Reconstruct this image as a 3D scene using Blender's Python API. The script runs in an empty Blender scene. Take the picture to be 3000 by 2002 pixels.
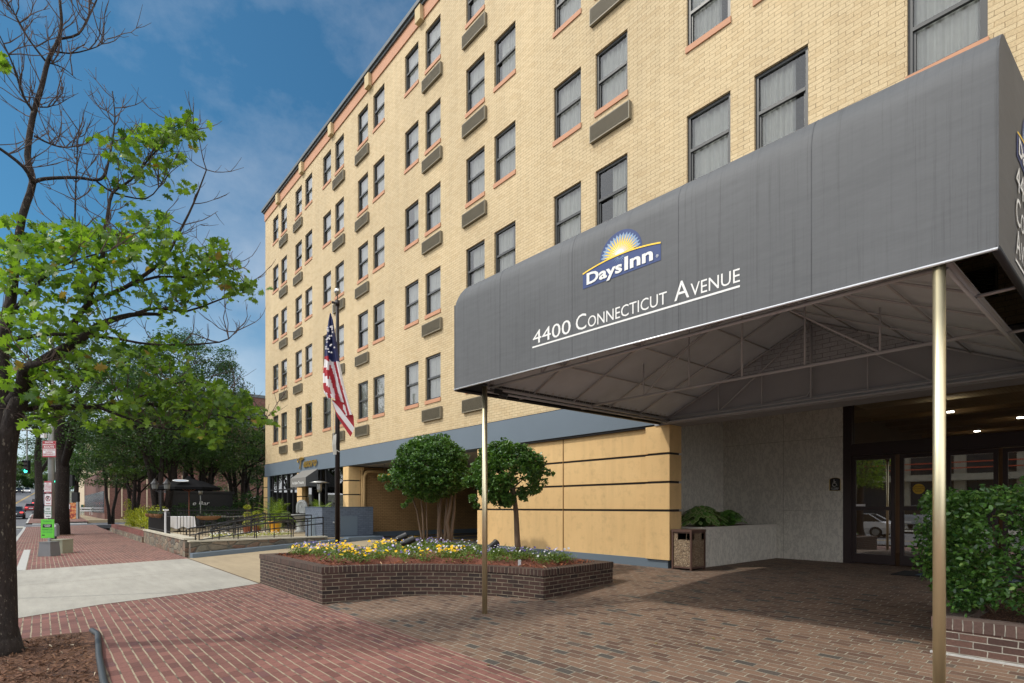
import bpy, math, random
import numpy as np
from mathutils import Vector, Matrix
random.seed(7)
RNG = np.random.default_rng(11)
scene = bpy.context.scene
COL = scene.collection
R = math.radians

# ---------------------------------------------------------------- camera geometry (metres; +Y runs along the avenue, +X towards the hotel)
FPX = 1620.0; YAW = math.atan2(1380, 1620); CA = math.cos(YAW); SA = math.sin(YAW); CAMZ = 1.3
def at(u, v, t):
    """a point of the place seen at photo pixel u,v, t metres ahead of the camera"""
    s = (u - 1500) / FPX
    return Vector((t * (SA + CA * s), t * (CA - SA * s), CAMZ + t * (1485 - v) / FPX))

# ---------------------------------------------------------------- ground profile
def rise(y):
    P = [(55, 0), (88, .5), (134, 1.05), (155, 1.8), (268, 7.4), (330, 10), (420, 11), (900, 11)]
    if y <= 55: return 0.0
    for (a, b), (c, d) in zip(P, P[1:]):
        if y <= c: return b + (d - b) * (y - a) / (c - a)
    return 11.0
def xoff(y): return 0.0 if y < 100 else (y - 100) * .035
def gz(x, y):
    x = x - xoff(y)
    if x >= 10: b = 0.0
    elif x >= 3.6: b = .056 * (x - 10)
    elif x >= -.95: b = -.358 - .02 * (3.6 - x)
    else: b = -.56
    return b + rise(y)

# ---------------------------------------------------------------- materials
def srgb(r, g, b):
    f = lambda c: (c / 255 / 12.92) if c / 255 <= .04045 else ((c / 255 + .055) / 1.055) ** 2.4
    return (f(r), f(g), f(b), 1)
MATS = {}
def newmat(name):
    m = bpy.data.materials.new(name); m.use_nodes = True
    nt = m.node_tree; nt.nodes.clear()
    out = nt.nodes.new('ShaderNodeOutputMaterial')
    MATS[name] = m
    return m, nt, out
def N(nt, typ, **kw):
    n = nt.nodes.new(typ)
    for k, v in kw.items():
        if k.startswith('i_'):
            key = k[2:]
            key = int(key) if key.isdigit() else key.replace('_', ' ')
            n.inputs[key].default_value = v
        else: setattr(n, k, v)
    return n
def L(nt, a, b): nt.links.new(a, b)
def math_(nt, op, a, b=None, c=None):
    n = nt.nodes.new('ShaderNodeMath'); n.operation = op
    for i, x in enumerate((a, b, c)):
        if x is None: continue
        if isinstance(x, (int, float)): n.inputs[i].default_value = x
        else: L(nt, x, n.inputs[i])
    return n.outputs[0]
def mixc(nt, fac, a, b, mode='MIX'):
    n = nt.nodes.new('ShaderNodeMix'); n.data_type = 'RGBA'; n.blend_type = mode
    for sock, x in ((n.inputs[0], fac), (n.inputs[6], a), (n.inputs[7], b)):
        if isinstance(x, (int, float)): sock.default_value = x
        elif isinstance(x, tuple): sock.default_value = x
        else: L(nt, x, sock)
    return n.outputs[2]
def uvn(nt): return N(nt, 'ShaderNodeUVMap').outputs[0]
def noise(nt, vec, scale, detail=3, rough=.55):
    n = N(nt, 'ShaderNodeTexNoise'); n.inputs['Scale'].default_value = scale
    n.inputs['Detail'].default_value = detail; n.inputs['Roughness'].default_value = rough
    if vec is not None: L(nt, vec, n.inputs['Vector'])
    return n.outputs['Fac']
def ramp(nt, fac, stops):
    n = N(nt, 'ShaderNodeValToRGB'); e = n.color_ramp.elements
    while len(e) < len(stops): e.new(.5)
    for i, (p, c) in enumerate(stops):
        e[i].position = p; e[i].color = c if len(c) == 4 else (*c, 1)
    L(nt, fac, n.inputs[0]); return n.outputs[0]
def g(v): return (v, v, v, 1)
def objco(nt): return N(nt, 'ShaderNodeTexCoord').outputs['Object']

def plain(name, col, rough=.6, metal=0., var=.12, vscale=3., bump=0., bscale=60., spec=.5, stretch=None, emis=None, est=0, bdist=.01, fleck=None):
    m, nt, out = newmat(name)
    p = N(nt, 'ShaderNodeBsdfPrincipled'); L(nt, p.outputs[0], out.inputs[0])
    p.inputs['Roughness'].default_value = rough; p.inputs['Metallic'].default_value = metal
    p.inputs['Specular IOR Level'].default_value = spec
    co = objco(nt)
    if stretch:
        mp = N(nt, 'ShaderNodeMapping'); mp.inputs['Scale'].default_value = stretch; L(nt, co, mp.inputs[0]); co = mp.outputs[0]
    n1 = noise(nt, co, vscale, 5)
    c = mixc(nt, n1, tuple(max(0, x * (1 - var * 1.6)) for x in col[:3]) + (1,), tuple(min(1, x * (1 + var * 1.6)) for x in col[:3]) + (1,))
    if fleck: c = mixc(nt, ramp(nt, noise(nt, co, 34, 3, .7), [(.60, g(0)), (.68, g(.75))]), c, fleck)
    L(nt, c, p.inputs['Base Color'])
    if bump:
        b = N(nt, 'ShaderNodeBump'); b.inputs['Strength'].default_value = bump; b.inputs['Distance'].default_value = bdist
        L(nt, noise(nt, co, bscale, 4), b.inputs['Height']); L(nt, b.outputs[0], p.inputs['Normal'])
    if emis:
        p.inputs['Emission Color'].default_value = emis; p.inputs['Emission Strength'].default_value = est
    return m

def brick(name, c1, c2, mortar, bw=.21, rh=.072, ms=.006, bump=.6, swap=False, rough=.8, dirt=None, third=None, stripes=None, msmooth=.3, wob=.004, dirtscale=.7, irr=0., streak=0.):
    """UV is in metres; swap runs the courses along v"""
    m, nt, out = newmat(name)
    p = N(nt, 'ShaderNodeBsdfPrincipled'); L(nt, p.outputs[0], out.inputs[0]); p.inputs['Roughness'].default_value = rough
    uv = uvn(nt)
    sep = N(nt, 'ShaderNodeSeparateXYZ'); L(nt, uv, sep.inputs[0])
    U, V = sep.outputs[0], sep.outputs[1]
    if swap: U, V = V, U
    w = noise(nt, uv, 3.5, 2)
    Vw = math_(nt, 'ADD', V, math_(nt, 'MULTIPLY', math_(nt, 'SUBTRACT', w, .5), wob * 2))
    w2 = noise(nt, uv, 9, 2)
    Uw = math_(nt, 'ADD', U, math_(nt, 'MULTIPLY', math_(nt, 'SUBTRACT', w2, .5), wob * 5))
    if irr:
        # every course starts its own distance along
        rowi = math_(nt, 'FLOOR', math_(nt, 'DIVIDE', Vw, rh))
        wn = N(nt, 'ShaderNodeTexWhiteNoise', noise_dimensions='1D'); L(nt, rowi, wn.inputs['W'])
        Uw = math_(nt, 'ADD', Uw, math_(nt, 'MULTIPLY', wn.outputs[0], irr))
    cb = N(nt, 'ShaderNodeCombineXYZ'); L(nt, Uw, cb.inputs[0]); L(nt, Vw, cb.inputs[1])
    b = N(nt, 'ShaderNodeTexBrick'); L(nt, cb.outputs[0], b.inputs['Vector'])
    b.inputs['Scale'].default_value = 1; b.inputs['Brick Width'].default_value = bw; b.inputs['Row Height'].default_value = rh
    b.inputs['Mortar Size'].default_value = ms; b.inputs['Mortar Smooth'].default_value = msmooth
    b.inputs['Color1'].default_value = (0, 0, 0, 1); b.inputs['Color2'].default_value = (1, 1, 1, 1); b.inputs['Mortar'].default_value = (.5, .5, .5, 1)
    b.offset = .5
    st = [(0, c1), (.55, c2)]
    if third: st = [(0, c1), (.5, c2), (.90, c2), (.955, third), (1, third)]
    rc = ramp(nt, b.outputs['Color'], st)
    fine = noise(nt, uv, 45, 4)
    rc = mixc(nt, .55, rc, ramp(nt, fine, [(.3, g(.5)), (.7, g(1.))]), 'MULTIPLY')
    if bump > 0 and dirt is None: dirt = .25
    big = noise(nt, uv, dirtscale, 5)
    rc = mixc(nt, dirt, rc, ramp(nt, big, [(.35, g(.45)), (.65, g(1.15))]), 'MULTIPLY')
    mort = mixc(nt, ramp(nt, noise(nt, uv, 6, 4), [(.35, g(0)), (.65, g(1))]), mortar, tuple(x * .45 for x in mortar[:3]) + (1,))
    col = mixc(nt, b.outputs['Fac'], rc, mort)
    height = b.outputs['Fac']
    if stripes:
        sw, scol = stripes
        fr = math_(nt, 'FRACT', math_(nt, 'DIVIDE', Vw, rh))
        d = math_(nt, 'MULTIPLY', math_(nt, 'MINIMUM', fr, math_(nt, 'SUBTRACT', 1, fr)), rh)
        wn2 = math_(nt, 'MULTIPLY', math_(nt, 'ADD', .45, noise(nt, uv, 7, 3)), sw)
        msk = math_(nt, 'LESS_THAN', d, wn2)
        sc = mixc(nt, ramp(nt, noise(nt, uv, 4, 5), [(.36, g(1)), (.5, g(0))]), scol, tuple(x * .22 for x in scol[:3]) + (1,))
        col = mixc(nt, msk, col, sc)
        height = math_(nt, 'MAXIMUM', height, msk)
    if streak:
        mp = N(nt, 'ShaderNodeMapping'); mp.inputs['Scale'].default_value = (3, .12, 1); L(nt, uv, mp.inputs[0])
        col = mixc(nt, streak, col, ramp(nt, noise(nt, mp.outputs[0], 1.5, 6), [(.4, g(.6)), (.62, g(1.05))]), 'MULTIPLY')
    L(nt, col, p.inputs['Base Color'])
    bp = N(nt, 'ShaderNodeBump'); bp.inputs['Strength'].default_value = bump; bp.inputs['Distance'].default_value = .012
    h = math_(nt, 'ADD', math_(nt, 'SUBTRACT', 1, height), math_(nt, 'MULTIPLY', fine, .35))
    h = math_(nt, 'ADD', h, math_(nt, 'MULTIPLY', b.outputs['Color'], .25))
    L(nt, h, bp.inputs['Height']); L(nt, bp.outputs[0], p.inputs['Normal'])
    return m

def leafmat(name, c1, c2, c3=None, trans=.35, rough=.45, spec=.5):
    m, nt, out = newmat(name)
    p = N(nt, 'ShaderNodeBsdfPrincipled'); p.inputs['Roughness'].default_value = rough
    p.inputs['Specular IOR Level'].default_value = spec
    geo = N(nt, 'ShaderNodeNewGeometry')
    st = [(0, c1), (.8, c2)]
    if c3: st = [(0, c1), (.75, c2), (.975, c2), (.985, c3)]
    c = ramp(nt, geo.outputs['Random Per Island'], st)
    c = mixc(nt, .5, c, ramp(nt, noise(nt, objco(nt), 1.2, 3), [(.35, g(.6)), (.65, g(1.25))]), 'MULTIPLY')
    L(nt, c, p.inputs['Base Color'])
    tr = N(nt, 'ShaderNodeBsdfTranslucent'); L(nt, mixc(nt, 1., c, (1.35, 1.35, .5, 1), 'MULTIPLY'), tr.inputs[0])
    mx = N(nt, 'ShaderNodeMixShader'); mx.inputs[0].default_value = trans
    L(nt, p.outputs[0], mx.inputs[1]); L(nt, tr.outputs[0], mx.inputs[2]); L(nt, mx.outputs[0], out.inputs[0])
    return m

def glassmat(name, tint=(.75, .8, .8, 1), refl=.1, rough=.01, wavy=0.):
    m, nt, out = newmat(name)
    tr = N(nt, 'ShaderNodeBsdfTransparent'); tr.inputs[0].default_value = tint
    gl = N(nt, 'ShaderNodeBsdfGlossy'); gl.inputs['Roughness'].default_value = rough; gl.inputs[0].default_value = (.95, .95, .95, 1)
    lw = N(nt, 'ShaderNodeFresnel'); lw.inputs['IOR'].default_value = 1.5
    f = math_(nt, 'MINIMUM', math_(nt, 'ADD', math_(nt, 'MULTIPLY', lw.outputs[0], 1.15), refl), .95)
    if wavy:
        b = N(nt, 'ShaderNodeBump'); b.inputs['Strength'].default_value = wavy; b.inputs['Distance'].default_value = .02
        L(nt, noise(nt, objco(nt), 1.6, 1), b.inputs['Height']); L(nt, b.outputs[0], gl.inputs['Normal'])
    mx = N(nt, 'ShaderNodeMixShader'); L(nt, f, mx.inputs[0]); L(nt, tr.outputs[0], mx.inputs[1]); L(nt, gl.outputs[0], mx.inputs[2])
    L(nt, mx.outputs[0], out.inputs[0])
    return m

# ---- palette
M = {}
M['facade'] = brick('painted yellow brick', srgb(205, 181, 139), srgb(214, 192, 151), srgb(172, 146, 106), bw=.23, rh=.0775, ms=.0042, bump=.75, dirt=.2, wob=.007, dirtscale=.3, streak=.16)
M['greybrick'] = brick('painted grey brick', srgb(176, 178, 180), srgb(184, 186, 188), srgb(146, 146, 146), bw=.23, rh=.0775, ms=.005, bump=.7, dirt=.1)
M['bluebrick'] = brick('painted slate blue brick', srgb(92, 103, 118), srgb(102, 113, 128), srgb(74, 84, 98), bw=.22, rh=.075, ms=.007, bump=.8, dirt=.15)
M['sidewalk'] = brick('red brick pavers', srgb(110, 70, 62), srgb(138, 92, 82), srgb(60, 44, 38), bw=.205, rh=.104, ms=.0028, bump=.8, swap=True, dirt=.45, stripes=(.0082, srgb(150, 138, 116)), wob=.008, irr=.11, dirtscale=.55, third=srgb(112, 74, 72))
M['patio'] = brick('brown brick pavers', srgb(92, 68, 56), srgb(124, 98, 80), srgb(160, 152, 134), bw=.212, rh=.106, ms=.0065, bump=.7, swap=True, dirt=.35, third=srgb(78, 72, 66), irr=.07, wob=.005, dirtscale=.5)
M['planterbrick'] = brick('dark brown wall brick', srgb(42, 29, 25), srgb(72, 49, 41), srgb(134, 122, 104), bw=.215, rh=.0665, ms=.0075, bump=.8, dirt=.3)
M['capbrick'] = brick('dark brown rowlock brick', srgb(50, 35, 30), srgb(78, 54, 46), srgb(134, 122, 104), bw=.0725, rh=.30, ms=.0065, bump=.8, dirt=.3)
M['hedgebrick'] = brick('reddish brown wall brick', srgb(72, 50, 44), srgb(102, 74, 64), srgb(168, 162, 150), bw=.215, rh=.068, ms=.006, bump=.8, dirt=.25)
M['hedgecap'] = brick('reddish brown rowlock brick', srgb(74, 54, 48), srgb(96, 74, 66), srgb(168, 162, 150), bw=.078, rh=.30, ms=.006, bump=.8, dirt=.25)
M['redbrick'] = brick('red building brick', srgb(98, 62, 54), srgb(118, 78, 68), srgb(120, 98, 84), bw=.21, rh=.07, ms=.006, bump=.4, dirt=.25)
M['lowbrick'] = brick('low wall red brick', srgb(110, 52, 44), srgb(134, 70, 60), srgb(110, 90, 78), bw=.21, rh=.07, ms=.007, bump=.5, dirt=.3)
M['terra'] = plain('terracotta paint', srgb(182, 132, 100), .7, var=.1, bump=.2)
def stuccomat():
    m, nt, out = newmat('yellow stucco'); p = N(nt, 'ShaderNodeBsdfPrincipled'); L(nt, p.outputs[0], out.inputs[0]); p.inputs['Roughness'].default_value = .88
    co = objco(nt); mp = N(nt, 'ShaderNodeMapping'); mp.inputs['Scale'].default_value = (3, 3, .35); L(nt, co, mp.inputs[0])
    c = mixc(nt, noise(nt, co, .9, 5), srgb(206, 170, 116), srgb(218, 184, 130))
    c = mixc(nt, .22, c, ramp(nt, noise(nt, mp.outputs[0], 1.6, 5, .6), [(.36, g(.62)), (.55, g(1.))]), 'MULTIPLY')
    c = mixc(nt, .5, c, ramp(nt, noise(nt, co, 5, 6, .7), [(.3, g(.7)), (.48, g(1.))]), 'MULTIPLY')
    L(nt, c, p.inputs['Base Color']); b = N(nt, 'ShaderNodeBump'); b.inputs['Strength'].default_value = .5; b.inputs['Distance'].default_value = .01
    L(nt, math_(nt, 'ADD', noise(nt, co, 70, 4), math_(nt, 'MULTIPLY', noise(nt, co, 3, 3), 1.2)), b.inputs['Height']); L(nt, b.outputs[0], p.inputs['Normal']); return m
M['stucco'] = stuccomat()
M['groove'] = plain('dark reveal', srgb(44, 42, 42), .8)
M['bluepaint'] = plain('slate blue paint', srgb(94, 107, 118), .6, var=.06, vscale=.8, bump=.12, bscale=30)
M['gutter'] = plain('dark slate gutter', srgb(78, 86, 90), .55)
M['winframe'] = plain('dark bronze window frame', srgb(52, 54, 54), .4, spec=.5)
M['glass'] = glassmat('window glass', (.82, .85, .86, 1), .03, wavy=.03)
M['doorglass'] = glassmat('entrance glass', (.55, .55, .52, 1), .24)
M['shopglass'] = glassmat('restaurant glass', (.25, .25, .25, 1), .05)
M['curtain'] = plain('sheer white curtain', srgb(206, 203, 192), .9, var=.08, vscale=8)
M['ac'] = plain('beige grille metal', srgb(122, 114, 94), .55, var=.08)
M['acdark'] = plain('grille dark gaps', srgb(50, 46, 40), .7)
def marble():
    m, nt, out = newmat('veined cream marble')
    p = N(nt, 'ShaderNodeBsdfPrincipled'); L(nt, p.outputs[0], out.inputs[0]); p.inputs['Roughness'].default_value = .45
    co = objco(nt); mp = N(nt, 'ShaderNodeMapping'); mp.inputs['Scale'].default_value = (1, 1.2, .55); mp.inputs['Rotation'].default_value = (.5, .1, 0); L(nt, co, mp.inputs[0])
    a = noise(nt, mp.outputs[0], 7, 8, .7); b_ = noise(nt, mp.outputs[0], 1.1, 4, .6)
    v = math_(nt, 'ABSOLUTE', math_(nt, 'SUBTRACT', a, .5))
    c = ramp(nt, v, [(0, srgb(122, 112, 98)), (.045, srgb(200, 194, 182)), (.2, srgb(212, 206, 192))])
    c = mixc(nt, .5, c, ramp(nt, b_, [(.3, srgb(206, 196, 184)), (.7, srgb(238, 236, 230))]), 'MULTIPLY')
    L(nt, mixc(nt, .45, c, srgb(238, 236, 228)), p.inputs['Base Color']); return m
M['marble'] = marble()
M['bronze'] = plain('dark brown door metal', srgb(50, 38, 38), .4, metal=.3, spec=.5)
M['wood'] = plain('lobby wood', srgb(160, 128, 84), .6, var=.25)
M['asphalt'] = plain('asphalt', srgb(92, 94, 98), .9, var=.14, vscale=1.2, bump=.3, bscale=120)
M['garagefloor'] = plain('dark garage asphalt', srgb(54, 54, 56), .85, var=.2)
M['yellowpaint'] = plain('yellow road paint', srgb(196, 158, 50), .7)
M['whitepaint'] = plain('white road paint', srgb(205, 205, 200), .7, var=.15, vscale=8)
def concrete(name, c, joints=None):
    m, nt, out = newmat(name)
    p = N(nt, 'ShaderNodeBsdfPrincipled'); L(nt, p.outputs[0], out.inputs[0]); p.inputs['Roughness'].default_value = .9
    uv = uvn(nt)
    a = noise(nt, uv, .5, 6, .6); b_ = noise(nt, uv, 60, 4); 
    mp = N(nt, 'ShaderNodeMapping'); mp.inputs['Scale'].default_value = (1, .15, 1); L(nt, uv, mp.inputs[0])
    st = noise(nt, mp.outputs[0], 5, 5, .65)
    cc = mixc(nt, a, tuple(x * .62 for x in c[:3]) + (1,), tuple(x * 1.15 for x in c[:3]) + (1,))
    cc = mixc(nt, .35, cc, ramp(nt, b_, [(.3, g(.55)), (.6, g(1.05))]), 'MULTIPLY')
    cc = mixc(nt, .3, cc, ramp(nt, st, [(.35, g(.6)), (.6, g(1.05))]), 'MULTIPLY')
    sp = noise(nt, uv, 9, 2)
    cc = mixc(nt, ramp(nt, sp, [(.70, g(0)), (.74, g(.55))]), cc, tuple(x * .35 for x in c[:3]) + (1,))
    L(nt, cc, p.inputs['Base Color'])
    bp = N(nt, 'ShaderNodeBump'); bp.inputs['Strength'].default_value = .25; bp.inputs['Distance'].default_value = .005; L(nt, b_, bp.inputs['Height']); L(nt, bp.outputs[0], p.inputs['Normal'])
    return m
M['concrete'] = concrete('light grey concrete', srgb(170, 167, 157))
M['beigeconc'] = concrete('beige driveway concrete', srgb(166, 150, 122))
M['granite'] = plain('granite kerb', srgb(170, 170, 166), .8, var=.2, vscale=20)
M['soil'] = plain('earth', srgb(94, 76, 58), .95, var=.3)
M['ground'] = plain('distant ground', srgb(98, 100, 84), .95, var=.25, vscale=.05)
def canopyfabric():
    m, nt, out = newmat('charcoal canopy fabric')
    p = N(nt, 'ShaderNodeBsdfPrincipled'); L(nt, p.outputs[0], out.inputs[0]); p.inputs['Roughness'].default_value = .62
    p.inputs['Specular IOR Level'].default_value = .35
    co = objco(nt)
    mp = N(nt, 'ShaderNodeMapping'); mp.inputs['Scale'].default_value = (1, 22, .35); L(nt, co, mp.inputs[0])
    st = noise(nt, mp.outputs[0], 1.6, 6, .75)
    mp2 = N(nt, 'ShaderNodeMapping'); mp2.inputs['Scale'].default_value = (1, 1.5, 9); mp2.inputs['Rotation'].default_value = (.12, 0, 0); L(nt, co, mp2.inputs[0])
    s2 = noise(nt, mp2.outputs[0], 2.2, 7, .7)
    base = mixc(nt, noise(nt, co, .7, 4), srgb(78, 80, 82), srgb(96, 98, 100))
    base = mixc(nt, .5, base, ramp(nt, st, [(.34, g(.55)), (.46, g(1)), (.62, g(1.08))]), 'MULTIPLY')
    base = mixc(nt, .3, base, ramp(nt, s2, [(.35, g(.8)), (.7, g(1.3))]), 'MULTIPLY')
    L(nt, base, p.inputs['Base Color'])
    bp = N(nt, 'ShaderNodeBump'); bp.inputs['Strength'].default_value = .35; bp.inputs['Distance'].default_value = .01
    L(nt, math_(nt, 'ADD', noise(nt, co, 1.5, 3), math_(nt, 'MULTIPLY', noise(nt, co, 350, 2), .05)), bp.inputs['Height']); L(nt, bp.outputs[0], p.inputs['Normal'])
    return m
M['canopy'] = canopyfabric()
M['lining'] = plain('taupe canopy lining', srgb(192, 200, 208), .85, var=.12, vscale=2)
M['frame'] = plain('grey painted steel', srgb(176, 176, 178), .5, var=.08)
M['lace'] = plain('pale lacing cord', srgb(170, 165, 155), .8)
M['chrome'] = plain('bright metal trim', srgb(222, 224, 226), .35, metal=.6)
M['brass'] = plain('brushed brass', srgb(222, 212, 178), .42, metal=1., var=.16, vscale=2.5, stretch=(6, 6, .4), bump=.05, bscale=9)
M['white'] = plain('white lettering', srgb(226, 226, 222), .6, var=.04)
M['logoblue'] = plain('logo navy', srgb(34, 58, 112), .5, var=.08)
M['logopale'] = plain('logo pale blue', srgb(120, 150, 185), .5, var=.1)
M['logoyellow'] = plain('logo yellow', srgb(246, 204, 60), .5, var=.06)
M['black'] = plain('black painted metal', srgb(26, 26, 28), .45)
M['darkpole'] = plain('dark bronze pole', srgb(40, 34, 34), .4, metal=.4)
M['ball'] = plain('silver ball', srgb(190, 188, 182), .3, metal=1.)
M['rope'] = plain('white rope', srgb(200, 198, 190), .9)
M['flagred'] = plain('flag red', srgb(158, 30, 42), .7); M['flagwhite'] = plain('flag white', srgb(216, 212, 212), .7, var=.08); M['flagblue'] = plain('flag blue', srgb(36, 44, 88), .7)
M['aggregate'] = None
def aggregate():
    m, nt, out = newmat('tan pebble aggregate')
    p = N(nt, 'ShaderNodeBsdfPrincipled'); L(nt, p.outputs[0], out.inputs[0]); p.inputs['Roughness'].default_value = .7
    v = N(nt, 'ShaderNodeTexVoronoi'); v.inputs['Scale'].default_value = 95; L(nt, objco(nt), v.inputs['Vector'])
    c = ramp(nt, v.outputs['Color'], [(.1, srgb(120, 96, 70)), (.5, srgb(180, 152, 118)), (.9, srgb(226, 212, 184))])
    c = mixc(nt, ramp(nt, v.outputs['Distance'], [(.3, g(0)), (.6, g(1))]), c, srgb(70, 54, 40))
    L(nt, c, p.inputs['Base Color'])
    bp = N(nt, 'ShaderNodeBump'); bp.inputs['Strength'].default_value = .6; bp.inputs['Distance'].default_value = .004; bp.invert = True; L(nt, v.outputs['Distance'], bp.inputs['Height']); L(nt, bp.outputs[0], p.inputs['Normal'])
    return m
M['aggregate'] = aggregate()
M['brownpaint'] = plain('brown painted steel', srgb(84, 60, 50), .5)
M['bark'] = plain('dark oak bark', srgb(38, 30, 26), .95, var=.55, vscale=9, bump=1., bscale=22, stretch=(1, 1, .4), bdist=.035, fleck=srgb(112, 104, 92))
M['twig'] = plain('grey brown twig bark', srgb(82, 68, 62), .9, var=.25, vscale=9)
M['myrtle'] = plain('smooth brown bark', srgb(104, 84, 66), .8, var=.3, vscale=6, bump=.5, bscale=30, stretch=(1, 1, .2))
M['oakleaf'] = leafmat('oak leaf', srgb(48, 82, 28), srgb(116, 150, 54), srgb(140, 120, 60), trans=.5)
M['darkleaf'] = leafmat('dark tree leaf', srgb(26, 50, 20), srgb(60, 94, 34), trans=.3)
M['midleaf'] = leafmat('mid green leaf', srgb(38, 64, 26), srgb(84, 116, 44), trans=.32)
M['trimleaf'] = leafmat('clipped tree leaf', srgb(42, 76, 36), srgb(90, 128, 56), trans=.22, rough=.35)
M['hedgeleaf'] = leafmat('glossy hedge leaf', srgb(38, 72, 36), srgb(86, 126, 54), srgb(132, 164, 74), trans=.2, rough=.28)
M['limeleaf'] = leafmat('yellow green shrub leaf', srgb(96, 118, 28), srgb(176, 180, 48), trans=.3)
M['flowerleaf'] = leafmat('flower bed leaf', srgb(62, 92, 38), srgb(118, 142, 66), trans=.3)
M['palmleaf'] = leafmat('palm leaf', srgb(70, 104, 34), srgb(140, 164, 58), trans=.35)
M['hosta'] = leafmat('hosta leaf', srgb(84, 138, 62), srgb(124, 172, 84), trans=.2)
M['hostaedge'] = plain('hosta cream edge', srgb(176, 188, 130), .5)
M['petaly'] = leafmat('yellow petal', srgb(244, 190, 0), srgb(252, 214, 10), trans=.3)
M['petalp'] = leafmat('purple and white petal', srgb(58, 38, 118), srgb(170, 160, 206), trans=.2)
M['petalw'] = leafmat('white petal', srgb(214, 212, 224), srgb(236, 236, 236), trans=.2)
def mulch():
    m, nt, out = newmat('shredded bark mulch')
    p = N(nt, 'ShaderNodeBsdfPrincipled'); L(nt, p.outputs[0], out.inputs[0]); p.inputs['Roughness'].default_value = .95
    co = objco(nt); v = N(nt, 'ShaderNodeTexVoronoi'); v.inputs['Scale'].default_value = 38
    mp = N(nt, 'ShaderNodeMapping'); mp.inputs['Scale'].default_value = (1, 2.4, 1); mp.inputs['Rotation'].default_value = (0, 0, .5); L(nt, co, mp.inputs[0]); L(nt, mp.outputs[0], v.inputs['Vector'])
    c = ramp(nt, v.outputs['Color'], [(.1, srgb(50, 34, 26)), (.5, srgb(96, 62, 44)), (.9, srgb(150, 108, 80))])
    L(nt, mixc(nt, .6, c, ramp(nt, noise(nt, co, 3, 4), [(.3, g(.5)), (.7, g(1.1))]), 'MULTIPLY'), p.inputs['Base Color'])
    bp = N(nt, 'ShaderNodeBump'); bp.inputs['Strength'].default_value = 1.; bp.inputs['Distance'].default_value = .02; L(nt, v.outputs['Distance'], bp.inputs['Height']); L(nt, bp.outputs[0], p.inputs['Normal'])
    return m
M['mulch'] = mulch()
M['chip'] = leafmat('bark chip', srgb(66, 38, 26), srgb(142, 86, 58), srgb(190, 160, 128), trans=0., rough=.9)
M['chipb'] = leafmat('grey brown bark chip', srgb(58, 40, 30), srgb(120, 88, 66), srgb(190, 174, 150), trans=0., rough=.9)
def stone():
    m, nt, out = newmat('fieldstone masonry')
    p = N(nt, 'ShaderNodeBsdfPrincipled'); L(nt, p.outputs[0], out.inputs[0]); p.inputs['Roughness'].default_value = .85
    uv = uvn(nt)
    mp = N(nt, 'ShaderNodeMapping'); mp.inputs['Scale'].default_value = (2.1, 4.6, 1); L(nt, uv, mp.inputs[0])
    v = N(nt, 'ShaderNodeTexVoronoi'); v.inputs['Scale'].default_value = 1; L(nt, mp.outputs[0], v.inputs['Vector'])
    e = N(nt, 'ShaderNodeTexVoronoi', feature='DISTANCE_TO_EDGE'); e.inputs['Scale'].default_value = 1; L(nt, mp.outputs[0], e.inputs['Vector'])
    c = ramp(nt, v.outputs['Color'], [(.1, srgb(88, 84, 76)), (.4, srgb(126, 118, 100)), (.6, srgb(112, 84, 68)), (.9, srgb(150, 140, 118))])
    c = mixc(nt, .6, c, ramp(nt, noise(nt, uv, 12, 5), [(.3, g(.55)), (.7, g(1.1))]), 'MULTIPLY')
    c = mixc(nt, ramp(nt, e.outputs[0], [(.02, g(1)), (.06, g(0))]), c, srgb(92, 88, 78))
    L(nt, c, p.inputs['Base Color'])
    bp = N(nt, 'ShaderNodeBump'); bp.inputs['Strength'].default_value = .8; bp.inputs['Distance'].default_value = .03; L(nt, ramp(nt, e.outputs[0], [(0, g(0)), (.12, g(1))]), bp.inputs['Height']); L(nt, bp.outputs[0], p.inputs['Normal'])
    return m
M['stone'] = stone()
M['paleStone'] = plain('pale cut stone', srgb(176, 170, 152), .8, var=.15, vscale=4, bump=.3)
M['fountain'] = plain('weathered grey stone', srgb(158, 160, 158), .8, var=.2, vscale=9, bump=.4)
M['potyellow'] = plain('glazed yellow ceramic', srgb(216, 154, 34), .3, var=.12)
M['wicker'] = plain('brown wicker', srgb(118, 84, 54), .85, var=.35, vscale=25, bump=.8, bscale=70)
M['awning'] = plain('grey awning fabric', srgb(112, 110, 106), .8, var=.08)
M['awningdark'] = plain('dark grey awning fabric', srgb(66, 68, 70), .8, var=.08)
M['gold'] = plain('gold sign metal', srgb(190, 154, 66), .35, metal=.8)
M['umbrella'] = plain('black parasol fabric', srgb(20, 20, 22), .95, spec=.1)
M['timber'] = plain('reddish timber', srgb(128, 72, 48), .6, var=.2)
M['steel'] = plain('brushed steel', srgb(176, 176, 174), .35, metal=1.)
M['cloth'] = plain('white tablecloth', srgb(220, 220, 220), .85, var=.05)
M['galv'] = plain('galvanised pole', srgb(150, 154, 152), .55, metal=.4, var=.15)
M['signwhite'] = plain('sign white', srgb(214, 214, 214), .5, var=.05); M['signred'] = plain('sign red', srgb(160, 40, 52), .5)
M['signgreen'] = plain('bright green card', srgb(96, 190, 60), .6); M['textgreen'] = plain('sign green', srgb(60, 120, 84), .5)
M['boxgrey'] = plain('grey plastic box', srgb(112, 114, 116), .6, var=.12); M['boxbeige'] = plain('pale green utility box', srgb(150, 152, 132), .6, var=.12)
M['tyre'] = plain('tyre rubber', srgb(26, 26, 26), .9)
M['carglass'] = plain('car glass', srgb(22, 26, 30), .08)
def carpaint(n, c): M[n] = plain('car paint ' + n, c, .22, var=.02, spec=.6); return M[n]
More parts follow.
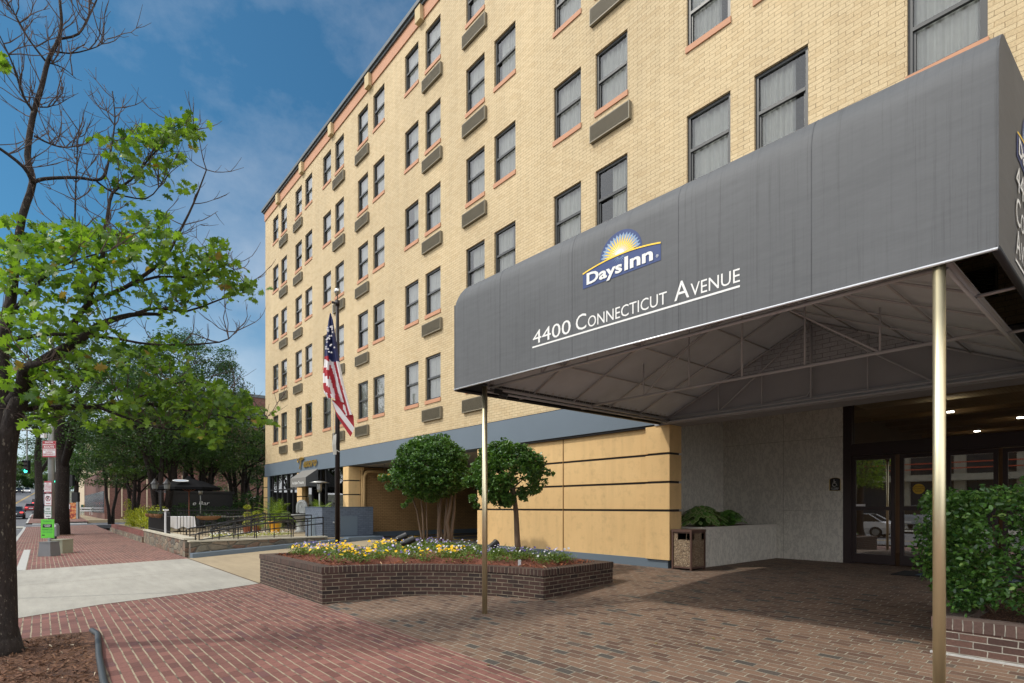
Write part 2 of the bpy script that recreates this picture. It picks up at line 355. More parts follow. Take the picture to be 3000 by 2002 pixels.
for n, c in dict(paintblack=srgb(34, 38, 46), paintred=srgb(128, 26, 32), paintgrey=srgb(84, 90, 98), paintwhite=srgb(220, 222, 224), paintsilver=srgb(160, 166, 172), paintblue=srgb(70, 90, 120)).items(): carpaint(n, c)
M['tail'] = plain('lit tail lamp', srgb(200, 30, 30), .3, emis=(1, .05, .04, 1), est=2.2)
M['head'] = plain('headlamp', srgb(235, 235, 225), .2, emis=(1, .95, .8, 1), est=1.5)
M['greenlight'] = plain('lit green signal lens', srgb(60, 240, 180), .3, emis=(.05, 1., .62, 1), est=3.)
M['lensdark'] = plain('unlit signal lens', srgb(50, 30, 24), .3)
M['lampwarm'] = plain('lit lamp shade', srgb(240, 200, 120), .6, emis=(1., .72, .3, 1), est=2.5)
M['downlight'] = plain('lit ceiling light', srgb(240, 240, 230), .5, emis=(1., .95, .85, 1), est=24.)
M['cream'] = plain('cream building render', srgb(190, 172, 146), .85); M['farglass'] = plain('far window glass', srgb(40, 52, 62), .15)
M['orange'] = plain('orange rail', srgb(200, 84, 50), .6)
M['poster'] = None
def poster():
    m, nt, out = newmat('red and gold poster')
    p = N(nt, 'ShaderNodeBsdfPrincipled'); L(nt, p.outputs[0], out.inputs[0]); p.inputs['Roughness'].default_value = .3
    c = ramp(nt, noise(nt, objco(nt), 3.2, 2), [(.38, srgb(120, 26, 24)), (.5, srgb(190, 90, 40)), (.62, srgb(210, 160, 90))]); L(nt, c, p.inputs['Base Color']); return m
M['poster'] = poster()

# ---------------------------------------------------------------- mesh builder
WL = {}          # world position of every root and part origin
def wl(o): return WL.get(o.name, Vector((0, 0, 0)))
class MB:
    def __init__(s): s.v = []; s.f = []; s.m = []; s.uv = []
    def face(s, pts, mi=0, uv=None):
        n0 = len(s.v); pts = [Vector(p) for p in pts]; s.v += pts
        s.f.append(list(range(n0, n0 + len(pts)))); s.m.append(mi)
        if uv is None:
            nx = ny = nz = 0.
            for i, a in enumerate(pts):
                b = pts[(i + 1) % len(pts)]
                nx += (a.y - b.y) * (a.z + b.z); ny += (a.z - b.z) * (a.x + b.x); nz += (a.x - b.x) * (a.y + b.y)
            ax, ay, az = abs(nx), abs(ny), abs(nz)
            if az >= ax and az >= ay: uv = [(p.x, p.y) for p in pts]
            elif ax >= ay: uv = [(p.y, p.z) for p in pts]
            else: uv = [(p.x, p.z) for p in pts]
        s.uv += list(uv)
    def box(s, x0, x1, y0, y1, z0, z1, mi=0, skip=''):
        if x0 > x1: x0, x1 = x1, x0
        if y0 > y1: y0, y1 = y1, y0
        if z0 > z1: z0, z1 = z1, z0
        P = lambda a, b, c: (a, b, c)
        F = {'-x': [(x0, y1, z0), (x0, y0, z0), (x0, y0, z1), (x0, y1, z1)], '+x': [(x1, y0, z0), (x1, y1, z0), (x1, y1, z1), (x1, y0, z1)],
             '-y': [(x0, y0, z0), (x1, y0, z0), (x1, y0, z1), (x0, y0, z1)], '+y': [(x1, y1, z0), (x0, y1, z0), (x0, y1, z1), (x1, y1, z1)],
             '-z': [(x0, y1, z0), (x1, y1, z0), (x1, y0, z0), (x0, y0, z0)], '+z': [(x0, y0, z1), (x1, y0, z1), (x1, y1, z1), (x0, y1, z1)]}
        for k, q in F.items():
            if k not in skip: s.face(q, mi)
    def obox(s, c, ax, ay, az, mi=0):
        """oriented box: centre and three half-axis vectors"""
        c, ax, ay, az = map(Vector, (c, ax, ay, az))
        q = lambda i, j, k: c + ax * i + ay * j + az * k
        for f in (((-1, -1, -1), (-1, 1, -1), (1, 1, -1), (1, -1, -1)), ((-1, -1, 1), (1, -1, 1), (1, 1, 1), (-1, 1, 1)), ((-1, -1, -1), (1, -1, -1), (1, -1, 1), (-1, -1, 1)),
                  ((1, 1, -1), (-1, 1, -1), (-1, 1, 1), (1, 1, 1)), ((-1, 1, -1), (-1, -1, -1), (-1, -1, 1), (-1, 1, 1)), ((1, -1, -1), (1, 1, -1), (1, 1, 1), (1, -1, 1))):
            s.face([q(*k) for k in f], mi)
    def tube(s, pts, rad, n=8, mi=0, cap=True):
        pts = [Vector(p) for p in pts]
        if not isinstance(rad, (list, tuple)): rad = [rad] * len(pts)
        rings = []; base = len(s.v); ref = None
        for i, p in enumerate(pts):
            d = (pts[min(i + 1, len(pts) - 1)] - pts[max(i - 1, 0)])
            d = d.normalized() if d.length > 1e-9 else Vector((0, 0, 1))
            if ref is None or abs(ref.dot(d)) > .99:
                ref = Vector((1, 0, 0)) if abs(d.x) < .9 else Vector((0, 1, 0))
            a = (ref - d * ref.dot(d)).normalized(); b = d.cross(a); ref = a
            for k in range(n):
                w = 2 * math.pi * k / n
                s.v.append(p + (a * math.cos(w) + b * math.sin(w)) * rad[i])
        ln = 0
        for i in range(len(pts) - 1):
            l2 = ln + (pts[i + 1] - pts[i]).length
            for k in range(n):
                k2 = (k + 1) % n
                s.f.append([base + i * n + k, base + i * n + k2, base + (i + 1) * n + k2, base + (i + 1) * n + k]); s.m.append(mi)
                c = 2 * math.pi * rad[i] / n
                s.uv += [(k * c, ln), ((k + 1) * c, ln), ((k + 1) * c, l2), (k * c, l2)]
            ln = l2
        if cap:
            s.f.append([base + k for k in range(n)][::-1]); s.m.append(mi); s.uv += [(0, 0)] * n
            o = base + (len(pts) - 1) * n
            s.f.append([o + k for k in range(n)]); s.m.append(mi); s.uv += [(0, 0)] * n
    def lathe(s, c, prof, n=16, mi=0, sx=1, sy=1):
        c = Vector(c); base = len(s.v)
        for r_, z in prof:
            for k in range(n):
                w = 2 * math.pi * k / n; s.v.append(c + Vector((r_ * math.cos(w) * sx, r_ * math.sin(w) * sy, z)))
        for i in range(len(prof) - 1):
            for k in range(n):
                k2 = (k + 1) % n
                s.f.append([base + i * n + k, base + i * n + k2, base + (i + 1) * n + k2, base + (i + 1) * n + k]); s.m.append(mi)
                s.uv += [(k * .1, prof[i][1]), (k * .1 + .1, prof[i][1]), (k * .1 + .1, prof[i + 1][1]), (k * .1, prof[i + 1][1])]
        for i, rev in ((0, True), (len(prof) - 1, False)):
            ids = [base + i * n + k for k in range(n)]
            s.f.append(ids[::-1] if rev else ids); s.m.append(mi); s.uv += [(0, 0)] * n
    def prism(s, poly, d, mi=0):
        """polygon extruded by vector d"""
        poly = [Vector(p) for p in poly]; d = Vector(d)
        s.face(poly[::-1], mi); s.face([p + d for p in poly], mi)
        for i, a in enumerate(poly):
            b = poly[(i + 1) % len(poly)]; s.face([a, b, b + d, a + d], mi)
    def leaves(s, P, size, shape, up=.5, mi=0, jitter=.35, dirs=None):
        """many small leaf faces: P is n x 3, shape a 2-D outline of one leaf"""
        n = len(P)
        if n == 0: return
        nrm = RNG.normal(size=(n, 3)); nrm[:, 2] = np.abs(nrm[:, 2]) + up; nrm /= np.linalg.norm(nrm, axis=1)[:, None]
        if dirs is not None: nrm = nrm * .7 + dirs; nrm /= np.linalg.norm(nrm, axis=1)[:, None]
        t = RNG.normal(size=(n, 3)); t -= (t * nrm).sum(1)[:, None] * nrm; t /= np.linalg.norm(t, axis=1)[:, None]
        b = np.cross(nrm, t); sz = size * (1 + jitter * RNG.uniform(-1, 1, size=n))
        sh = np.array(shape); k = len(sh)
        bend = -.5 * (sh[:, 1] ** 2)
        V = P[:, None, :] + sz[:, None, None] * (sh[None, :, 0, None] * t[:, None, :] + sh[None, :, 1, None] * b[:, None, :] + bend[None, :, None] * nrm[:, None, :])
        base = len(s.v); s.v += [tuple(q) for q in V.reshape(-1, 3).tolist()]
        for i in range(n): s.f.append(list(range(base + i * k, base + i * k + k)))
        s.m += [mi] * n; s.uv += [(0., 0.)] * (n * k)
    def text(s, body, p0, du, dv, height=None, width=None, depth=.004, mi=0, align='L', shear=0., capref='H', bold=0.):
        """built-in letters laid from p0 along du with up dv"""
        cu = bpy.data.curves.new('t', 'FONT'); cu.body = body; cu.extrude = 0; cu.shear = shear; cu.offset = bold; cu.resolution_u = 3
        ob = bpy.data.objects.new('t', cu); COL.objects.link(ob)
        dg = bpy.context.evaluated_depsgraph_get(); me = ob.evaluated_get(dg).to_mesh()
        co = [v.co.copy() for v in me.vertices]; fs = [list(p.vertices) for p in me.polygons]
        ob.evaluated_get(dg).to_mesh_clear(); COL.objects.unlink(ob); bpy.data.objects.remove(ob); bpy.data.curves.remove(cu)
        if not co: return
        x0 = min(c.x for c in co); x1 = max(c.x for c in co); y0 = 0.; y1 = .7
        sy = (height or .1) / (y1 - y0); sx = (width / (x1 - x0)) if width else sy
        off = 0 if align == 'L' else (-(x1 - x0) / 2 if align == 'C' else -(x1 - x0))
        p0, du, dv = Vector(p0), Vector(du).normalized(), Vector(dv).normalized(); nn = du.cross(dv)
        base = len(s.v)
        for c in co: s.v.append(p0 + du * ((c.x - x0 + off) * sx) + dv * ((c.y - y0) * sy) + nn * depth)
        for f in fs: s.f.append([base + i for i in f]); s.m.append(mi); s.uv += [(0, 0)] * len(f)
    def build(s, name, mats, parent=None, local=False, smooth=False, bevel=0., loc=None):
        if not isinstance(mats, (list, tuple)): mats = [mats]
        off = Vector((0, 0, 0)) if local else (wl(parent) if parent is not None else Vector((0, 0, 0)))
        if loc is not None and not local: off = Vector(loc)
        me = bpy.data.meshes.new(name)
        if off.length > 0: vv = [(p[0] - off.x, p[1] - off.y, p[2] - off.z) for p in s.v]
        else: vv = [tuple(p) for p in s.v]
        me.from_pydata(vv, [], s.f)
        for m_ in mats: me.materials.append(M[m_] if isinstance(m_, str) else m_)
        me.polygons.foreach_set('material_index', s.m)
        ul = me.uv_layers.new(name='UVMap')
        ul.data.foreach_set('uv', np.array(s.uv, dtype=np.float32).ravel())
        if smooth: me.polygons.foreach_set('use_smooth', [True] * len(s.f))
        me.update()
        o = bpy.data.objects.new(name, me); COL.objects.link(o)
        if parent is not None: o.parent = parent
        if loc is not None: 
            o.location = Vector(loc) - (wl(parent) if parent is not None else Vector((0, 0, 0)))
            WL[o.name] = Vector(loc)
        else: WL[o.name] = wl(parent) if parent is not None else Vector((0, 0, 0))
        if bevel:
            b = o.modifiers.new('bevel', 'BEVEL'); b.width = bevel; b.segments = 2; b.limit_method = 'ANGLE'; b.angle_limit = .6
        return o
def tag(o, label=None, cat=None, group=None, kind=None):
    if label: o['label'] = label
    if cat: o['category'] = cat
    if group: o['group'] = group
    if kind: o['kind'] = kind
    return o
def thing(name, loc, label, cat, group=None):
    o = bpy.data.objects.new(name, None); COL.objects.link(o); o.location = loc; o.empty_display_size = .3
    WL[o.name] = Vector(loc); return tag(o, label, cat, group)
def single(mb, name, mats, label, cat, loc=None, group=None, kind=None, **kw):
    o = mb.build(name, mats, loc=loc, **kw); return tag(o, label, cat, group, kind)
def kids(o): return [c for c in bpy.data.objects if c.parent == o]
def copy_tree(o, parent=None, loc=None):
    ch = kids(o); c = o.copy(); COL.objects.link(c)
    if parent is not None: c.parent = parent
    if loc is not None: c.location = loc
    for k in ch: copy_tree(k, c)
    return c
DIAMOND = [(0, -.5), (.3, 0), (0, .5), (-.3, 0)]
OVAL = [(0, -.5), (.22, -.28), (.28, .05), (.12, .38), (0, .5), (-.12, .38), (-.28, .05), (-.22, -.28)]
OAK = [(0, -.55), (.09, -.38), (.28, -.42), (.16, -.22), (.46, -.16), (.24, .0), (.5, .22), (.2, .2), (.2, .4), (0, .6), (-.2, .4), (-.2, .2), (-.5, .22), (-.24, .0), (-.46, -.16), (-.16, -.22), (-.28, -.42), (-.09, -.38)]
def ball(n, c, r, shell=.0):
    """n points in an ellipsoid; shell pushes them to the skin"""
    d = RNG.normal(size=(n, 3)); d /= np.linalg.norm(d, axis=1)[:, None]
    q = RNG.uniform(shell, 1, size=n) ** (1 / 3 if shell < .5 else 1)
    return np.array(c)[None, :] + d * q[:, None] * np.array(r)[None, :]
# ================================================================ SETTING
def sheet(xs, ys, dz, zf=gz):
    m = MB()
    for a, b in zip(xs, xs[1:]):
        for c, d in zip(ys, ys[1:]):
            m.face([(a + xoff(c), c, zf(a + xoff(c), c) + dz), (b + xoff(c), c, zf(b + xoff(c), c) + dz), (b + xoff(d), d, zf(b + xoff(d), d) + dz), (a + xoff(d), d, zf(a + xoff(d), d) + dz)])
    return m
YS = [-60, -15, 12, 20, 40, 55, 70, 88, 100, 110, 134, 155, 200, 268, 330, 420]
st = lambda o: tag(o, kind='structure')
g_ = MB()
def ground_z(x, y): return gz(min(x, 30), y) - .72 if x - xoff(y) < 40 else rise(y) - .72
gxs = [-1200, -300, -80, -30, -.95, 3.6, 10, 30, 80, 300, 1200]; gys = [-1200, -300] + YS + [600, 1500]
for a, b in zip(gxs, gxs[1:]):
    for c, d in zip(gys, gys[1:]):
        z = lambda x, y: rise(max(y, -100)) - 1.35
        g_.face([(a, c, z(a, c)), (b, c, z(b, c)), (b, d, z(b, d)), (a, d, z(a, d))])
st(g_.build('ground', 'ground'))
m = MB()
for c, d in zip(YS, YS[1:]):
    m.face([(-17 + xoff(c), c, -.56 + rise(c)), (-1.05 + xoff(c), c, -.56 + rise(c)), (-1.05 + xoff(d), d, -.56 + rise(d)), (-17 + xoff(d), d, -.56 + rise(d))])
m.box(-1.05, 3.6, 60.5, 68.5, -.62, -.46 + rise(62)); m.box(-1.05, 1.6, 110, 135, .0, .62)
m.box(3.6, 60, 60.5, 68.5, -.62, -.3)
st(m.build('road', 'asphalt'))
m = MB()
for y in range(24, 330, 9):
    a, b = y, y + 3
    m.face([(-4.1 + xoff(a), a, -.556 + rise(a)), (-3.98 + xoff(a), a, -.556 + rise(a)), (-3.98 + xoff(b), b, -.556 + rise(b)), (-4.1 + xoff(b), b, -.556 + rise(b))])
for y0 in (42, 58.5): m.face([(-7, y0, -.556 + rise(y0)), (-1.3, y0, -.556 + rise(y0)), (-1.3, y0 + .35, -.556 + rise(y0)), (-7, y0 + .35, -.556 + rise(y0))])
for y0 in (61.5, 67.2): m.box(-.6, 3.4, y0, y0 + .3, -.5, -.442 + rise(y0))
st(m.build('road_markings', 'whitepaint'))
m = MB()
for c, d in zip(YS, YS[1:]):
    for o_ in (-7.15, -6.9): m.face([(o_ + xoff(c), c, -.555 + rise(c)), (o_ + .12 + xoff(c), c, -.555 + rise(c)), (o_ + .12 + xoff(d), d, -.555 + rise(d)), (o_ + xoff(d), d, -.555 + rise(d))])
st(m.build('centre_line', 'yellowpaint'))
m = MB(); m.box(-17, -1.1, 60, 69.5, -.62, -.55 + rise(64)); st(m.build('crossing_slab', 'concrete'))
def strip(x0, x1, y0, y1, dz, steps=None):
    ys = sorted(set([y0, y1] + [y for y in YS + (steps or []) if y0 < y < y1])); mb = MB()
    for c, d in zip(ys, ys[1:]):
        mb.face([(x0 + xoff(c), c, gz(x0 + xoff(c) + 1e-6, c) + dz), (x1 + xoff(c), c, gz(x1 + xoff(c) - 1e-6, c) + dz), (x1 + xoff(d), d, gz(x1 + xoff(d) - 1e-6, d) + dz), (x0 + xoff(d), d, gz(x0 + xoff(d) + 1e-6, d) + dz)])
    return mb
m = MB()
for (y0, y1) in ((-60, 60.5), (68.5, 110)):
    q = strip(-.95, 3.6, y0, y1, 0); n0 = len(m.v); m.v += q.v; m.f += [[i + n0 for i in f] for f in q.f]; m.m += q.m; m.uv += q.uv
st(m.build('sidewalk', 'sidewalk'))
m = MB()
for (y0, y1) in ((-60, 11.3), (20.3, 60.5), (68.5, 330)):
    ys = sorted(set([y0, y1] + [y for y in YS if y0 < y < y1]))
    for c, d in zip(ys, ys[1:]):
        z0, z1 = gz(-.9 + xoff(c), c), gz(-.9 + xoff(d), d)
        m.face([(-1.08 + xoff(c), c, z0 - .2), (-1.08 + xoff(c), c, z0 + .006), (-1.08 + xoff(d), d, z1 + .006), (-1.08 + xoff(d), d, z1 - .2)])
        m.face([(-1.08 + xoff(c), c, z0 + .006), (-.93 + xoff(c), c, z0 + .006), (-.93 + xoff(d), d, z1 + .006), (-1.08 + xoff(d), d, z1 + .006)])
st(m.build('kerb', 'granite'))
m = MB()
pts = [(-.30, 19.98), (-.30, 29), (-.52, 29), (-.52, 20.2), (-.3, 19.98)]
m.box(-.52, -.32, 20.1, 29.5, -.6, gz(-.4, 22) + .012); st(m.build('granite_strip', 'granite'))
# driveway apron over the pavement
m = MB()
ap = [(-.94, 11.1), (-.3, 11.5), (.8, 12.02), (2.7, 12.32), (3.6, 12.6), (3.6, 20.12), (-.94, 20.12)]
for (xa, ya), (xb, yb_) in zip(ap[:5], ap[1:5]): m.face([(xa, ya, gz(xa, ya) + .006), (xb, yb_, gz(xb - 1e-6, yb_) + .006), (xb, 20.12, gz(xb - 1e-6, 9) + .006), (xa, 20.12, gz(xa, 9) + .006)])
m.face([(-1.15, 10.8, -.556), (-.94, 11.1, gz(-.94, 9) + .006), (-.94, 20.12, gz(-.94, 9) + .006), (-1.15, 20.3, -.556)])
st(m.build('driveway_apron', 'concrete'))
m = MB()
for y in (16.2,): m.face([(-.9, y, gz(-.9, 9) + .0085), (3.6, y, gz(3.59, 9) + .0085), (3.6, y + .014, gz(3.59, 9) + .0085), (-.9, y + .014, gz(-.9, 9) + .0085)])
st(m.build('apron_joint', 'soil'))
m = MB(); m.face([(3.6, 12.75, gz(3.6, 9) + .002), (9.96, 12.75, gz(9.96, 9) + .002), (9.96, 20.3, gz(9.96, 9) + .002), (3.6, 20.3, gz(3.6, 9) + .002)])
m.face([(3.56, 12.6, gz(3.56, 9) + .009), (3.6, 12.6, gz(3.6, 9) + .009), (3.6, 20.1, gz(3.6, 9) + .009), (3.56, 20.1, gz(3.56, 9) + .009)], 1)
st(m.build('driveway', ['beigeconc', 'soil']))
m = MB()
m.face([(3.6, -16, gz(3.6, 0)), (10, -16, 0), (10, 12.74, 0), (3.6, 12.74, gz(3.6, 0))])
m.face([(10, -16, 0), (14.3, -16, 0), (14.3, 8.2, 0), (10, 8.2, 0)])
m.face([(10, 8.2, 0), (10.2, 8.2, 0), (10.2, 12.74, 0), (10, 12.74, 0)])
st(m.build('patio', 'patio'))
m = MB(); m.face([(9.96, 12.75, .003), (24, 12.75, .003), (24, 22.6, .003), (9.96, 22.6, .003)])
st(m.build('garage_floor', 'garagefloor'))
m = MB()
for k in range(5):
    y = 13.6 + k * 2.0
    m.face([(12.5, y, .008), (17.5, y + .8, .008), (17.5, y + .95, .008), (12.5, y + .15, .008)])
m.face([(12.4, 13.2, .008), (12.52, 13.2, .008), (12.52, 21.8, .008), (12.4, 21.8, .008)])
m.face([(10.4, 19.3, .008), (12.4, 20.8, .008), (12.4, 21.05, .008), (10.4, 19.55, .008)])
st(m.build('parking_lines', 'yellowpaint'))
# restaurant terrace slab and pavement on the far side of the street
m = MB(); m.box(3.75, 10.1, 22.0, 46, -.5, .1); m.box(8.3, 10.1, 20.62, 22.0, -.5, .098)
m.face([(3.75, 20.62, gz(3.75, 21) + .004), (3.75, 22, gz(3.75, 21) + .004), (8.3, 22, .1), (8.3, 20.62, .1)])
st(m.build('terrace_floor', 'beigeconc'))
m = MB()
for c, d in zip(YS, YS[1:]): m.face([(-26 + xoff(c), c, -.42 + rise(c)), (-17 + xoff(c), c, -.42 + rise(c)), (-17 + xoff(d), d, -.42 + rise(d)), (-26 + xoff(d), d, -.42 + rise(d))])
m.box(-60, -26, -60, 60, -.6, -.43)
st(m.build('far_sidewalk', 'concrete'))
m = MB(); m.box(3.6, 60, 70, 150, -.6, -.05, skip='-z'); st(m.build('plaza', 'beigeconc'))

# tree pit
m = MB(); pit = [(-.93, -3), (.46, -3), (.48, 4.5), (.47, 6.6), (.55, 9.5), (.2, 9.62), (-.93, 9.7)]
m.face([(x, y, gz(x, y) + .012) for x, y in pit]); m.uv = [(p[0], p[1]) for p in pit]
o = m.build('mulch_bed', 'mulch'); tag(o, 'brown mulch filling the tree pit at the pavement corner', 'mulch', kind='stuff')
m = MB(); P = np.stack([RNG.uniform(-.85, .42, 5200), RNG.uniform(2.5, 9.45, 5200), np.zeros(5200)], 1); P[:, 2] = [gz(x, y) + .02 + .02 * random.random() for x, y, _ in P]
m.leaves(P, .032, [(0, -.9), (.2, -.7), (.16, .9), (-.2, .6)], up=1.2, jitter=.8)
o = m.build('mulch_chips', 'chipb'); tag(o, 'loose bark chips scattered over the tree pit mulch', 'bark chips', kind='stuff')
m = MB(); m.tube([(.47, 3, gz(.5, 5) + .03), (.45, 5, gz(.5, 5) + .035), (.46, 6.6, gz(.5, 5) + .04), (.50, 7.8, gz(.5, 5) + .035), (.57, 9.1, gz(.5, 5) + .04), (.53, 9.5, gz(.5, 5) + .03)], .033, 10)
single(m, 'bed_edging', plain('dark grey plastic edging', srgb(46, 52, 57), .6), 'dark grey plastic edging strip along the tree pit', 'edging', smooth=True)

m = MB(); P = np.array([(random.uniform(.8, 8.5), random.uniform(1.5, 11.5), 0) for _ in range(70)]); P = np.array([(x, y, gz(x, y) + .012) for x, y, _ in P if not (x > 3.3 and y > 6.2)])
m.leaves(P, .035, OAK, up=6, jitter=.5)
tag(m.build('fallen_leaves', leafmat('dry fallen leaf', srgb(96, 76, 44), srgb(140, 132, 78), trans=0.)), 'small dry fallen leaves scattered over the brick paving', 'leaves', kind='stuff')
# ================================================================ HOTEL
hotel = thing('hotel_building', (10, 10, 0), 'yellow painted brick hotel with rows of paired windows above a slate blue band', 'hotel')
YE = 34.0; YB = -14.0; ZB = 3.74; ZT = 18.2
pairs = [32.62, 29.0, 25.32, 21.6, 17.7, 13.93, 10.09, 6.26, 2.50, -1.25]
WW = .94; GAP = .46; WT = [17.53, 14.78, 12.02, 9.24, 6.39]; WB = [16.04, 13.29, 10.51, 7.69, 4.78]
wins = []                                # (y_low, z_low) of every opening
for i, yl in enumerate(pairs):
    for j in range(2):
        y1 = yl - j * (WW + GAP); y0 = y1 - WW
        for k in range(5): wins.append((y0, WB[k], i, j, k))
m = MB()
yb = sorted(set([YB, YE] + [round(w[0], 4) for w in wins] + [round(w[0] + WW, 4) for w in wins]))
zb = sorted(set([ZB, ZT] + [round(q, 4) for q in WT + WB]))
holes = set((round(w[0], 4), round(w[1], 4)) for w in wins)
for a, b in zip(yb, yb[1:]):
    for c, d in zip(zb, zb[1:]):
        if (a, c) in holes:
            X0, X1 = 10, 10.16
            m.face([(X0, a, c), (X1, a, c), (X1, a, d), (X0, a, d)]); m.face([(X1, b, c), (X0, b, c), (X0, b, d), (X1, b, d)])
            m.face([(X0, a, d), (X1, a, d), (X1, b, d), (X0, b, d)]); m.face([(X0, b, c), (X1, b, c), (X1, a, c), (X0, a, c)])
        else: m.face([(10, b, c), (10, a, c), (10, a, d), (10, b, d)])
m.face([(10, YE, ZB), (10, YE, ZT), (26, YE, ZT), (26, YE, ZB)]); m.face([(26, YB, ZB), (26, YB, ZT), (10, YB, ZT), (10, YB, ZB)])
m.face([(26, YE, ZB), (26, YE, ZT), (26, YB, ZT), (26, YB, ZB)]); m.face([(10, YB, ZT), (26, YB, ZT), (26, YE, ZT), (10, YE, ZT)])
m.face([(10, YB, ZB), (10, YE, ZB), (26, YE, ZB), (26, YB, ZB)])
m.build('brick_wall', 'facade', hotel)
m = MB(); m.box(9.985, 10, YB, YE + .004, 3.735, 3.765); m.build('drip_edge', 'groove', hotel)
m = MB(); m.box(9.955, 10.02, YB, YE + .03, 17.98, 18.44); m.build('fascia', 'terra', hotel)
m = MB(); m.box(9.82, 10.1, YB, YE + .2, 18.54, 18.68); m.box(9.89, 10.1, YB, YE + .12, 18.445, 18.53); m.box(10.1, 26, YB, YE + .1, 18.2, 18.7); m.build('gutter', 'gutter', hotel, bevel=.02)
bracket_mat = plain('cream painted bracket', srgb(190, 170, 130), .85, var=.12, bump=.2)
for i, yl in enumerate(pairs):
    m = MB(); yc = yl - WW - GAP / 2; m.box(9.82, 9.99, yc - .17, yc + .17, 17.95, 18.44); m.build('bracket', bracket_mat, hotel, bevel=.012)
# windows: frame with pane, curtain and sill
def win_frame(WH):
    f = MB(); t = .06
    f.box(.05, .12, 0, t, .12, WH); f.box(.05, .12, WW - t, WW, .12, WH); f.box(.05, .12, t, WW - t, WH - t, WH); f.box(.05, .12, t, WW - t, .12, .12 + t)
    mid = .12 + (WH - .12) * .5
    f.box(.045, .10, t, WW - t, mid - .03, mid + .03); f.box(.075, .115, t, t + .035, .18, mid - .03); f.box(.075, .115, WW - t - .035, WW - t, .18, mid - .03)
    return f
def mesh_of(mb, name, mat_, **k):
    o = mb.build(name, mat_, None, local=True, **k); d_ = o.data; bpy.data.objects.remove(o); return d_
def pane_mesh(WH):
    p = MB(); mid = .12 + (WH - .12) * .5
    p.face([(.085, .05, mid), (.085, .05, WH - .05), (.085, WW - .05, WH - .05), (.085, WW - .05, mid)]); p.face([(.105, .05, .17), (.105, .05, mid), (.105, WW - .05, mid), (.105, WW - .05, .17)])
    return p
HS = [a_ - b_ for a_, b_ in zip(WT, WB)]
fms = [mesh_of(win_frame(h), 'window', 'winframe') for h in HS]; pms = [mesh_of(pane_mesh(h), 'pane', 'glass') for h in HS]
def curtain_mesh(y0, y1, ph, WH=1.6):
    c = MB(); n = 44
    pr = [(.19 + .022 * math.sin(k * 1.15 + ph) + .012 * math.sin(k * .37 + ph * 2), y0 + (y1 - y0) * k / n) for k in range(n + 1)]
    for a, b in zip(pr, pr[1:]): c.face([(a[0], b[1], .05), (a[0], a[1], .05), (a[0], a[1], WH), (a[0], b[1], WH)] if False else [(a[0], a[1], .05), (b[0], b[1], .05), (b[0], b[1], WH), (a[0], a[1], WH)])
    return c
cms = []
for (a, b, ph) in ((-.1, WW + .1, 0), (-.1, WW * .62, 1.3), (WW * .3, WW + .1, 2.1), (-.1, WW + .1, 4.), (-.1, WW * .85, 2.9)):
    c0 = curtain_mesh(a, b, ph).build('curtain', 'curtain', None, local=True, smooth=True); cms.append(c0.data); bpy.data.objects.remove(c0)
s_ = MB(); s_.box(-.03, .05, -.015, WW + .015, 0, .12); s0 = s_.build('sill', 'terra', None, local=True); sm = s0.data; bpy.data.objects.remove(s0)
def link(name, data, parent, loc=(0, 0, 0)):
    o = bpy.data.objects.new(name, data); COL.objects.link(o); o.parent = parent; o.location = loc; WL[o.name] = wl(parent) + Vector(loc); return o
rr = random.Random(5)
for (y0, z0, i, j, k) in wins:
    if (i, j, k) in (): continue
    w = link('window', fms[k], hotel, Vector((10, y0, z0)) - wl(hotel))
    link('pane', pms[k], w); link('sill', sm, w)
    if (i, j, k) in ((6, 1, 1),): continue
    link('curtain', cms[rr.choice([0, 0, 3, 3, 0, 4, 1, 2])], w)
# air conditioner grilles
ag = MB(); AW, AH = 1.16, .40
ag.box(-.09, -.02, 0, AW, 0, .022); ag.box(-.09, -.02, 0, AW, AH - .022, AH); ag.box(-.09, -.02, 0, .022, .022, AH - .022); ag.box(-.09, -.02, AW - .022, AW, .022, AH - .022)
for q in range(13): z = .03 + q * .0275; ag.box(-.085, -.035, .022, AW - .022, z, z + .009)
a0 = ag.build('air_conditioner', 'ac', None, local=True); am = a0.data; bpy.data.objects.remove(a0)
ab = MB(); ab.box(-.034, .03, .002, AW - .002, .002, AH - .002); b0 = ab.build('housing', 'acdark', None, local=True); abm = b0.data; bpy.data.objects.remove(b0)
side = 'RLRLRLR.LRL'
for i, yl in enumerate(pairs):
    if i >= len(side) or side[i] == '.': continue
    y1 = yl if side[i] == 'L' else yl - WW - GAP
    for k in range(5):
        zb_ = WB[k] - .09
        a = link('air_conditioner', am, hotel, Vector((10, y1 - WW / 2 - AW / 2, zb_ - .1 - AH)) - wl(hotel)); link('housing', abm, a)

# ---- ground floor
m = MB(); m.box(9.96, 10.5, 7.0, YE, 3.05, 3.735); m.box(9.965, 10.05, 7.0, YE - .02, 3.735, 3.742); m.build('blue_band', 'bluepaint', hotel)
m = MB(); m.box(9.95, 10.5, YB, 7.0, 3.02, 3.735); m.build('grey_beam', plain('grey painted beam', srgb(150, 150, 152), .7, var=.06), hotel)
GR = (1.22, 1.82, 2.42)
def rust(mb, x0, x1, y0, y1, z0, z1, skip=''):
    zs = [z0] + [z for q in GR for z in (q - .025, q + .025)] + [z1]
    for a, b in zip(zs[0::2], zs[1::2]): mb.box(x0, x1, y0, y1, a, b, 0)
    for q in GR: mb.box(x0 + .035, x1 - .035, y0 + .035, y1 - .035, q - .025, q + .025, 1)
def rpart(name, *a):
    mb = MB(); rust(mb, *a); return mb.build(name, ['stucco', 'groove'], hotel)
rpart('stucco_wall', 10.08, 10.4, 7.25, 13.0, .18, 3.0)
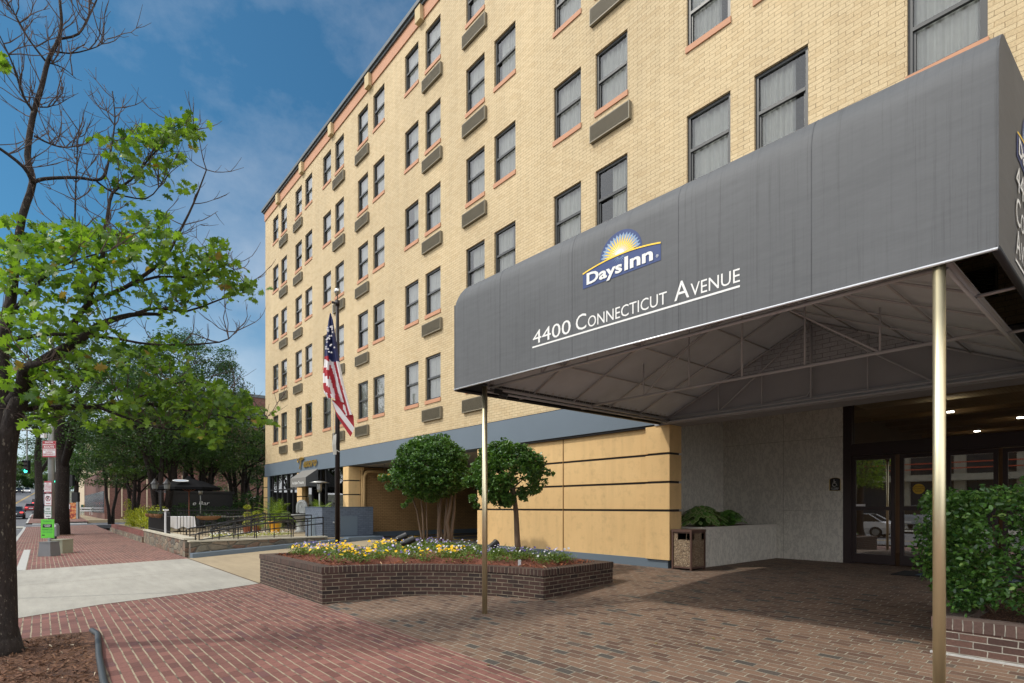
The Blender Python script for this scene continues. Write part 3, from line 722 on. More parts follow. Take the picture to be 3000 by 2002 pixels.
rpart('pilaster', 9.98, 10.42, 6.65, 7.25, .18, 3.015); rpart('pilaster', 9.98, 10.45, 13.0, 13.32, .18, 3.015)
rpart('pilaster', 9.95, 10.5, 22.4, 22.95, .1, 3.015); rpart('pilaster', 9.95, 10.4, 27.9, 28.6, .1, 3.015); rpart('pilaster', 9.95, 10.4, 33.55, 34.15, .1, 3.015)
m = MB(); m.box(10.03, 10.4, 6.72, 13.25, -.03, .18); m.build('plinth', 'bluepaint', hotel)
m = MB(); m.box(10.06, 10.081, 9.82, 9.832, .18, 3.0, 0); m.build('expansion_joint', plain('thin joint', srgb(150, 118, 76), .9), hotel)
m = MB(); m.box(10.0, 10.4, 7.25, 13.0, 3.0, 3.05); m.build('painted_shadow_gap', 'groove', hotel)  # dark strip put in for the shadow below the blue band
# garage
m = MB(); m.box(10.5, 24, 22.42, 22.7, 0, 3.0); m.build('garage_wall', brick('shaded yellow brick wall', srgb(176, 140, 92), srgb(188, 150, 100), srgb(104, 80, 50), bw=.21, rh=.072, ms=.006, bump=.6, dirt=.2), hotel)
m = MB(); m.box(10.5, 24, 22.2, 22.42, 0, .2); m.build('garage_kerb', 'bluepaint', hotel)
m = MB(); m.box(10.42, 24, 12.75, 13.0, 0, 3.04); m.box(24, 24.2, 12.75, 22.7, 0, 3.04); m.build('garage_rear_wall', plain('brown garage wall', srgb(70, 54, 46), .9), hotel)
m = MB(); m.box(10.5, 24.2, 8.0, 34, 3.04, 3.16); m.build('garage_ceiling', plain('dirty white ceiling', srgb(150, 144, 134), .9, var=.15), hotel)
m = MB(); m.box(10.5, 10.6, 22.3, 22.42, 2.85, 3.0); m.tube([(10.62, 22.33, .1), (10.62, 22.33, 2.6), (10.7, 22.3, 2.78), (10.9, 22.3, 2.84), (11.9, 22.3, 2.84)], .075, 10); m.tube([(10.53, 22.33, .1), (10.53, 22.33, 2.95)], .035, 8)
m.build('drain_pipe', 'stucco', hotel, smooth=True)
m = MB(); m.tube([(10.6, 16.2, 2.55), (10.6, 20.9, 2.55)], .075, 12); bar = m.build('clearance_bar', 'yellowpaint', hotel, smooth=True)
m = MB()
for y in (16.8, 20.4): m.tube([(10.6, y, 2.55), (10.6, y, 3.04)], .008, 5)
m.build('chain', 'black', bar)
# restaurant front
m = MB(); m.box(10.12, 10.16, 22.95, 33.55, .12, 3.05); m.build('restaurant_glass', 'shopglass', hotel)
m = MB()
for y in (23.0, 24.1, 25.2, 25.9, 26.9, 28.75, 29.6, 30.45, 31.3, 32.15, 33.0, 33.45): m.box(10.07, 10.19, y - .03, y + .03, .1, 3.045)
m.box(10.06, 10.18, 22.96, 33.5, .06, .16); m.box(10.06, 10.18, 28.62, 33.5, 2.2, 2.27)
m.build('restaurant_mullions', 'black', hotel)
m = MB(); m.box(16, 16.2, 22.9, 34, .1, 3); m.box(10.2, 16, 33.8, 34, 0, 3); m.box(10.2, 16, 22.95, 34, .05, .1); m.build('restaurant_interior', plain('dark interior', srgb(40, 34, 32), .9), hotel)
m = MB(); m.box(9.98, 10.06, 33.3, 33.55, .1, 3.045); m.build('blue_column', 'bluepaint', hotel)
# gold script sign
m = MB(); o_ = Vector((9.93, 28.2, 3.30)); du = Vector((0, -1, 0)); dv = Vector((0, 0, 1))
m.text('T', o_ + Vector((0, 0, -.08)), du, dv, height=.50, width=.62, shear=.35, depth=.03, bold=.035); m.text('esoro', o_ + Vector((0, -.62, -.04)), du, dv, height=.40, width=1.75, shear=.35, depth=.03, bold=.04)
n0 = len(m.f)
m.tube([o_ + Vector((-.03, .12, .42)), o_ + Vector((-.03, .22, .30)), o_ + Vector((-.03, .1, .24)), o_ + Vector((-.03, -.05, .36)), o_ + Vector((-.03, -.3, .46)), o_ + Vector((-.03, -.7, .40))], .025, 6)
m.build('script_sign', 'gold', hotel)
# awning over the restaurant door
aw = thing('door_awning', (10, 26.8, 2.3), 'grey sloping awning over the restaurant door with An Italian Treasure on its front', 'awning')
m = MB(); X0, X1, YA, YBw = 9.38, 9.96, 25.8, 27.88
m.face([(X0, YBw, 2.68), (X0, YA, 2.68), (X1, YA, 3.1), (X1, YBw, 3.1)]); m.face([(X0, YBw, 2.25), (X0, YA, 2.25), (X0, YA, 2.68), (X0, YBw, 2.68)])
m.face([(X0 + .01, YBw, 2.25), (X0 + .01, YA, 2.25), (X0 + .01, YA, 2.68), (X0 + .01, YBw, 2.68)])
m.build('awning_front', 'awning', aw)
for y in (YA, YBw):
    m = MB(); m.prism([(X0, y, 2.25), (X1, y, 2.25), (X1, y, 3.1), (X0, y, 2.68)], (0, .012, 0)); m.build('awning_side', 'awningdark', aw)
m = MB(); m.text('An Italian Treasure', (X0 - .006, 27.6, 2.38), (0, -1, 0), (0, 0, 1), height=.15, width=1.55); m.build('lettering', 'white', aw)

# ---- entrance recess
XW = 14.2
m = MB()
m.box(XW, XW + .3, 4.80, 7.76, 0, 3.9); m.box(10.42, XW + .3, 7.76, 8.0, 0, 3.9)
m.build('marble_wall', 'marble', hotel)
m = MB()
for y in (6.3, 7.0): pass
m.box(XW - .003, XW, 6.15, 6.158, 0, 3.8); m.box(XW - .003, XW, 4.8, 7.7, 2.93, 2.938); m.box(XW - .003, XW, 4.8, 6.15, 1.2, 1.206); m.build('marble_joint', plain('marble joint', srgb(150, 144, 132), .9), hotel)
m = MB(); m.box(10.5, 20, YB, 7.9, 3.8, 3.9); m.build('recess_ceiling', plain('recess ceiling', srgb(130, 124, 116), .9), hotel)
m = MB(); F = lambda *a: m.box(*a)
door = MB(); d = door.box
d(XW, XW + .22, 4.62, 4.8, 0, 3.8); d(XW + .02, XW + .14, YB, 4.62, 2.45, 2.74); d(XW - .03, XW + .02, YB, 4.62, 2.47, 2.72)
d(XW + .02, XW + .14, YB, 4.62, 3.72, 3.8)
df = door.build('door_frame', 'bronze', hotel)
leafy = [(4.62, 3.78), (3.70, 2.88), (2.88, 2.06), (2.0, 1.0), (1.0, 0.0), (0., -1.2), (-1.2, -2.4)]
for q, (y1, y0) in enumerate(leafy):
    dm = MB(); t = .075; X = XW + (.03 if q % 2 == 0 else .06)
    dm.box(X, X + .06, y1 - t, y1, .02, 2.44); dm.box(X, X + .06, y0, y0 + t, .02, 2.44); dm.box(X, X + .06, y0 + t, y1 - t, 2.36, 2.44); dm.box(X, X + .06, y0 + t, y1 - t, .02, .23); dm.box(X, X + .06, y0 + t, y1 - t, 1.22, 1.30)
    dd = dm.build('door', 'bronze', hotel)
    gm = MB(); gm.face([(X + .03, y1 - t, .23), (X + .03, y0 + t, .23), (X + .03, y0 + t, 2.36), (X + .03, y1 - t, 2.36)]); gm.build('door_glass', 'doorglass', dd)
    if q in (0, 1):
        gm = MB(); 
        if q == 1:
            gm.face([(X + .015, 3.36 + .11 * math.cos(w), 1.68 + .11 * math.sin(w)) for w in [math.tau * k / 20 for k in range(20)][::-1]]); gm.build('round_sticker', 'yellowpaint', dd)
            tm = MB(); tm.text('CAUTION', (X + .008, 3.36, 1.715), (0, -1, 0), (0, 0, 1), height=.028, align='C'); tm.text('AUTOMATIC', (X + .008, 3.36, 1.668), (0, -1, 0), (0, 0, 1), height=.028, align='C'); tm.text('DOOR', (X + .008, 3.36, 1.62), (0, -1, 0), (0, 0, 1), height=.028, align='C'); tm.build('sticker_text', 'black', dd)
        else:
            gm.box(X + .01, X + .02, 4.36, 4.54, 1.31, 1.36); gm.build('door_sticker', 'signwhite', dd)
m = MB(); m.face([(XW + .08, 4.62, 2.74), (XW + .08, YB, 2.74), (XW + .08, YB, 3.72), (XW + .08, 4.62, 3.72)]); m.build('transom_glass', 'doorglass', hotel)
# lobby
m = MB(); m.box(XW + .3, 22, YB, 4.9, -.02, .0); m.box(22, 22.2, YB, 5, 0, 3.8); m.box(XW + .3, 22, 4.8, 5, 0, 3.8); m.build('lobby_room', plain('brown lobby wall', srgb(104, 80, 58), .8, var=.2), hotel)
m = MB()
for k in range(6): m.box(15.0 + k * 1.15, 15.35 + k * 1.15, YB, 4.8, 3.45 - .0 * k, 3.62)
m.build('ceiling_beam', 'wood', hotel)
m = MB(); m.box(15.6, 21, 1, 4.5, 3.66, 3.69)
for (x, y) in ((15.7, 3.1), (18.0, 2.2), (20.3, 3.4)):
    q = MB(); q.lathe((x, y, 3.44), [(.0, 0), (.07, 0), (.07, .02), (0, .02)], 14); q.build('ceiling_light', 'downlight', hotel)
for (x, y, z) in ((19.5, 2.6, 1.55), (19.5, 1.2, 1.5), (18.5, .4, 2.05), (18.5, .1, 2.05), (17.5, 1.7, 1.6)):
    q = MB(); q.lathe((x, y, z), [(.13, 0), (.08, .16)], 12); q.build('lamp_shade', 'lampwarm', hotel)
# sign by the door
sg = thing('accessible_entrance_sign', (XW, 4.93, 1.72), 'small black plaque with a wheelchair symbol on the marble wall beside the doors', 'sign')
m = MB(); yc, zc = 4.965, 1.68
pl = [(XW - .012, yc + .115, zc), (XW - .012, yc - .115, zc), (XW - .012, yc - .115, zc + .25)] + [(XW - .012, yc - .115 * math.cos(w), zc + .25 + .05 * math.sin(w)) for w in (.5, 1., 1.57, 2.1, 2.6)] + [(XW - .012, yc + .115, zc + .25)]
m.prism(pl[::-1], (.01, 0, 0)); m.build('plaque', 'black', sg)
m = MB(); 
for a, b in zip(pl, pl[1:] + pl[:1]):
    m.tube([Vector(a) + Vector((-.003, 0, 0)), Vector(b) + Vector((-.003, 0, 0))], .0035, 4)
m.build('gold_border', 'gold', sg)
m = MB(); B = Vector((XW - .016, yc + .01, zc + .10)); pp = lambda y, z: B + Vector((0, -y, z))
m.tube([pp(-.01, .135), pp(-.008, .07), pp(.03, .065), pp(.045, .02), pp(.062, .02)], .006, 6); m.tube([pp(-.008, .105), pp(.028, .1)], .0055, 6)
m.tube([pp(-.03 + 0, .09)] + [pp(.0 + .042 * math.cos(w), .038 + .042 * math.sin(w)) for w in [2.2, 2.8, 3.4, 4., 4.6, 5.2, 5.8]], .005, 6); m.lathe(pp(-.01, .148), [(0, -.012), (.011, 0), (0, .012)], 8)
m.build('wheelchair_symbol', 'white', sg)
m = MB(); m.text('ACCESSIBLE', (XW - .016, yc, zc + .048), (0, -1, 0), (0, 0, 1), height=.022, width=.16, align='C'); m.text('ENTRANCE', (XW - .016, yc, zc + .018), (0, -1, 0), (0, 0, 1), height=.022, width=.14, align='C'); m.build('lettering', 'white', sg)
# doormat
m = MB(); z = .004; m.prism([(12.35, 1.2, z), (13.25, 1.2, z), (13.25, 3.35, z), (12.35, 3.35, z)], (0, 0, .014))
mat_ = thing('doormat', (12.8, 2.3, 0), 'black doormat with pale blue printed lettering in front of the sliding doors', 'doormat')
m.build('mat', plain('black rubber mat', srgb(34, 34, 36), .95), mat_)
m = MB(); m.face([(12.5, 3.0, .0195), (13.05, 3.0, .0195), (13.05, 1.5, .0195), (12.5, 1.5, .0195)]); m.build('mat_print', plain('mat print blue', srgb(70, 96, 116), .95), mat_)
m = MB(); m.text('DAYS INN', (12.6, 2.85, .0215), (0, -1, 0), (1, 0, 0), height=.32, width=1.25, depth=0.001); m.build('mat_lettering', plain('mat print pale', srgb(160, 170, 170), .95), mat_)
# marble planter in the recess with hostas
mp_ = thing('marble_planter', (12.4, 7.0, 0), 'cream marble planter box against the end wall of the entrance recess', 'planter')
m = MB(); m.box(10.72, XW - .005, 6.32, 6.42, 0, .80); m.box(10.72, 10.82, 6.42, 7.755, 0, .80); m.build('box', 'marble', mp_)
m = MB(); m.box(10.70, XW - .004, 6.30, 6.46, .80, .86); m.box(10.70, 10.86, 6.46, 7.755, .80, .86); m.build('rim', plain('pale marble rim', srgb(206, 200, 190), .5), mp_)
m = MB(); m.box(10.86, XW - .01, 6.46, 7.755, .6, .83); m.build('mulch', 'mulch', mp_)
def hosta(x, y, r, n, s, edge=True):
    h = thing('hosta', (x, y, .83), ('large hosta with cream edged leaves at the street end of the marble planter' if edge else 'small plain green leafy plant at the door end of the marble planter'), 'plant')
    lf, ed = MB(), MB()
    for k in range(n):
        a = random.uniform(0, math.tau); rr_ = r * random.uniform(.25, 1.); hgt = (1 - (rr_ / r) ** 1.8) * r * .5 + .08 + random.uniform(-.05, .06)
        c = Vector((x + rr_ * math.cos(a), y + rr_ * math.sin(a) * .75, .83 + hgt)); out = Vector((math.cos(a), math.sin(a), -.35 - .5 * rr_ / r)).normalized(); sd = Vector((-math.sin(a), math.cos(a), 0)); sc = s * random.uniform(.7, 1.15)
        nn = sd.cross(out) * -1
        if nn.z < 0: nn = -nn
        def pt(u_, v_, k_=1): return c + out * (u_ * sc) + sd * (v_ * sc * k_) - nn * (.25 * u_ * u_ * sc + .25 * v_ * v_ * sc)
        prof = [(-.5, 0), (-.42, .22), (-.15, .36), (.15, .32), (.38, .16), (.55, 0)]
        op = prof + [(u_, -v_) for u_, v_ in prof[-2:0:-1]]
        lf.face([pt(u_, v_) + nn * .006 for u_, v_ in [(a_ * .76, b_ * .72) for a_, b_ in op]] if edge else [pt(u_, v_) for u_, v_ in op])
        if edge: ed.face([pt(u_, v_) for u_, v_ in op])
        lf.tube([Vector((x, y, .83)), c - out * .5 * sc], .004, 4)
    lf.build('leaves', 'hosta', h)
    if edge: ed.build('leaf_edges', 'hostaedge', h)
hosta(11.75, 6.95, .74, 190, .17); hosta(12.95, 6.95, .55, 170, .115, False)
# litter bin
tb = thing('litter_bin', (10.2, 6.4, 0), 'square brown bin with pebble panels standing between the yellow pilaster and marble planter', 'litter bin')
x0, x1, y0, y1 = 9.98, 10.52, 6.14, 6.6
m = MB(); m.box(x0 + .02, x1 - .02, y0 + .02, y1 - .02, .06, .62); 
m.box(x0 + .02, x1 - .02, y0 + .02, y0 + .12, .62, .76); m.box(x0 + .02, x1 - .02, y1 - .12, y1 - .02, .62, .76) if False else None
for yy in ((y0 + .02, y0 + .13), (y1 - .13, y1 - .02)): m.box(x0 + .02, x0 + .04, yy[0], yy[1], .62, .76)
for xx in ((x0 + .02, x0 + .13), (x1 - .13, x1 - .02)): m.box(xx[0], xx[1], y0 + .02, y0 + .04, .62, .76)
m.build('panels', 'aggregate', tb)
m = MB()
for (a, b) in ((x0, y0), (x1 - .035, y0), (x0, y1 - .035), (x1 - .035, y1 - .035)): m.box(a, a + .035, b, b + .035, 0, .80)
m.box(x0 - .005, x1 + .005, y0 - .005, y1 + .005, .78, .83); m.box(x0 + .01, x1 - .01, y0 + .01, y1 - .01, .04, .075); m.box(x0 + .015, x1 - .015, y0 + .014, y0 + .045, .755, .78); m.box(x0 + .014, x0 + .045, y0 + .015, y1 - .015, .755, .78)
m.build('frame', 'brownpaint', tb, bevel=.004)
m = MB(); m.box(x0 + .05, x1 - .05, y0 + .05, y1 - .05, .1, .775, skip='-x-y'); m.build('liner', plain('black bin bag', srgb(24, 24, 24), .5), tb)
# ================================================================ CANOPY
FX = lambda y: 4.985 - .037 * y
cz = 3.056; zc_ = 4.32; zt_ = 4.50
can = thing('entrance_canopy', (6.5, 3.8, 0), 'large charcoal fabric canopy over the hotel entrance carrying the street address', 'canopy')
Y0, Y1 = .72, 6.88
prof = [(0, cz), (.0, 3.5), (.0, 3.9), (0, zc_)] + [(.012, 4.42), (.045, 4.50), (.09, 4.56), (.15, 4.605), (.21, 4.63)] + [(1.2, 4.76), (5.0, 5.45)]
m = MB(); ny = 40
def cp(y, q):
    dx, z = prof[q]; e = 0
    # corners of the cover curve in at the ends
    d = Y1 - y
    if q >= 4 and d < .15: 
        k = 1 - d / .15; e = .13 * (1 - math.sqrt(max(0, 1 - k * k)))
        z -= e
    wob = .006 * math.sin(y * 2.1 + q) if 3 < q < 8 else 0
    return Vector((FX(y) + dx + wob, y, z))
ys = sorted(set([Y0, Y0 + .04, Y0 + .1, Y0 + .16, Y0 + .22, Y1 - .15, Y1 - .11, Y1 - .07, Y1 - .03, Y1] + [Y0 + (Y1 - Y0) * k / ny for k in range(ny + 1)]))
base = {}
for i, y in enumerate(ys):
    for q in range(len(prof)): base[i, q] = len(m.v); m.v.append(cp(y, q))
for i in range(len(ys) - 1):
    for q in range(len(prof) - 1):
        m.f.append([base[i + 1, q], base[i, q], base[i, q + 1], base[i + 1, q + 1]]); m.m.append(0); m.uv += [(0, 0)] * 4
for i, rev in ((0, False), (len(ys) - 1, True)):
    y = ys[i]; low = [Vector((10, y, cz + .0))]
    pts = [m.v[base[i, q]].copy() for q in range(len(prof))] + [Vector((9.98, y, 5.4)), Vector((9.98, y, cz))]
    pts = pts if rev is False else pts[::-1]
    m.face(pts[::-1] if not rev else pts[::-1])
m.build('fabric_cover', 'canopy', can, smooth=False)
sh = [o for o in kids(can)][0]
for p in sh.data.polygons: p.use_smooth = len(p.vertices) == 4
# seams
for y in (1.9, 3.14, 4.55, 5.85): m = MB(); m.tube([cp(y, q) + Vector((-.001, 0, 0)) for q in range(0, 9)], .0028, 4); m.build('seam', 'canopy', can)
m = MB(); m.tube([cp(Y0, q) + Vector((-.003, 0, 0)) for q in range(0, 7)], .006, 6); m.build('piping', 'canopy', can); m = MB(); m.tube([cp(Y1, q) for q in range(0, 9)], .008, 6); m.build('piping', 'canopy', can)
m = MB(); m.tube([(FX(Y0) - .008, Y0, cz), (FX(Y1) - .008, Y1, cz)], .011, 8); m.build('trim_rail', 'chrome', can, smooth=True)
m = MB()
for y in (Y0 + .01, Y1 - .01): m.tube([(FX(y), y, cz + .0), (9.95, y, cz)], .028, 8)
m.tube([(FX(Y0) + .03, Y0, cz + .02), (FX(Y1) + .03, Y1, cz + .02)], .022, 8)
m.build('rim_frame', 'black', can, smooth=True)
m = MB()
# lining: two slopes up to the middle ridge
LY0, LY1, RY, LZ, RZ = 1.02, 6.6, 3.82, 3.16, 4.44
XA, XB = 5.05, 9.93
for (ya, s_) in ((LY0, 1), (LY1, -1)):
    nx = 8
    for k in range(nx):
        a = XA + (XB - XA) * k / nx; b = XA + (XB - XA) * (k + 1) / nx
        for j in range(6):
            p = lambda x, j_: (x, ya + (RY - ya) * j_ / 6, LZ + (RZ - LZ) * j_ / 6)
            q = [p(a, j), p(b, j), p(b, j + 1), p(a, j + 1)]
            m.face(q if s_ < 0 else q[::-1])
m.face([(XA, LY0, LZ), (XA, LY1, LZ), (XA, RY, RZ)])
m.build('lining', 'lining', can)
fr = MB(); T = lambda a, b, r_=.016: fr.tube([a, b], r_, 6)
yz = lambda ya, f_, dz=-.035: (ya + (RY - ya) * f_, LZ + (RZ - LZ) * f_ + dz)
for ya in (LY0, LY1):
    T((XA, ya, LZ - .06), (XB, ya, LZ - .06), .026); T((XA, ya, LZ - .12), (XB, ya, LZ - .12), .018)
    for k in range(6):
        x = XA + .08 + (XB - XA - .16) * k / 5; y2, z2 = yz(ya, 1); T((x, ya, LZ - .04), (x, y2, z2), .014)
    for f_ in (.25, .5, .75): y2, z2 = yz(ya, f_); T((XA, y2, z2), (XB, y2, z2), .012)
    for x in (6.0, 7.5, 9.0): T((x, ya, LZ - .09), (x, Y0 + .01 if ya == LY0 else Y1 - .01, cz + .02), .016)
T((XA, RY, RZ - .04), (XB, RY, RZ - .04), .02)
for x, r_ in ((7.5, .022), (9.86, .020), (5.2, .02)):
    T((x, LY0, LZ - .05), (x, LY1, LZ - .05), r_)
    T((x, RY, LZ - .05), (x, RY, RZ - .04), .015)
    for ya in (LY0, LY1):
        for f_ in (.4, .7):
            y2, z2 = yz(ya, f_); T((x, y2, LZ - .05), (x, y2, z2), .012)
        y2, _ = yz(ya, .4); T((x, y2, LZ - .05), (x, RY, RZ - .06), .013)
fr.build('steel_frame', 'frame', can, smooth=True)
m = MB()
for ya in (LY0, LY1):
    k = 0; x = XA + .1
    while x < XB - .1:
        m.tube([(x, ya, LZ - .07), (x + .05, ya + (.07 if ya == LY0 else -.07), LZ + .05), (x + .085, ya, LZ - .07)], .0035, 4, cap=False); x += .16
for ya in (LY0, LY1):
    for k in range(26):
        f_ = .04 + k / 27; y2, z2 = yz(ya, f_, 0); y3, z3 = yz(ya, f_ + .02, .0); m.tube([(XB - .02, y2, z2 + .03), (XB - .1, y3, z3 - .02), (XB - .02, y3, z3 + .04)], .003, 4, cap=False)
m.build('lacing', 'lace', can)
m = MB()
# painted gable behind the lining and the steel flange
m.face([(9.975, LY1 - .02, LZ + .57 * 0 + .02), (9.975, LY0 + .02, LZ + .02), (9.975, RY, RZ + .1)])
tri = MB(); zz = 3.745; f0 = (zz - LZ) / (RZ - LZ)
tri.face([(9.972, LY1 + (RY - LY1) * (f0 - .12), zz), (9.972, LY0 + (RY - LY0) * (f0 - .12), zz), (9.972, RY, RZ + .16)])
tri.build('painted_gable', 'greybrick', hotel)
m = MB(); m.box(9.80, 9.95, LY0 - .3, LY1 + .1, 3.03, 3.055); m.box(9.9, 9.95, LY0 - .3, LY1 + .1, 3.06, 3.16); m.build('wall_flange', 'frame', can)
m = MB(); m.tube([(9.9, 4.5, 3.16), (9.9, 3.9, 3.18), (9.9, 3.82, 3.3), (9.9, 3.82, 4.3)], .012, 6); m.build('conduit', 'frame', can, smooth=True)
for y in (Y0 + .33, Y1 - .40):
    m = MB(); x = 5.0 - .01; m.tube([(x, y, gz(x, y)), (x, y, cz + .02)], .039, 24, cap=True)
    m.build('pole', 'brass', can, smooth=True)
m = MB(); m.obox((5.2, 6.42, 3.02), (.05, 0, 0), (0, .035, .01), (0, -.01, .035)); m.tube([(5.25, 6.45, 3.0), (5.34, 6.38, 2.95)], .045, 10); m.tube([(5.1, 6.5, 3.06), (5.2, 6.44, 3.04)], .01, 5); m.build('floodlight', 'black', can)
# lettering on the front
du = Vector((.037, -1, 0)).normalized(); dv = Vector((0, 0, 1))
m = MB()
def lt(body, ya, yb, z, h, **k): m.text(body, (FX(ya) - .001, ya, z), du, dv, height=h, width=abs(ya - yb), depth=.002, **k)
lt('4400', 5.21, 4.57, 3.375, .17)
lt('C', 4.49, 4.33, 3.375, .185); lt('ONNECTICUT', 4.305, 3.27, 3.375, .128); lt('A', 3.185, 3.02, 3.37, .19); lt('VENUE', 3.005, 2.51, 3.37, .128)
m.build('street_address', 'white', can)
m = MB(); m.face([(FX(5.22) - .003, 5.22, 3.328), (FX(2.51) - .003, 2.51, 3.318), (FX(2.51) - .003, 2.51, 3.338), (FX(5.22) - .003, 5.22, 3.348)]); m.build('underline', 'white', can)
def logo(org, u_, sc, par):
    """org = sun centre, banner 1.04 m wide"""
    v_ = Vector((0, 0, 1)); n_ = Vector(u_).cross(v_); u_ = Vector(u_)
    P = lambda x, z, d: org + u_ * (x * sc) + v_ * (z * sc) + n_ * (.002 + d)
    arc = lambda x: .055 * (1 - (x / .52) ** 2) - .055
    lg = MB(); lg.face([P(.28 * math.cos(w), .0 + .255 * math.sin(w), 0) for w in [math.pi * k / 24 for k in range(25)]]); lg.face([P(-.28, 0, 0), P(-.25, -.06, 0), P(.25, -.06, 0), P(.28, 0, 0)])
    xs = [-.53 + 1.04 * k / 20 for k in range(21)]
    lg.face([P(-.53, -.235, .001), P(.51, -.235, .001)] + [P(x, arc(x) - .01, .001) for x in xs[::-1]])
    root = lg.build('logo', 'logoblue', par)
    q = MB(); nr = 17
    q.face([P(.27 * (1 if k % 2 else .86) * math.cos(w), .235 * (1 if k % 2 else .86) * math.sin(w) - .01, .002) for k, w in [(k, R(4) + R(172) * k / (2 * nr)) for k in range(2 * nr + 1)]]); q.build('pale_rays', 'logopale', root)
    q = MB(); q.face([P(.215 * (1.12 if k % 2 else .66) * math.cos(w), .19 * (1.15 if k % 2 else .64) * math.sin(w) - .01, .0035) for k, w in [(k, R(2) + R(176) * k / (2 * nr)) for k in range(2 * nr + 1)]]); q.build('sun_rays', 'logoyellow', root)
    q = MB(); q.face([P(.13 * (1.25 if k % 2 else .42) * math.cos(w), .12 * (1.25 if k % 2 else .42) * math.sin(w) - .01, .005) for k, w in [(k, R(2) + R(176) * k / (2 * nr)) for k in range(2 * nr + 1)]]); 
    q.face([P(.055 * math.cos(w), .055 * math.sin(w) - .005, .0055) for w in [math.pi * k / 12 for k in range(13)]]); q.build('sun_centre', 'white', root)
    q = MB()
    for a, b in zip(xs, xs[1:]): q.face([P(a, arc(a) - .012, .006), P(b, arc(b) - .012, .006), P(b, arc(b) + .004, .006), P(a, arc(a) + .004, .006)])
    q.build('gold_line', 'logoyellow', root)
    q = MB()
    for k in range(9):
        w = math.pi + R(20) + R(140) * k / 8; q.face([P(.03 * math.cos(w - .1), -.015 + .03 * math.sin(w - .1), .004), P(.11 * math.cos(w), -.015 + .10 * math.sin(w), .004), P(.03 * math.cos(w + .1), -.015 + .03 * math.sin(w + .1), .004)])
    q.build('rays_below', 'logopale', root)
    q = MB(); q.text('Days', P(-.47, -.20, .003), u_, v_, height=.125 * sc, width=.50 * sc, bold=.03, depth=.004); q.text('Inn', P(.06, -.20, .003), u_, v_, height=.14 * sc, width=.36 * sc, bold=.03, depth=.004)
    q.text('®', P(.455, -.195, .003), u_, v_, height=.03 * sc, depth=.004); q.build('logo_lettering', 'white', root)
logo(Vector((FX(3.84) - .001, 3.85, 4.075)), du, 1.0, can)
# the same on the end of the canopy
m = MB(); u2 = Vector((1, 0, 0)); 
m.text('4400', (5.62, Y0 - .006, 3.72), u2, dv, height=.20, width=.72); m.text('C', (5.62, Y0 - .006, 3.46), u2, dv, height=.21, width=.19); m.text('ONNECTICUT', (5.84, Y0 - .006, 3.46), u2, dv, height=.15, width=1.25); m.text('A', (5.62, Y0 - .006, 3.22), u2, dv, height=.2, width=.19); m.text('VENUE', (5.84, Y0 - .006, 3.22), u2, dv, height=.15, width=.6)
m.face([(5.62, Y0 - .006, 3.165), (6.5, Y0 - .006, 3.165), (6.5, Y0 - .006, 3.185), (5.62, Y0 - .006, 3.185)]); m.build('end_address', 'white', can)
logo(Vector((6.2, Y0 - .002, 4.22)), u2, 1.0, can)

# ================================================================ BRICK PLANTER WITH CLIPPED TREES
PZ = .275
pl = thing('brick_planter', (5.8, 9.2, 0), 'low dark brown brick planter with a curved front wall full of pansies', 'planter')
A_, B_, C_, D_, E_ = (3.62, 9.2), (3.62, 12.68), (8.1, 12.68), (8.1, 6.62), (6.18, 6.47)
cur = []
for k in range(1, 24):
    f_ = k / 24; x = E_[0] + (A_[0] - E_[0]) * f_; y = E_[1] + (A_[1] - E_[1]) * f_; bul = 4 * f_ * (1 - f_) * .62
    nx_, ny_ = (A_[1] - E_[1]), -(A_[0] - E_[0]); ln = math.hypot(nx_, ny_); cur.append((x + nx_ / ln * bul, y + ny_ / ln * bul))
loop = [A_, B_, C_, D_, E_] + cur
def inset(lp, d):
    out_ = []; n = len(lp)
    ar = sum(lp[i][0] * lp[(i + 1) % n][1] - lp[(i + 1) % n][0] * lp[i][1] for i in range(n)); sg_ = 1 if ar > 0 else -1
    for i in range(n):
        p0_, p1_, p2_ = lp[i - 1], lp[i], lp[(i + 1) % n]
        def nn(a, b): L_ = math.hypot(b[0] - a[0], b[1] - a[1]); return (-(b[1] - a[1]) / L_ * sg_, (b[0] - a[0]) / L_ * sg_)
        n1_, n2_ = nn(p0_, p1_), nn(p1_, p2_); bx, by = n1_[0] + n2_[0], n1_[1] + n2_[1]; k = 2 / max(.3, bx * bx + by * by)
        out_.append((p1_[0] + bx * k * d, p1_[1] + by * k * d))
    return out_
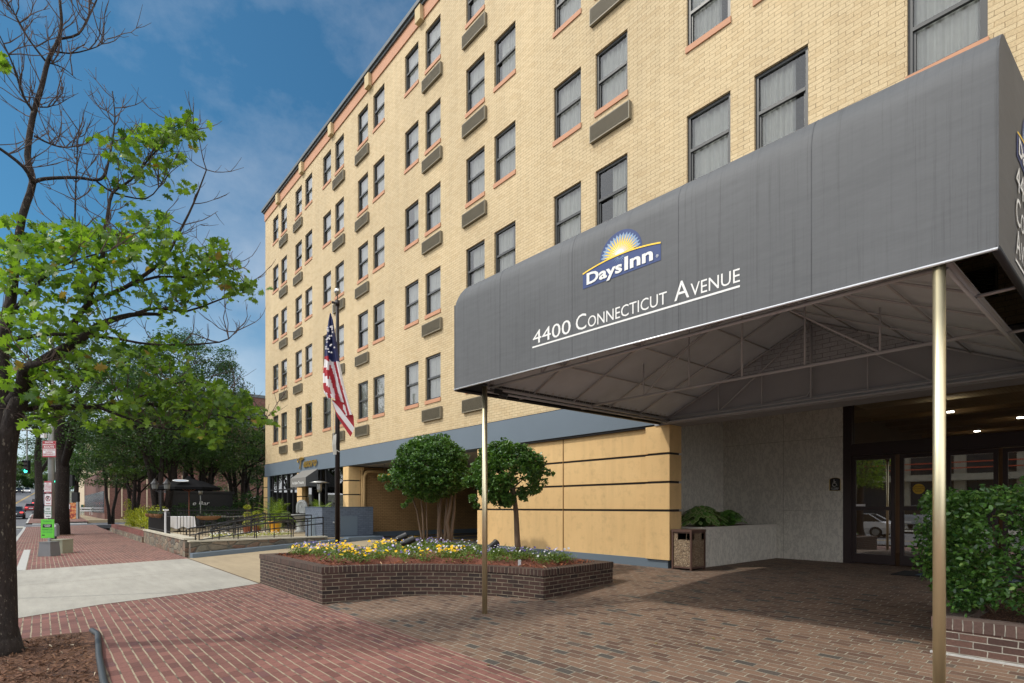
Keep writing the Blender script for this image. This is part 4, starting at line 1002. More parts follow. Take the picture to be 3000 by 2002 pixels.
def wallring(lp, d, z0f, z1, name, mat_b, mat_c, par, caph=.098):
    ins = inset(lp, d); n = len(lp); m = MB(); c = MB(); s0 = 0; outc = inset(lp, -.012)
    for i in range(n):
        a, b = lp[i], lp[(i + 1) % n]; l_ = math.dist(a, b); zc0 = z1 - caph
        za, zb_ = z0f(*a), z0f(*b)
        m.face([(*a, za), (*b, zb_), (*b, zc0), (*a, zc0)], 0, [(s0, za - z1), (s0 + l_, zb_ - z1), (s0 + l_, -caph), (s0, -caph)])
        ia, ib = ins[i], ins[(i + 1) % n]
        m.face([(*ib, z1 - .2), (*ia, z1 - .2), (*ia, zc0), (*ib, zc0)], 0, [(0, 0), (l_, 0), (l_, .1), (0, .1)])
        a, b = outc[i], outc[(i + 1) % n]
        c.face([(*a, zc0), (*b, zc0), (*b, z1), (*a, z1)], 0, [(s0, .01), (s0 + l_, .01), (s0 + l_, .01 + caph), (s0, .01 + caph)])
        c.face([(*a, z1), (*b, z1), (*ib, z1), (*ia, z1)], 0, [(s0, .02), (s0 + l_, .02), (s0 + l_, .02 + d), (s0, .02 + d)])
        c.face([(*ib, zc0), (*ia, zc0), (*ia, z1), (*ib, z1)], 0, [(s0, .01), (s0 + l_, .01), (s0 + l_, .1), (s0, .1)]); c.face([(*a, zc0), (*ia, zc0), (*ib, zc0), (*b, zc0)])
        s0 += l_
    m.build('wall', mat_b, par); c.build('rowlock_cap', mat_c, par); return ins
ins = wallring(loop, .21, lambda x, y: gz(x, y) - .01, PZ, 'w', 'planterbrick', 'capbrick', pl)
m = MB(); ctr = (5.9, 9.9); 
def soilz(x, y): return PZ - .05 + .05 * math.sin(x * 1.7) * math.sin(y * 1.3) + .05
# soil as a fan of quads
for i in range(len(ins)):
    a, b = ins[i], ins[(i + 1) % len(ins)]; mid = lambda p, f_: (p[0] + (ctr[0] - p[0]) * f_, p[1] + (ctr[1] - p[1]) * f_)
    for f0_, f1_, za, zb_ in ((0, .35, PZ - .06, PZ + .04), (.35, 1, PZ + .04, PZ + .08)):
        q = [(*mid(a, f0_), za), (*mid(b, f0_), za), (*mid(b, f1_), zb_), (*mid(a, f1_), zb_)]; m.face(q[::-1])
sl = m.build('mulch', plain('reddish bark mulch', srgb(108, 62, 46), .95, var=.4, vscale=30, bump=1., bscale=60), pl)
def inside(x, y, lp):
    c = False; n = len(lp)
    for i in range(n):
        (x1, y1), (x2, y2) = lp[i], lp[i - 1]
        if (y1 > y) != (y2 > y) and x < (x2 - x1) * (y - y1) / (y2 - y1) + x1: c = not c
    return c
bed = inset(loop, .55)
def pick(n, lp, f=lambda x, y: True):
    o_ = []
    while len(o_) < n:
        x = random.uniform(3.6, 8.1); y = random.uniform(6.5, 12.7)
        if inside(x, y, lp) and f(x, y): o_.append((x, y))
    return o_
bz = lambda x, y: PZ + .03
insd = inset(loop, .23)
m = MB(); P = np.array([(x, y, PZ + random.uniform(-.03, .035)) for x, y in pick(5200, insd)]); m.leaves(P, .035, [(0, -.9), (.22, -.7), (.18, .9), (-.2, .6)], up=1.0, jitter=.8)
tag(m.build('red_mulch_chips', 'chip'), 'reddish bark chips covering the soil of the curved brick planter', 'bark chips', kind='stuff')
clumps = pick(260, inset(loop, .42), lambda x, y: True)
m = MB(); P = []
for x, y in clumps:
    h = random.uniform(.10, .2); P.append(ball(62, (x, y, bz(x, y) + h * .5), (.15, .15, h * .6)))
m.leaves(np.concatenate(P), .042, OVAL[::2], up=.6, jitter=.5)
tag(m.build('flower_foliage', 'flowerleaf'), 'low green foliage of the pansies in the curved brick planter', 'foliage', kind='stuff')
def pansies(name, mat_, n, label, f, s=.036):
    m = MB(); sel = [c for c in clumps if f(*c)]; P = []; D = []
    while len(P) < n:
        x, y = random.choice(sel); P.append((x + random.gauss(0, .085), y + random.gauss(0, .085), bz(x, y) + random.uniform(.12, .24)))
    P = np.array(P); d = np.tile(np.array([-.55, -.45, .5]), (len(P), 1))
    m.leaves(P, s, [(0, -.5), (.42, -.45), (.5, -.02), (.36, .42), (0, .5), (-.36, .42), (-.5, -.02), (-.42, -.45)], up=.3, jitter=.3, dirs=d)
    tag(m.build(name, mat_), label, 'flowers', kind='stuff')
pansies('yellow_pansies', 'petaly', 230, 'bright yellow pansies in drifts near the street end of the brick planter', lambda x, y: y > 9.7 - (x - 3.6) * .5 and (math.sin(x * 3.1) + math.sin(y * 2.3) > -.1) and x < 6.3, .046)
pansies('purple_pansies', 'petalp', 330, 'small purple and white pansies spread through the brick planter', lambda x, y: x < 5.4 or (x + y) % 1.3 < .45, .036)
pansies('white_pansies', 'petalw', 70, 'white pansies towards the entrance end of the brick planter', lambda x, y: x > 5.6, .034)
tg = MB(); t0 = at(1522, 1655, 9.6); tg.obox((t0.x, t0.y, PZ + .05), (.025, -.01, 0), (.0, .0015, 0), (0, 0, .055)); single(tg, 'plant_tag', 'signwhite', 'small white plant label stuck in the mulch beside the single stem clipped tree', 'plant label')

def clipped_tree(name, label, x, y, z0, zc, rx, rz, trunks, nclump, nleaf, leaf=.07, flat=.7, seed=1, sparse=None, extra=None, cs=0):
    cxx, cyy = x + cs * CA, y - cs * SA; rs = random.Random(seed); t = thing(name, (x, y, z0), label, 'tree')
    m = MB(); ends = []
    for (bx, by, tx, ty, r_) in trunks:
        p = [Vector((x + bx, y + by, z0))]
        for k in range(1, 6):
            f_ = k / 5; p.append(Vector((x + bx + (tx - bx) * f_ + rs.gauss(0, .014), y + by + (ty - by) * f_ + rs.gauss(0, .014), z0 + (zc - rz * .35 - z0) * f_)))
        m.tube(p, [r_ * (1.25 - .45 * k / 5) for k in range(6)], 9); top = p[-1]
        for k in range(5):
            a = rs.uniform(0, math.tau); e = Vector((cxx + rx * .75 * math.cos(a), cyy + rx * .75 * math.sin(a), zc + rs.uniform(-.5, .6) * rz)); mid_ = (top + e) / 2 + Vector((rs.gauss(0, .05), rs.gauss(0, .05), rs.gauss(0, .05)))
            m.tube([top - Vector((0, 0, rs.uniform(0, .2))), mid_, e], [r_ * .45, r_ * .3, r_ * .12], 5)
    m.build('trunk', 'myrtle', t, smooth=True)
    m = MB(); Ps = []
    for k in range(nclump):
        d = Vector((rs.gauss(0, 1), rs.gauss(0, 1), rs.gauss(0, 1))).normalized()
        if sparse and sparse(d, rs): continue
        q = rs.uniform(.74, .97) ; zz = d.z * rz if d.z > 0 else d.z * rz * flat
        lump = 1 + .09 * math.sin(d.x * 7 + seed) * math.cos(d.y * 6 + d.z * 5)
        c = (cxx + d.x * rx * q * lump, cyy + d.y * rx * q * lump, zc + zz * q * lump)
        Ps.append(ball(nleaf, c, (.125 * rx, .125 * rx, .10 * rx)))
    if extra:
        for (ex, ey, ez, er, en) in extra: Ps.append(ball(en, (cxx + ex, cyy + ey, zc + ez), (er, er, er * .8)))
    m.leaves(np.concatenate(Ps), leaf, OVAL, up=.45); m.build('crown', 'trimleaf', t)
rt = lambda a, b: (CA * a + SA * b, -SA * a + CA * b)     # right / forward offsets of the view
def off(r_, f_=0): q = rt(r_, f_); return q
def ofl(l): return [(*rt(a, b), *rt(c, d), r_) for a, b, c, d, r_ in l]
def ex(l): return [(*rt(a, b), c, d, n) for a, b, c, d, n in l]
clipped_tree('clipped_tree', 'round clipped tree with many slender stems in the brick planter', 7.68, 11.88, PZ, 2.16, .98, .96,
    ofl([(.0, 0, .05, 0, .04), (.12, .05, .2, .1, .036), (.2, -.05, .34, 0, .04), (.27, .1, .42, .2, .036), (.06, .12, -.1, .3, .03), (-.45, .35, -.72, .2, .024), (-.4, .38, -.55, .5, .026), (-.36, .4, -.38, .5, .022)]), 950, 30, .074, flat=.72, seed=3, cs=-.2,
    extra=ex([(-1.2, 0, -.12, .14, 130), (-1.05, .1, -.35, .16, 120), (-.62, -.3, -.82, .09, 60), (-.5, -.3, -.72, .09, 60)]))
t1n = 7.53, 8.80
clipped_tree('clipped_tree', 'smaller flat topped clipped tree on a single stem in the brick planter', t1n[0], t1n[1], PZ, 1.98, .80, .70,
    ofl([(.12, 0, .0, 0, .055)]), 620, 26, .072, flat=.95, seed=9, cs=-.1, sparse=lambda d, rs: (d.x * CA - d.y * SA) > .15 and d.z < .15 and rs.random() < .72,
    extra=ex([(-.85, 0, -.15, .16, 110), (-.72, -.1, -.5, .11, 70), (-.66, -.1, -.66, .08, 50), (-.2, 0, -.62, .12, 50), (.62, .1, -.25, .14, 50), (.86, 0, .02, .10, 50)]))
def flood(x, y, z, dx, label):
    t = thing('garden_floodlight', (x, y, z), label, 'floodlight', 'floodlights in the brick planter')
    m = MB(); d = Vector((*rt(dx, .55), .42)).normalized(); a = Vector((x, y, z + .14)); m.tube([a - d * .10, a - d * .02, a + d * .2, a + d * .21], [.035, .075, .078, .086], 14); m.build('housing', 'black', t, smooth=True)
    m = MB(); m.tube([(x, y, z - .1), (x, y, z + .1)], .02, 8); m.box(x - .04, x + .04, y - .04, y + .04, z + .02, z + .1); m.build('bracket', 'black', t)
q = at(1168, 1575, 13.6); flood(q.x, q.y, PZ + .1, .9, 'black floodlight in the pansies, the farther one beside the flagpole')
q = at(1188, 1598, 12.4); flood(q.x, q.y, PZ + .08, .9, 'black floodlight in the pansies in front of the multi stemmed tree')
q = at(1437, 1610, 11.6); flood(q.x, q.y, PZ + .02, .5, 'black floodlight beside the left brass canopy pole at the yellow wall')
# flagpole and flag
fp_ = thing('flagpole', (5.3, 12.54, PZ), 'dark flagpole with a silver ball standing in the brick planter', 'flagpole')
bx, by = 5.3, 12.54
m = MB(); m.tube([(bx, by, PZ - .1), (bx, by, 3.6), (bx, by, 6.02)], [.058, .052, .036], 16); m.tube([(bx, by, 6.02), (bx, by, 6.14)], .05, 12); m.build('pole', 'darkpole', fp_, smooth=True)
q = rt(-.13, 0); m = MB(); m.tube([(bx, by, 6.08), (bx + q[0], by + q[1], 6.1)], .028, 8); m.tube([(bx, by, 6.1), (bx, by, 6.3)], .012, 6); m.build('pulley_arm', 'darkpole', fp_)
m = MB(); m.lathe((bx, by, 6.36), [(.0001, -.075)] + [(.075 * math.cos(a), .075 * math.sin(a)) for a in [R(-70 + 20 * k) for k in range(8)]] + [(.0001, .075)], 16); m.build('ball', 'ball', fp_, smooth=True)
q2 = rt(-.1, -.03)
m = MB(); m.tube([(bx + q2[0], by + q2[1], 6.05), (bx + q2[0] * .9, by + q2[1] * .9, 2.95)], .006, 5)
for k in range(6): 
    a = rt(-.07 + .012 * k, -.07); m.tube([(bx + a[0], by + a[1], 2.95 + .01 * k), (bx + a[0] * 1.3, by + a[1] * 1.3, 2.75), (bx + a[0], by + a[1], 2.52), (bx + a[0] * .5, by + a[1] * .5, 2.7)], .008, 5)
m.tube([(bx + rt(-.07, -.06)[0], by + rt(-.07, -.06)[1], 2.66), (bx + rt(.07, -.07)[0], by + rt(.07, -.07)[1], 2.58)], .01, 5)
m.build('halyard', 'rope', fp_)
# draped flag: a hanging cloth hoisted at one corner, stripes run down the folds
fl = thing('flag', (bx, by, 5.0), 'American flag hanging limp in folds from the flagpole', 'flag')
def lerp(a, b, t): return a + (b - a) * t
# outline of the hanging cloth: left and right edge of each height (metres right of the pole), z
rows = [(5.80, -.135, -.115), (5.6, -.17, -.06), (5.3, -.20, -.02), (5.0, -.24, .03), (4.72, -.26, .085), (4.66, -.262, .095), (4.4, -.30, .15), (4.1, -.30, .21), (3.95, -.28, .255), (3.78, -.17, .30), (3.6, -.165, .35), (3.45, -.16, .395), (3.42, -.16, .40)]
CL = MB(); W_, R2, B2 = 0, 1, 2
def fpt(f_, z, l_, r_):
    fold = .07 * math.sin(f_ * 9.5 + z * .6) + .03 * math.sin(f_ * 21 + z)
    q = rt(lerp(l_, r_, f_), -.13 + fold * (min(1, (5.85 - z) / .7)))
    return Vector((bx + q[0], by + q[1], z))
NC = 40
for (za, la, ra), (zb_, lb, rb) in zip(rows, rows[1:]):
    n2 = 4
    for s_i in range(n2):
        z1_, z2_ = lerp(za, zb_, s_i / n2), lerp(za, zb_, (s_i + 1) / n2); l1, l2, r1, r2 = lerp(la, lb, s_i / n2), lerp(la, lb, (s_i + 1) / n2), lerp(ra, rb, s_i / n2), lerp(ra, rb, (s_i + 1) / n2)
        for k in range(NC):
            f1, f2 = k / NC, (k + 1) / NC; zm = (z1_ + z2_) / 2; fm_ = (f1 + f2) / 2; xr = lerp((l1 + l2) / 2, (r1 + r2) / 2, fm_)
            # left panel folds: slanted bands; right panel: bands fanning down to the lower right
            if zm > 4.70 + (.05 if fm_ < .38 else -.0) - (fm_ - .38) * .1: mb_ = B2
            elif fm_ < .36 and zm > 3.9:
                band = int(math.floor((zm + (xr + .26) * .9) / .19)); mb_ = R2 if band % 2 else W_
            else:
                band = int(math.floor(((xr + .12) - (4.7 - zm) * .26 + 2.0) / .082)); mb_ = R2 if band % 2 else W_
            bottom = 3.80 - 0.0 if fm_ < .36 else 3.2
            if zm < 3.62 + (.22 if xr < .1 else 0) - (xr) * .4 + .0 and xr < .22 and zm < 3.75 - 1.35 * max(0, xr + .02) + .06: continue
            CL.face([fpt(f1, z2_, l2, r2), fpt(f2, z2_, l2, r2), fpt(f2, z1_, l1, r1), fpt(f1, z1_, l1, r1)], mb_)
# lower tail of the cloth
tail = [(-.10, 3.78), (.02, 3.78), (.16, 3.68), (.33, 3.52), (.40, 3.25), (.42, 3.08), (.36, 2.98), (.2, 3.18), (.02, 3.45)]
def tp(x, z): q = rt(x, -.10 + .02 * math.sin(x * 20)); return Vector((bx + q[0], by + q[1], z))
CL.face([tp(-.10, 3.79), tp(.02, 3.40), tp(.33, 2.93), tp(.375, 3.02), tp(.0, 3.52)], R2); CL.face([tp(-.10, 3.79), tp(.0, 3.52), tp(.375, 3.02), tp(.42, 3.14), tp(.06, 3.62)], W_); CL.face([tp(-.1, 3.79), tp(.06, 3.62), tp(.42, 3.14), tp(.40, 3.42), tp(.2, 3.72)], R2)
rs = random.Random(4)
for k in range(26):
    z = rs.uniform(4.82, 5.5); hw = lerp(.035, .16, (5.8 - z) / 1.1); x0_ = -.09 + rs.uniform(-hw, hw) * .9 ; q = rt(x0_, -.26); c = Vector((bx + q[0], by + q[1], z)); uu = Vector((*rt(1, 0), 0))
    CL.face([c + (uu * math.cos(w) + Vector((0, 0, 1)) * math.sin(w)) * (.030 if j % 2 == 0 else .012) for j, w in [(j, math.pi / 2 + math.pi * j / 5) for j in range(10)]])
CL.build('cloth', ['flagwhite', 'flagred', 'flagblue'], fl)

# ================================================================ HEDGE PLANTER AT THE RIGHT
hp = thing('hedge_planter', (7.8, -1.5, 0), 'reddish brown brick planter wall under the glossy hedge at the right edge', 'planter')
hl = [(6.88, 1.5), (9.3, 1.5), (9.3, -5), (6.88, -5)]
wallring(hl, .24, lambda x, y: gz(x, y) - .01, .19, 'w', 'hedgebrick', 'hedgecap', hp, caph=.11)
m = MB(); m.face([(7.0, 1.3, .12), (7.0, -4.9, .12), (9.1, -4.9, .12), (9.1, 1.3, .12)][::-1]); m.build('mulch', 'mulch', hp)
m = MB(); m.box(6.86, 6.9, -5, 1.52, gz(6.88, 0) - .02, gz(6.88, 0) + .018); m.build('mortar_skirt', 'granite', hp)
hg = thing('hedge', (8.1, 0, .12), 'glossy dark green clipped hedge in the brick planter beside the right canopy pole', 'hedge')
m = MB(); rs = random.Random(8)
for k in range(16):
    y = 1.2 - k * .32; a = Vector((8.0 + rs.gauss(0, .12), y, .1)); 
    for j in range(4):
        e = a + Vector((rs.uniform(-.6, .6), rs.uniform(-.35, .45), rs.uniform(.5, 1.2))); m.tube([a, (a + e) / 2 + Vector((rs.gauss(0, .06), rs.gauss(0, .06), 0)), e], [.016, .011, .005], 5)
m.build('stems', 'myrtle', hg)
m = MB(); Ps = []
for k in range(2700):
    fx = rs.uniform(7.2, 8.95); fy = rs.uniform(-4.5, 1.55); fz = rs.uniform(.42, 1.58)
    s_ = rs.random()
    if s_ < .45: fx = rs.uniform(7.15, 7.32)
    elif s_ < .7: fz = rs.uniform(1.44, 1.58)
    elif s_ < .88: fy = rs.uniform(1.4, 1.72)
    bul = .10 * math.sin(fy * 3.3 + 1) + .07 * math.sin(fz * 6 + fy * 2)
    if fx < 7.4: fx += bul + .25 * max(0, .75 - fz)
    if fy > 1.35 and fz < .7: fy -= .3 * (.9 - fz)
    fz += .05 * math.sin(fy * 4) - .14 * max(0, fy - .5)
    Ps.append(ball(15, (fx, fy, fz), (.12, .12, .10)))
m.leaves(np.concatenate(Ps), .054, OVAL, up=.3, jitter=.35); m.build('leaves', 'hedgeleaf', hg)
# ================================================================ FOREGROUND OAK
def P4(x, y, t): return at(x * .7656, y * .7656, t)
def P5(x, y, t): return at(x * .383, 850 + y * .383, t)
oak = thing('oak_tree', (-.3, 8.8, gz(-.3, 8.8)), 'leaning young oak in the mulched pit, half bare, with a long low leafy branch', 'tree')
m = MB(); tw = MB()
def path(pts, r0, r1, mb=None, n=7, jit=.0):
    mb = mb or m; k = len(pts)
    # smooth by subdividing
    q = []
    for i in range(k - 1):
        a = pts[max(i - 1, 0)]; b = pts[i]; c = pts[i + 1]; d = pts[min(i + 2, k - 1)]
        for s_ in range(3):
            t = s_ / 3; q.append(.5 * ((2 * b) + (c - a) * t + (2 * a - 5 * b + 4 * c - d) * t * t + (3 * b - 3 * c + d - a) * t ** 3))
    q.append(pts[-1]); l = len(q); mb.tube(q, [r0 + (r1 - r0) * i / (l - 1) for i in range(l)], n); return q
zg = gz(-.3, 8.8)
T0 = 6.65
base = [Vector((-.36, 8.86, zg - .1)), Vector((-.36, 8.85, zg + .1)), at(2, 1750, T0), at(0, 1600, T0), at(0, 1450, T0), at(6, 1330, T0), at(16, 1262, T0)]
q = []; path(base, .165, .13, n=20); m.tube([Vector((-.36, 8.86, zg - .1)), Vector((-.36, 8.85, zg + .06)), at(2, 1850, T0)], [.27, .205, .17], 20)
branches = []   # every limb as a polyline with leaves allowed or not
def limb(pts, r0, r1, leafy=0, n=7, twig=0, mb=None):
    q = path(pts, r0, r1, mb, n); branches.append((q, leafy, twig, r1)); return q
zz = lambda pts, t0, t1, f: [f(x, y, t0 + (t1 - t0) * i / (len(pts) - 1)) for i, (x, y) in enumerate(pts)]
# left stem up to the bare leader
limb([at(2, 1380, T0), at(8, 1290, T0), at(10, 1220, T0), at(6, 1130, T0), at(6, 1010, 6.7), at(30, 890, 6.8), at(46, 760, 6.9)], .125, .044, 0, 10)
limb(zz([(60, 993), (85, 830), (125, 700), (105, 600), (125, 450), (160, 330), (185, 230), (225, 150), (235, 80), (228, 0), (222, -60)], 6.9, 7.4, P4), .044, .012, 0, 8, 6)
# right stem
limb([at(8, 1370, T0), at(18, 1300, T0), at(34, 1235, T0), at(55, 1180, 6.6), at(77, 1118, 6.6), at(119, 1064, 6.7), at(222, 1003, 6.9), at(291, 953, 7.1), at(383, 923, 7.4), at(470, 921, 7.6)], .118, .02, 1, 12, 4)
limb(zz([(250, 1300), (330, 1170), (480, 1100), (620, 1000), (680, 900), (740, 780), (790, 650)], 6.9, 8.0, P4), .035, .008, 0, 7, 7)
limb(zz([(520, 1200), (600, 1180), (720, 1190), (860, 1140), (970, 1110)], 7.2, 8.2, P4), .022, .006, 2, 6, 4)
limb(zz([(40, 1300), (200, 1280), (400, 1290), (600, 1320), (840, 1310), (900, 1270)], 6.6, 7.7, P4), .028, .005, 0, 6, 5)
limb(zz([(60, 890), (160, 730), (180, 600), (300, 560), (580, 400)][:4], 6.7, 6.0, P5), .07, .03, 1, 8, 3)
# upper limbs and bare branch system
limb(zz([(125, 700), (170, 685), (290, 680), (370, 690), (400, 670), (415, 620), (430, 540), (440, 450), (430, 350)], 6.9, 7.6, P4), .026, .006, 0, 6, 6)
limb(zz([(370, 695), (440, 740), (560, 760), (620, 700)], 7.2, 7.8, P4), .014, .006, 1, 6, 4)
limb(zz([(125, 700), (90, 640), (0, 570), (-60, 540)], 6.9, 6.5, P4), .024, .012, 0, 6, 5)
limb(zz([(130, 520), (190, 550), (250, 565), (320, 550)], 7.0, 7.4, P4), .014, .004, 0, 5, 4)
limb(zz([(150, 410), (200, 405), (240, 345)], 7.1, 7.3, P4), .01, .003, 0, 5, 2)
limb(zz([(185, 240), (240, 260), (290, 300)], 7.2, 7.4, P4), .01, .003, 0, 5, 2)
limb(zz([(190, 190), (270, 205), (370, 180), (410, 150)], 7.3, 7.6, P4), .012, .003, 0, 5, 4)
limb(zz([(225, 150), (300, 130), (340, 60), (370, 0), (380, -50)], 7.3, 7.7, P4), .016, .006, 0, 5, 5)
limb(zz([(175, 235), (110, 150), (60, 60), (20, 0)], 7.2, 6.9, P4), .014, .005, 0, 5, 5)
limb(zz([(130, 430), (90, 370), (50, 250), (0, 140)], 7.1, 6.8, P4), .018, .006, 0, 5, 5)
limb(zz([(285, 900), (290, 700), (295, 600), (300, 500)], 7.0, 7.3, P4), .012, .004, 0, 5, 5)
limb(zz([(390, 910), (410, 840), (430, 740), (500, 690), (560, 620), (640, 540), (740, 510)], 7.0, 7.8, P4), .024, .005, 2, 6, 5)
limb(zz([(330, 1170), (390, 1000), (390, 910)], 6.9, 7.0, P4), .03, .024, 1, 6, 3)
limb(zz([(480, 1100), (600, 1060), (740, 1060), (860, 1010), (940, 1090)], 7.2, 8.1, P4), .02, .005, 2, 6, 4)
limb(zz([(560, 620), (600, 560), (690, 470), (740, 500)], 7.5, 7.8, P4), .01, .004, 2, 5, 2)
limb(zz([(60, 993), (180, 940), (330, 900), (470, 900), (600, 880)], 6.7, 7.3, P4), .022, .006, 2, 6, 3)
limb(zz([(60, 1180), (170, 1060), (280, 1000), (420, 960)], 6.6, 6.2, P4), .022, .006, 2, 6, 3)
# long low branch
limb(zz([(130, 960), (170, 910), (350, 900), (760, 890), (1000, 860), (1300, 900), (1550, 935), (1850, 990), (2050, 980)], 6.6, 7.6, P5), .048, .006, 2, 8, 6)
limb(zz([(760, 900), (1000, 990), (1250, 1060), (1450, 1070)], 6.9, 7.3, P5), .02, .006, 1, 6, 3)
limb(zz([(1540, 940), (1560, 1040), (1580, 1150)], 7.2, 7.3, P5), .006, .003, 2, 5, 1)
limb(zz([(180, 700), (350, 640), (560, 690), (720, 680)], 6.6, 6.9, P5), .016, .005, 1, 6, 2)
limb(zz([(1000, 860), (1150, 780), (1400, 700), (1480, 680)], 7.0, 7.4, P5), .012, .004, 2, 6, 3)
limb(zz([(1550, 935), (1650, 860), (1800, 820)], 7.3, 7.5, P5), .008, .003, 2, 5, 2)
limb(zz([(200, 1050), (330, 990), (500, 950)], 6.6, 6.9, P5), .012, .004, 1, 5, 2)
m.build('trunk', 'bark', oak, smooth=True)
# twigs that curl upward from the limbs
rs = random.Random(21)
for (q, leafy, nt_, r1) in branches:
    for k in range(int(nt_ * 3.2)):
        i = rs.randrange(len(q) // 4, len(q)); p = q[i]; L_ = rs.uniform(.25, .7)
        a = rs.uniform(-1, 1); d = Vector((*rt(a, rs.uniform(-.5, .5)), rs.uniform(-.1, .7))).normalized()
        pts = [p]
        for s_ in range(5): d = (d + Vector((rs.gauss(0, .18), rs.gauss(0, .18), .16 + rs.gauss(0, .15)))).normalized(); pts.append(pts[-1] + d * L_ / 5)
        tw.tube(pts, [.0075, .0065, .0055, .0045, .0035, .0025], 4, cap=False)
        for s_ in range(3):
            b = pts[rs.randrange(1, 5)]; d2 = (d + Vector((rs.gauss(0, .7), rs.gauss(0, .7), rs.gauss(.1, .5)))).normalized(); l2 = L_ * rs.uniform(.2, .45)
            tw.tube([b, b + d2 * l2 * .5 + Vector((0, 0, .01)), b + d2 * l2 + Vector((0, 0, .05))], [.004, .003, .002], 4, cap=False)
tw.build('twigs', 'twig', oak)
lv = MB(); Ps = []
def spray(c, n, r, flat=.6): Ps.append(ball(n, tuple(c), (r, r, r * flat)))
for (q, leafy, nt_, r1) in branches:
    if leafy == 2:
        for i in range(len(q) // 3, len(q)): spray(q[i] + Vector((0, 0, .02)), 5, .26)
        spray(q[-1], 8, .18)
    if leafy == 1:
        for i in range(len(q) // 3, len(q)): spray(q[i] + Vector((0, 0, .05)), 3, .3)
# leafy areas of the crown, photo pixels of the 2350-wide view: x, y, radius-x, radius-y, distance, leaves
areas = [(330, 315, 60, 30, 7.6, 70), (400, 300, 45, 26, 7.7, 60), (285, 350, 50, 25, 7.4, 45), (400, 370, 40, 18, 7.6, 20), (440, 325, 14, 22, 7.8, 10), (230, 320, 30, 14, 7.3, 12), (340, 385, 50, 20, 7.5, 28), (420, 430, 40, 12, 7.6, 10),
         (30, 510, 60, 14, 6.8, 26), (130, 545, 120, 34, 6.6, 150), (60, 590, 90, 50, 6.3, 140), (230, 570, 90, 50, 6.9, 130), (340, 560, 90, 42, 7.2, 120), (420, 600, 80, 35, 7.5, 90), (480, 620, 60, 35, 7.8, 80), (545, 655, 40, 26, 8.1, 34), (330, 500, 60, 20, 7.2, 36), (480, 570, 50, 25, 7.7, 30), (500, 560, 22, 16, 7.9, 14),
         (100, 650, 110, 45, 6.5, 110), (250, 655, 90, 40, 6.9, 80), (380, 680, 60, 40, 7.3, 56), (60, 730, 80, 40, 6.4, 80), (180, 720, 90, 40, 6.6, 50), (440, 650, 50, 30, 7.5, 40), (370, 790, 40, 20, 7.2, 20), (380, 750, 26, 30, 7.3, 14),
         (60, 790, 60, 30, 6.4, 50), (200, 780, 100, 34, 6.8, 80), (290, 830, 110, 34, 7.0, 90), (150, 850, 100, 34, 6.7, 70), (60, 860, 50, 30, 6.5, 30), (390, 820, 70, 30, 7.2, 46),
         (330, 905, 90, 34, 7.0, 80), (440, 900, 90, 40, 7.3, 110), (530, 925, 60, 34, 7.5, 80), (590, 955, 40, 20, 7.6, 34), (480, 985, 46, 22, 7.3, 36), (490, 1015, 26, 14, 7.3, 14), (230, 975, 36, 16, 6.9, 16), (180, 930, 100, 28, 6.8, 60), (90, 970, 50, 22, 6.6, 26), (110, 905, 60, 26, 6.6, 40), (300, 960, 70, 22, 7.0, 30), (420, 950, 60, 24, 7.2, 36),
         (10, 155, 18, 14, 6.8, 14), (0, 130, 10, 8, 6.8, 5), (5, 510, 8, 6, 6.8, 4), (160, 510, 26, 9, 6.9, 10), (0, 900, 30, 40, 6.5, 10)]
for (x, y, rx_, ry_, t, n) in areas:
    n = int(n * 1.5)
    for _ in range(n):
        a = rs.uniform(0, math.tau); r_ = math.sqrt(rs.random()); dt = rs.uniform(-.55, .55)
        Ps.append(np.array([tuple(at((x + rx_ * r_ * math.cos(a)) * 1.2766, (y + ry_ * r_ * math.sin(a)) * 1.2766, t + dt))]))
lv.leaves(np.concatenate(Ps), .092, OAK, up=.3, jitter=.5)
lv.build('crown', 'oakleaf', oak)

# ================================================================ RESTAURANT CORNER
bb = thing('slate_blue_brick_box', (9.3, 21.9, 0), 'painted slate blue brick enclosure beside the garage entrance with panel doors', 'brick enclosure')
m = MB(); m.box(8.3, 10.44, 21.1, 22.38, -.3, 1.28); m.box(8.3, 9.9, 22.38, 22.9, -.3, 1.28); m.build('wall', 'bluebrick', bb)
m = MB(); m.box(8.28, 10.44, 21.08, 21.2, 1.28, 1.3); m.box(8.28, 8.4, 21.08, 22.92, 1.28, 1.3); m.build('top_edge', 'bluepaint', bb)
m = MB(); m.box(8.285, 8.3, 21.75, 22.45, .08, .92); m.build('panel_door', 'bluepaint', bb); m = MB(); m.box(9.05, 9.75, 21.085, 21.1, .15, .92); m.build('panel_door', 'bluepaint', bb)
m = MB(); m.lathe((8.75, 21.06, .68), [(0, -.04), (.045, -.02), (.03, .03), (0, .05)], 10); m.build('hose_tap', 'galv', bb)
m = MB(); m.box(3.72, 8.6, 20.12, 20.52, -.42, -.16 + .0)
kb = MB()
for i in range(12):
    x0_, x1_ = 3.7 + i * .44, 3.7 + (i + 1) * .44
    z0_ = gz(x0_, 9) + .14; z1_ = gz(x1_, 9) + .14
    kb.face([(x0_, 20.14, z0_ - .3), (x1_, 20.14, z1_ - .3), (x1_, 20.14, z1_), (x0_, 20.14, z0_)]); kb.face([(x0_, 20.14, z0_), (x1_, 20.14, z1_), (x1_, 20.56, z1_), (x0_, 20.56, z0_)])
kb.face([(3.7, 20.56, -.5), (3.7, 20.14, -.5), (3.7, 20.14, gz(3.7, 9) + .14), (3.7, 20.56, gz(3.7, 9) + .14)])
kb.box(8.98, 10.44, 20.2, 21.08, -.1, .12)
single(kb, 'blue_kerb', 'bluepaint', 'low slate blue painted kerb along the far side of the hotel driveway', 'kerb')
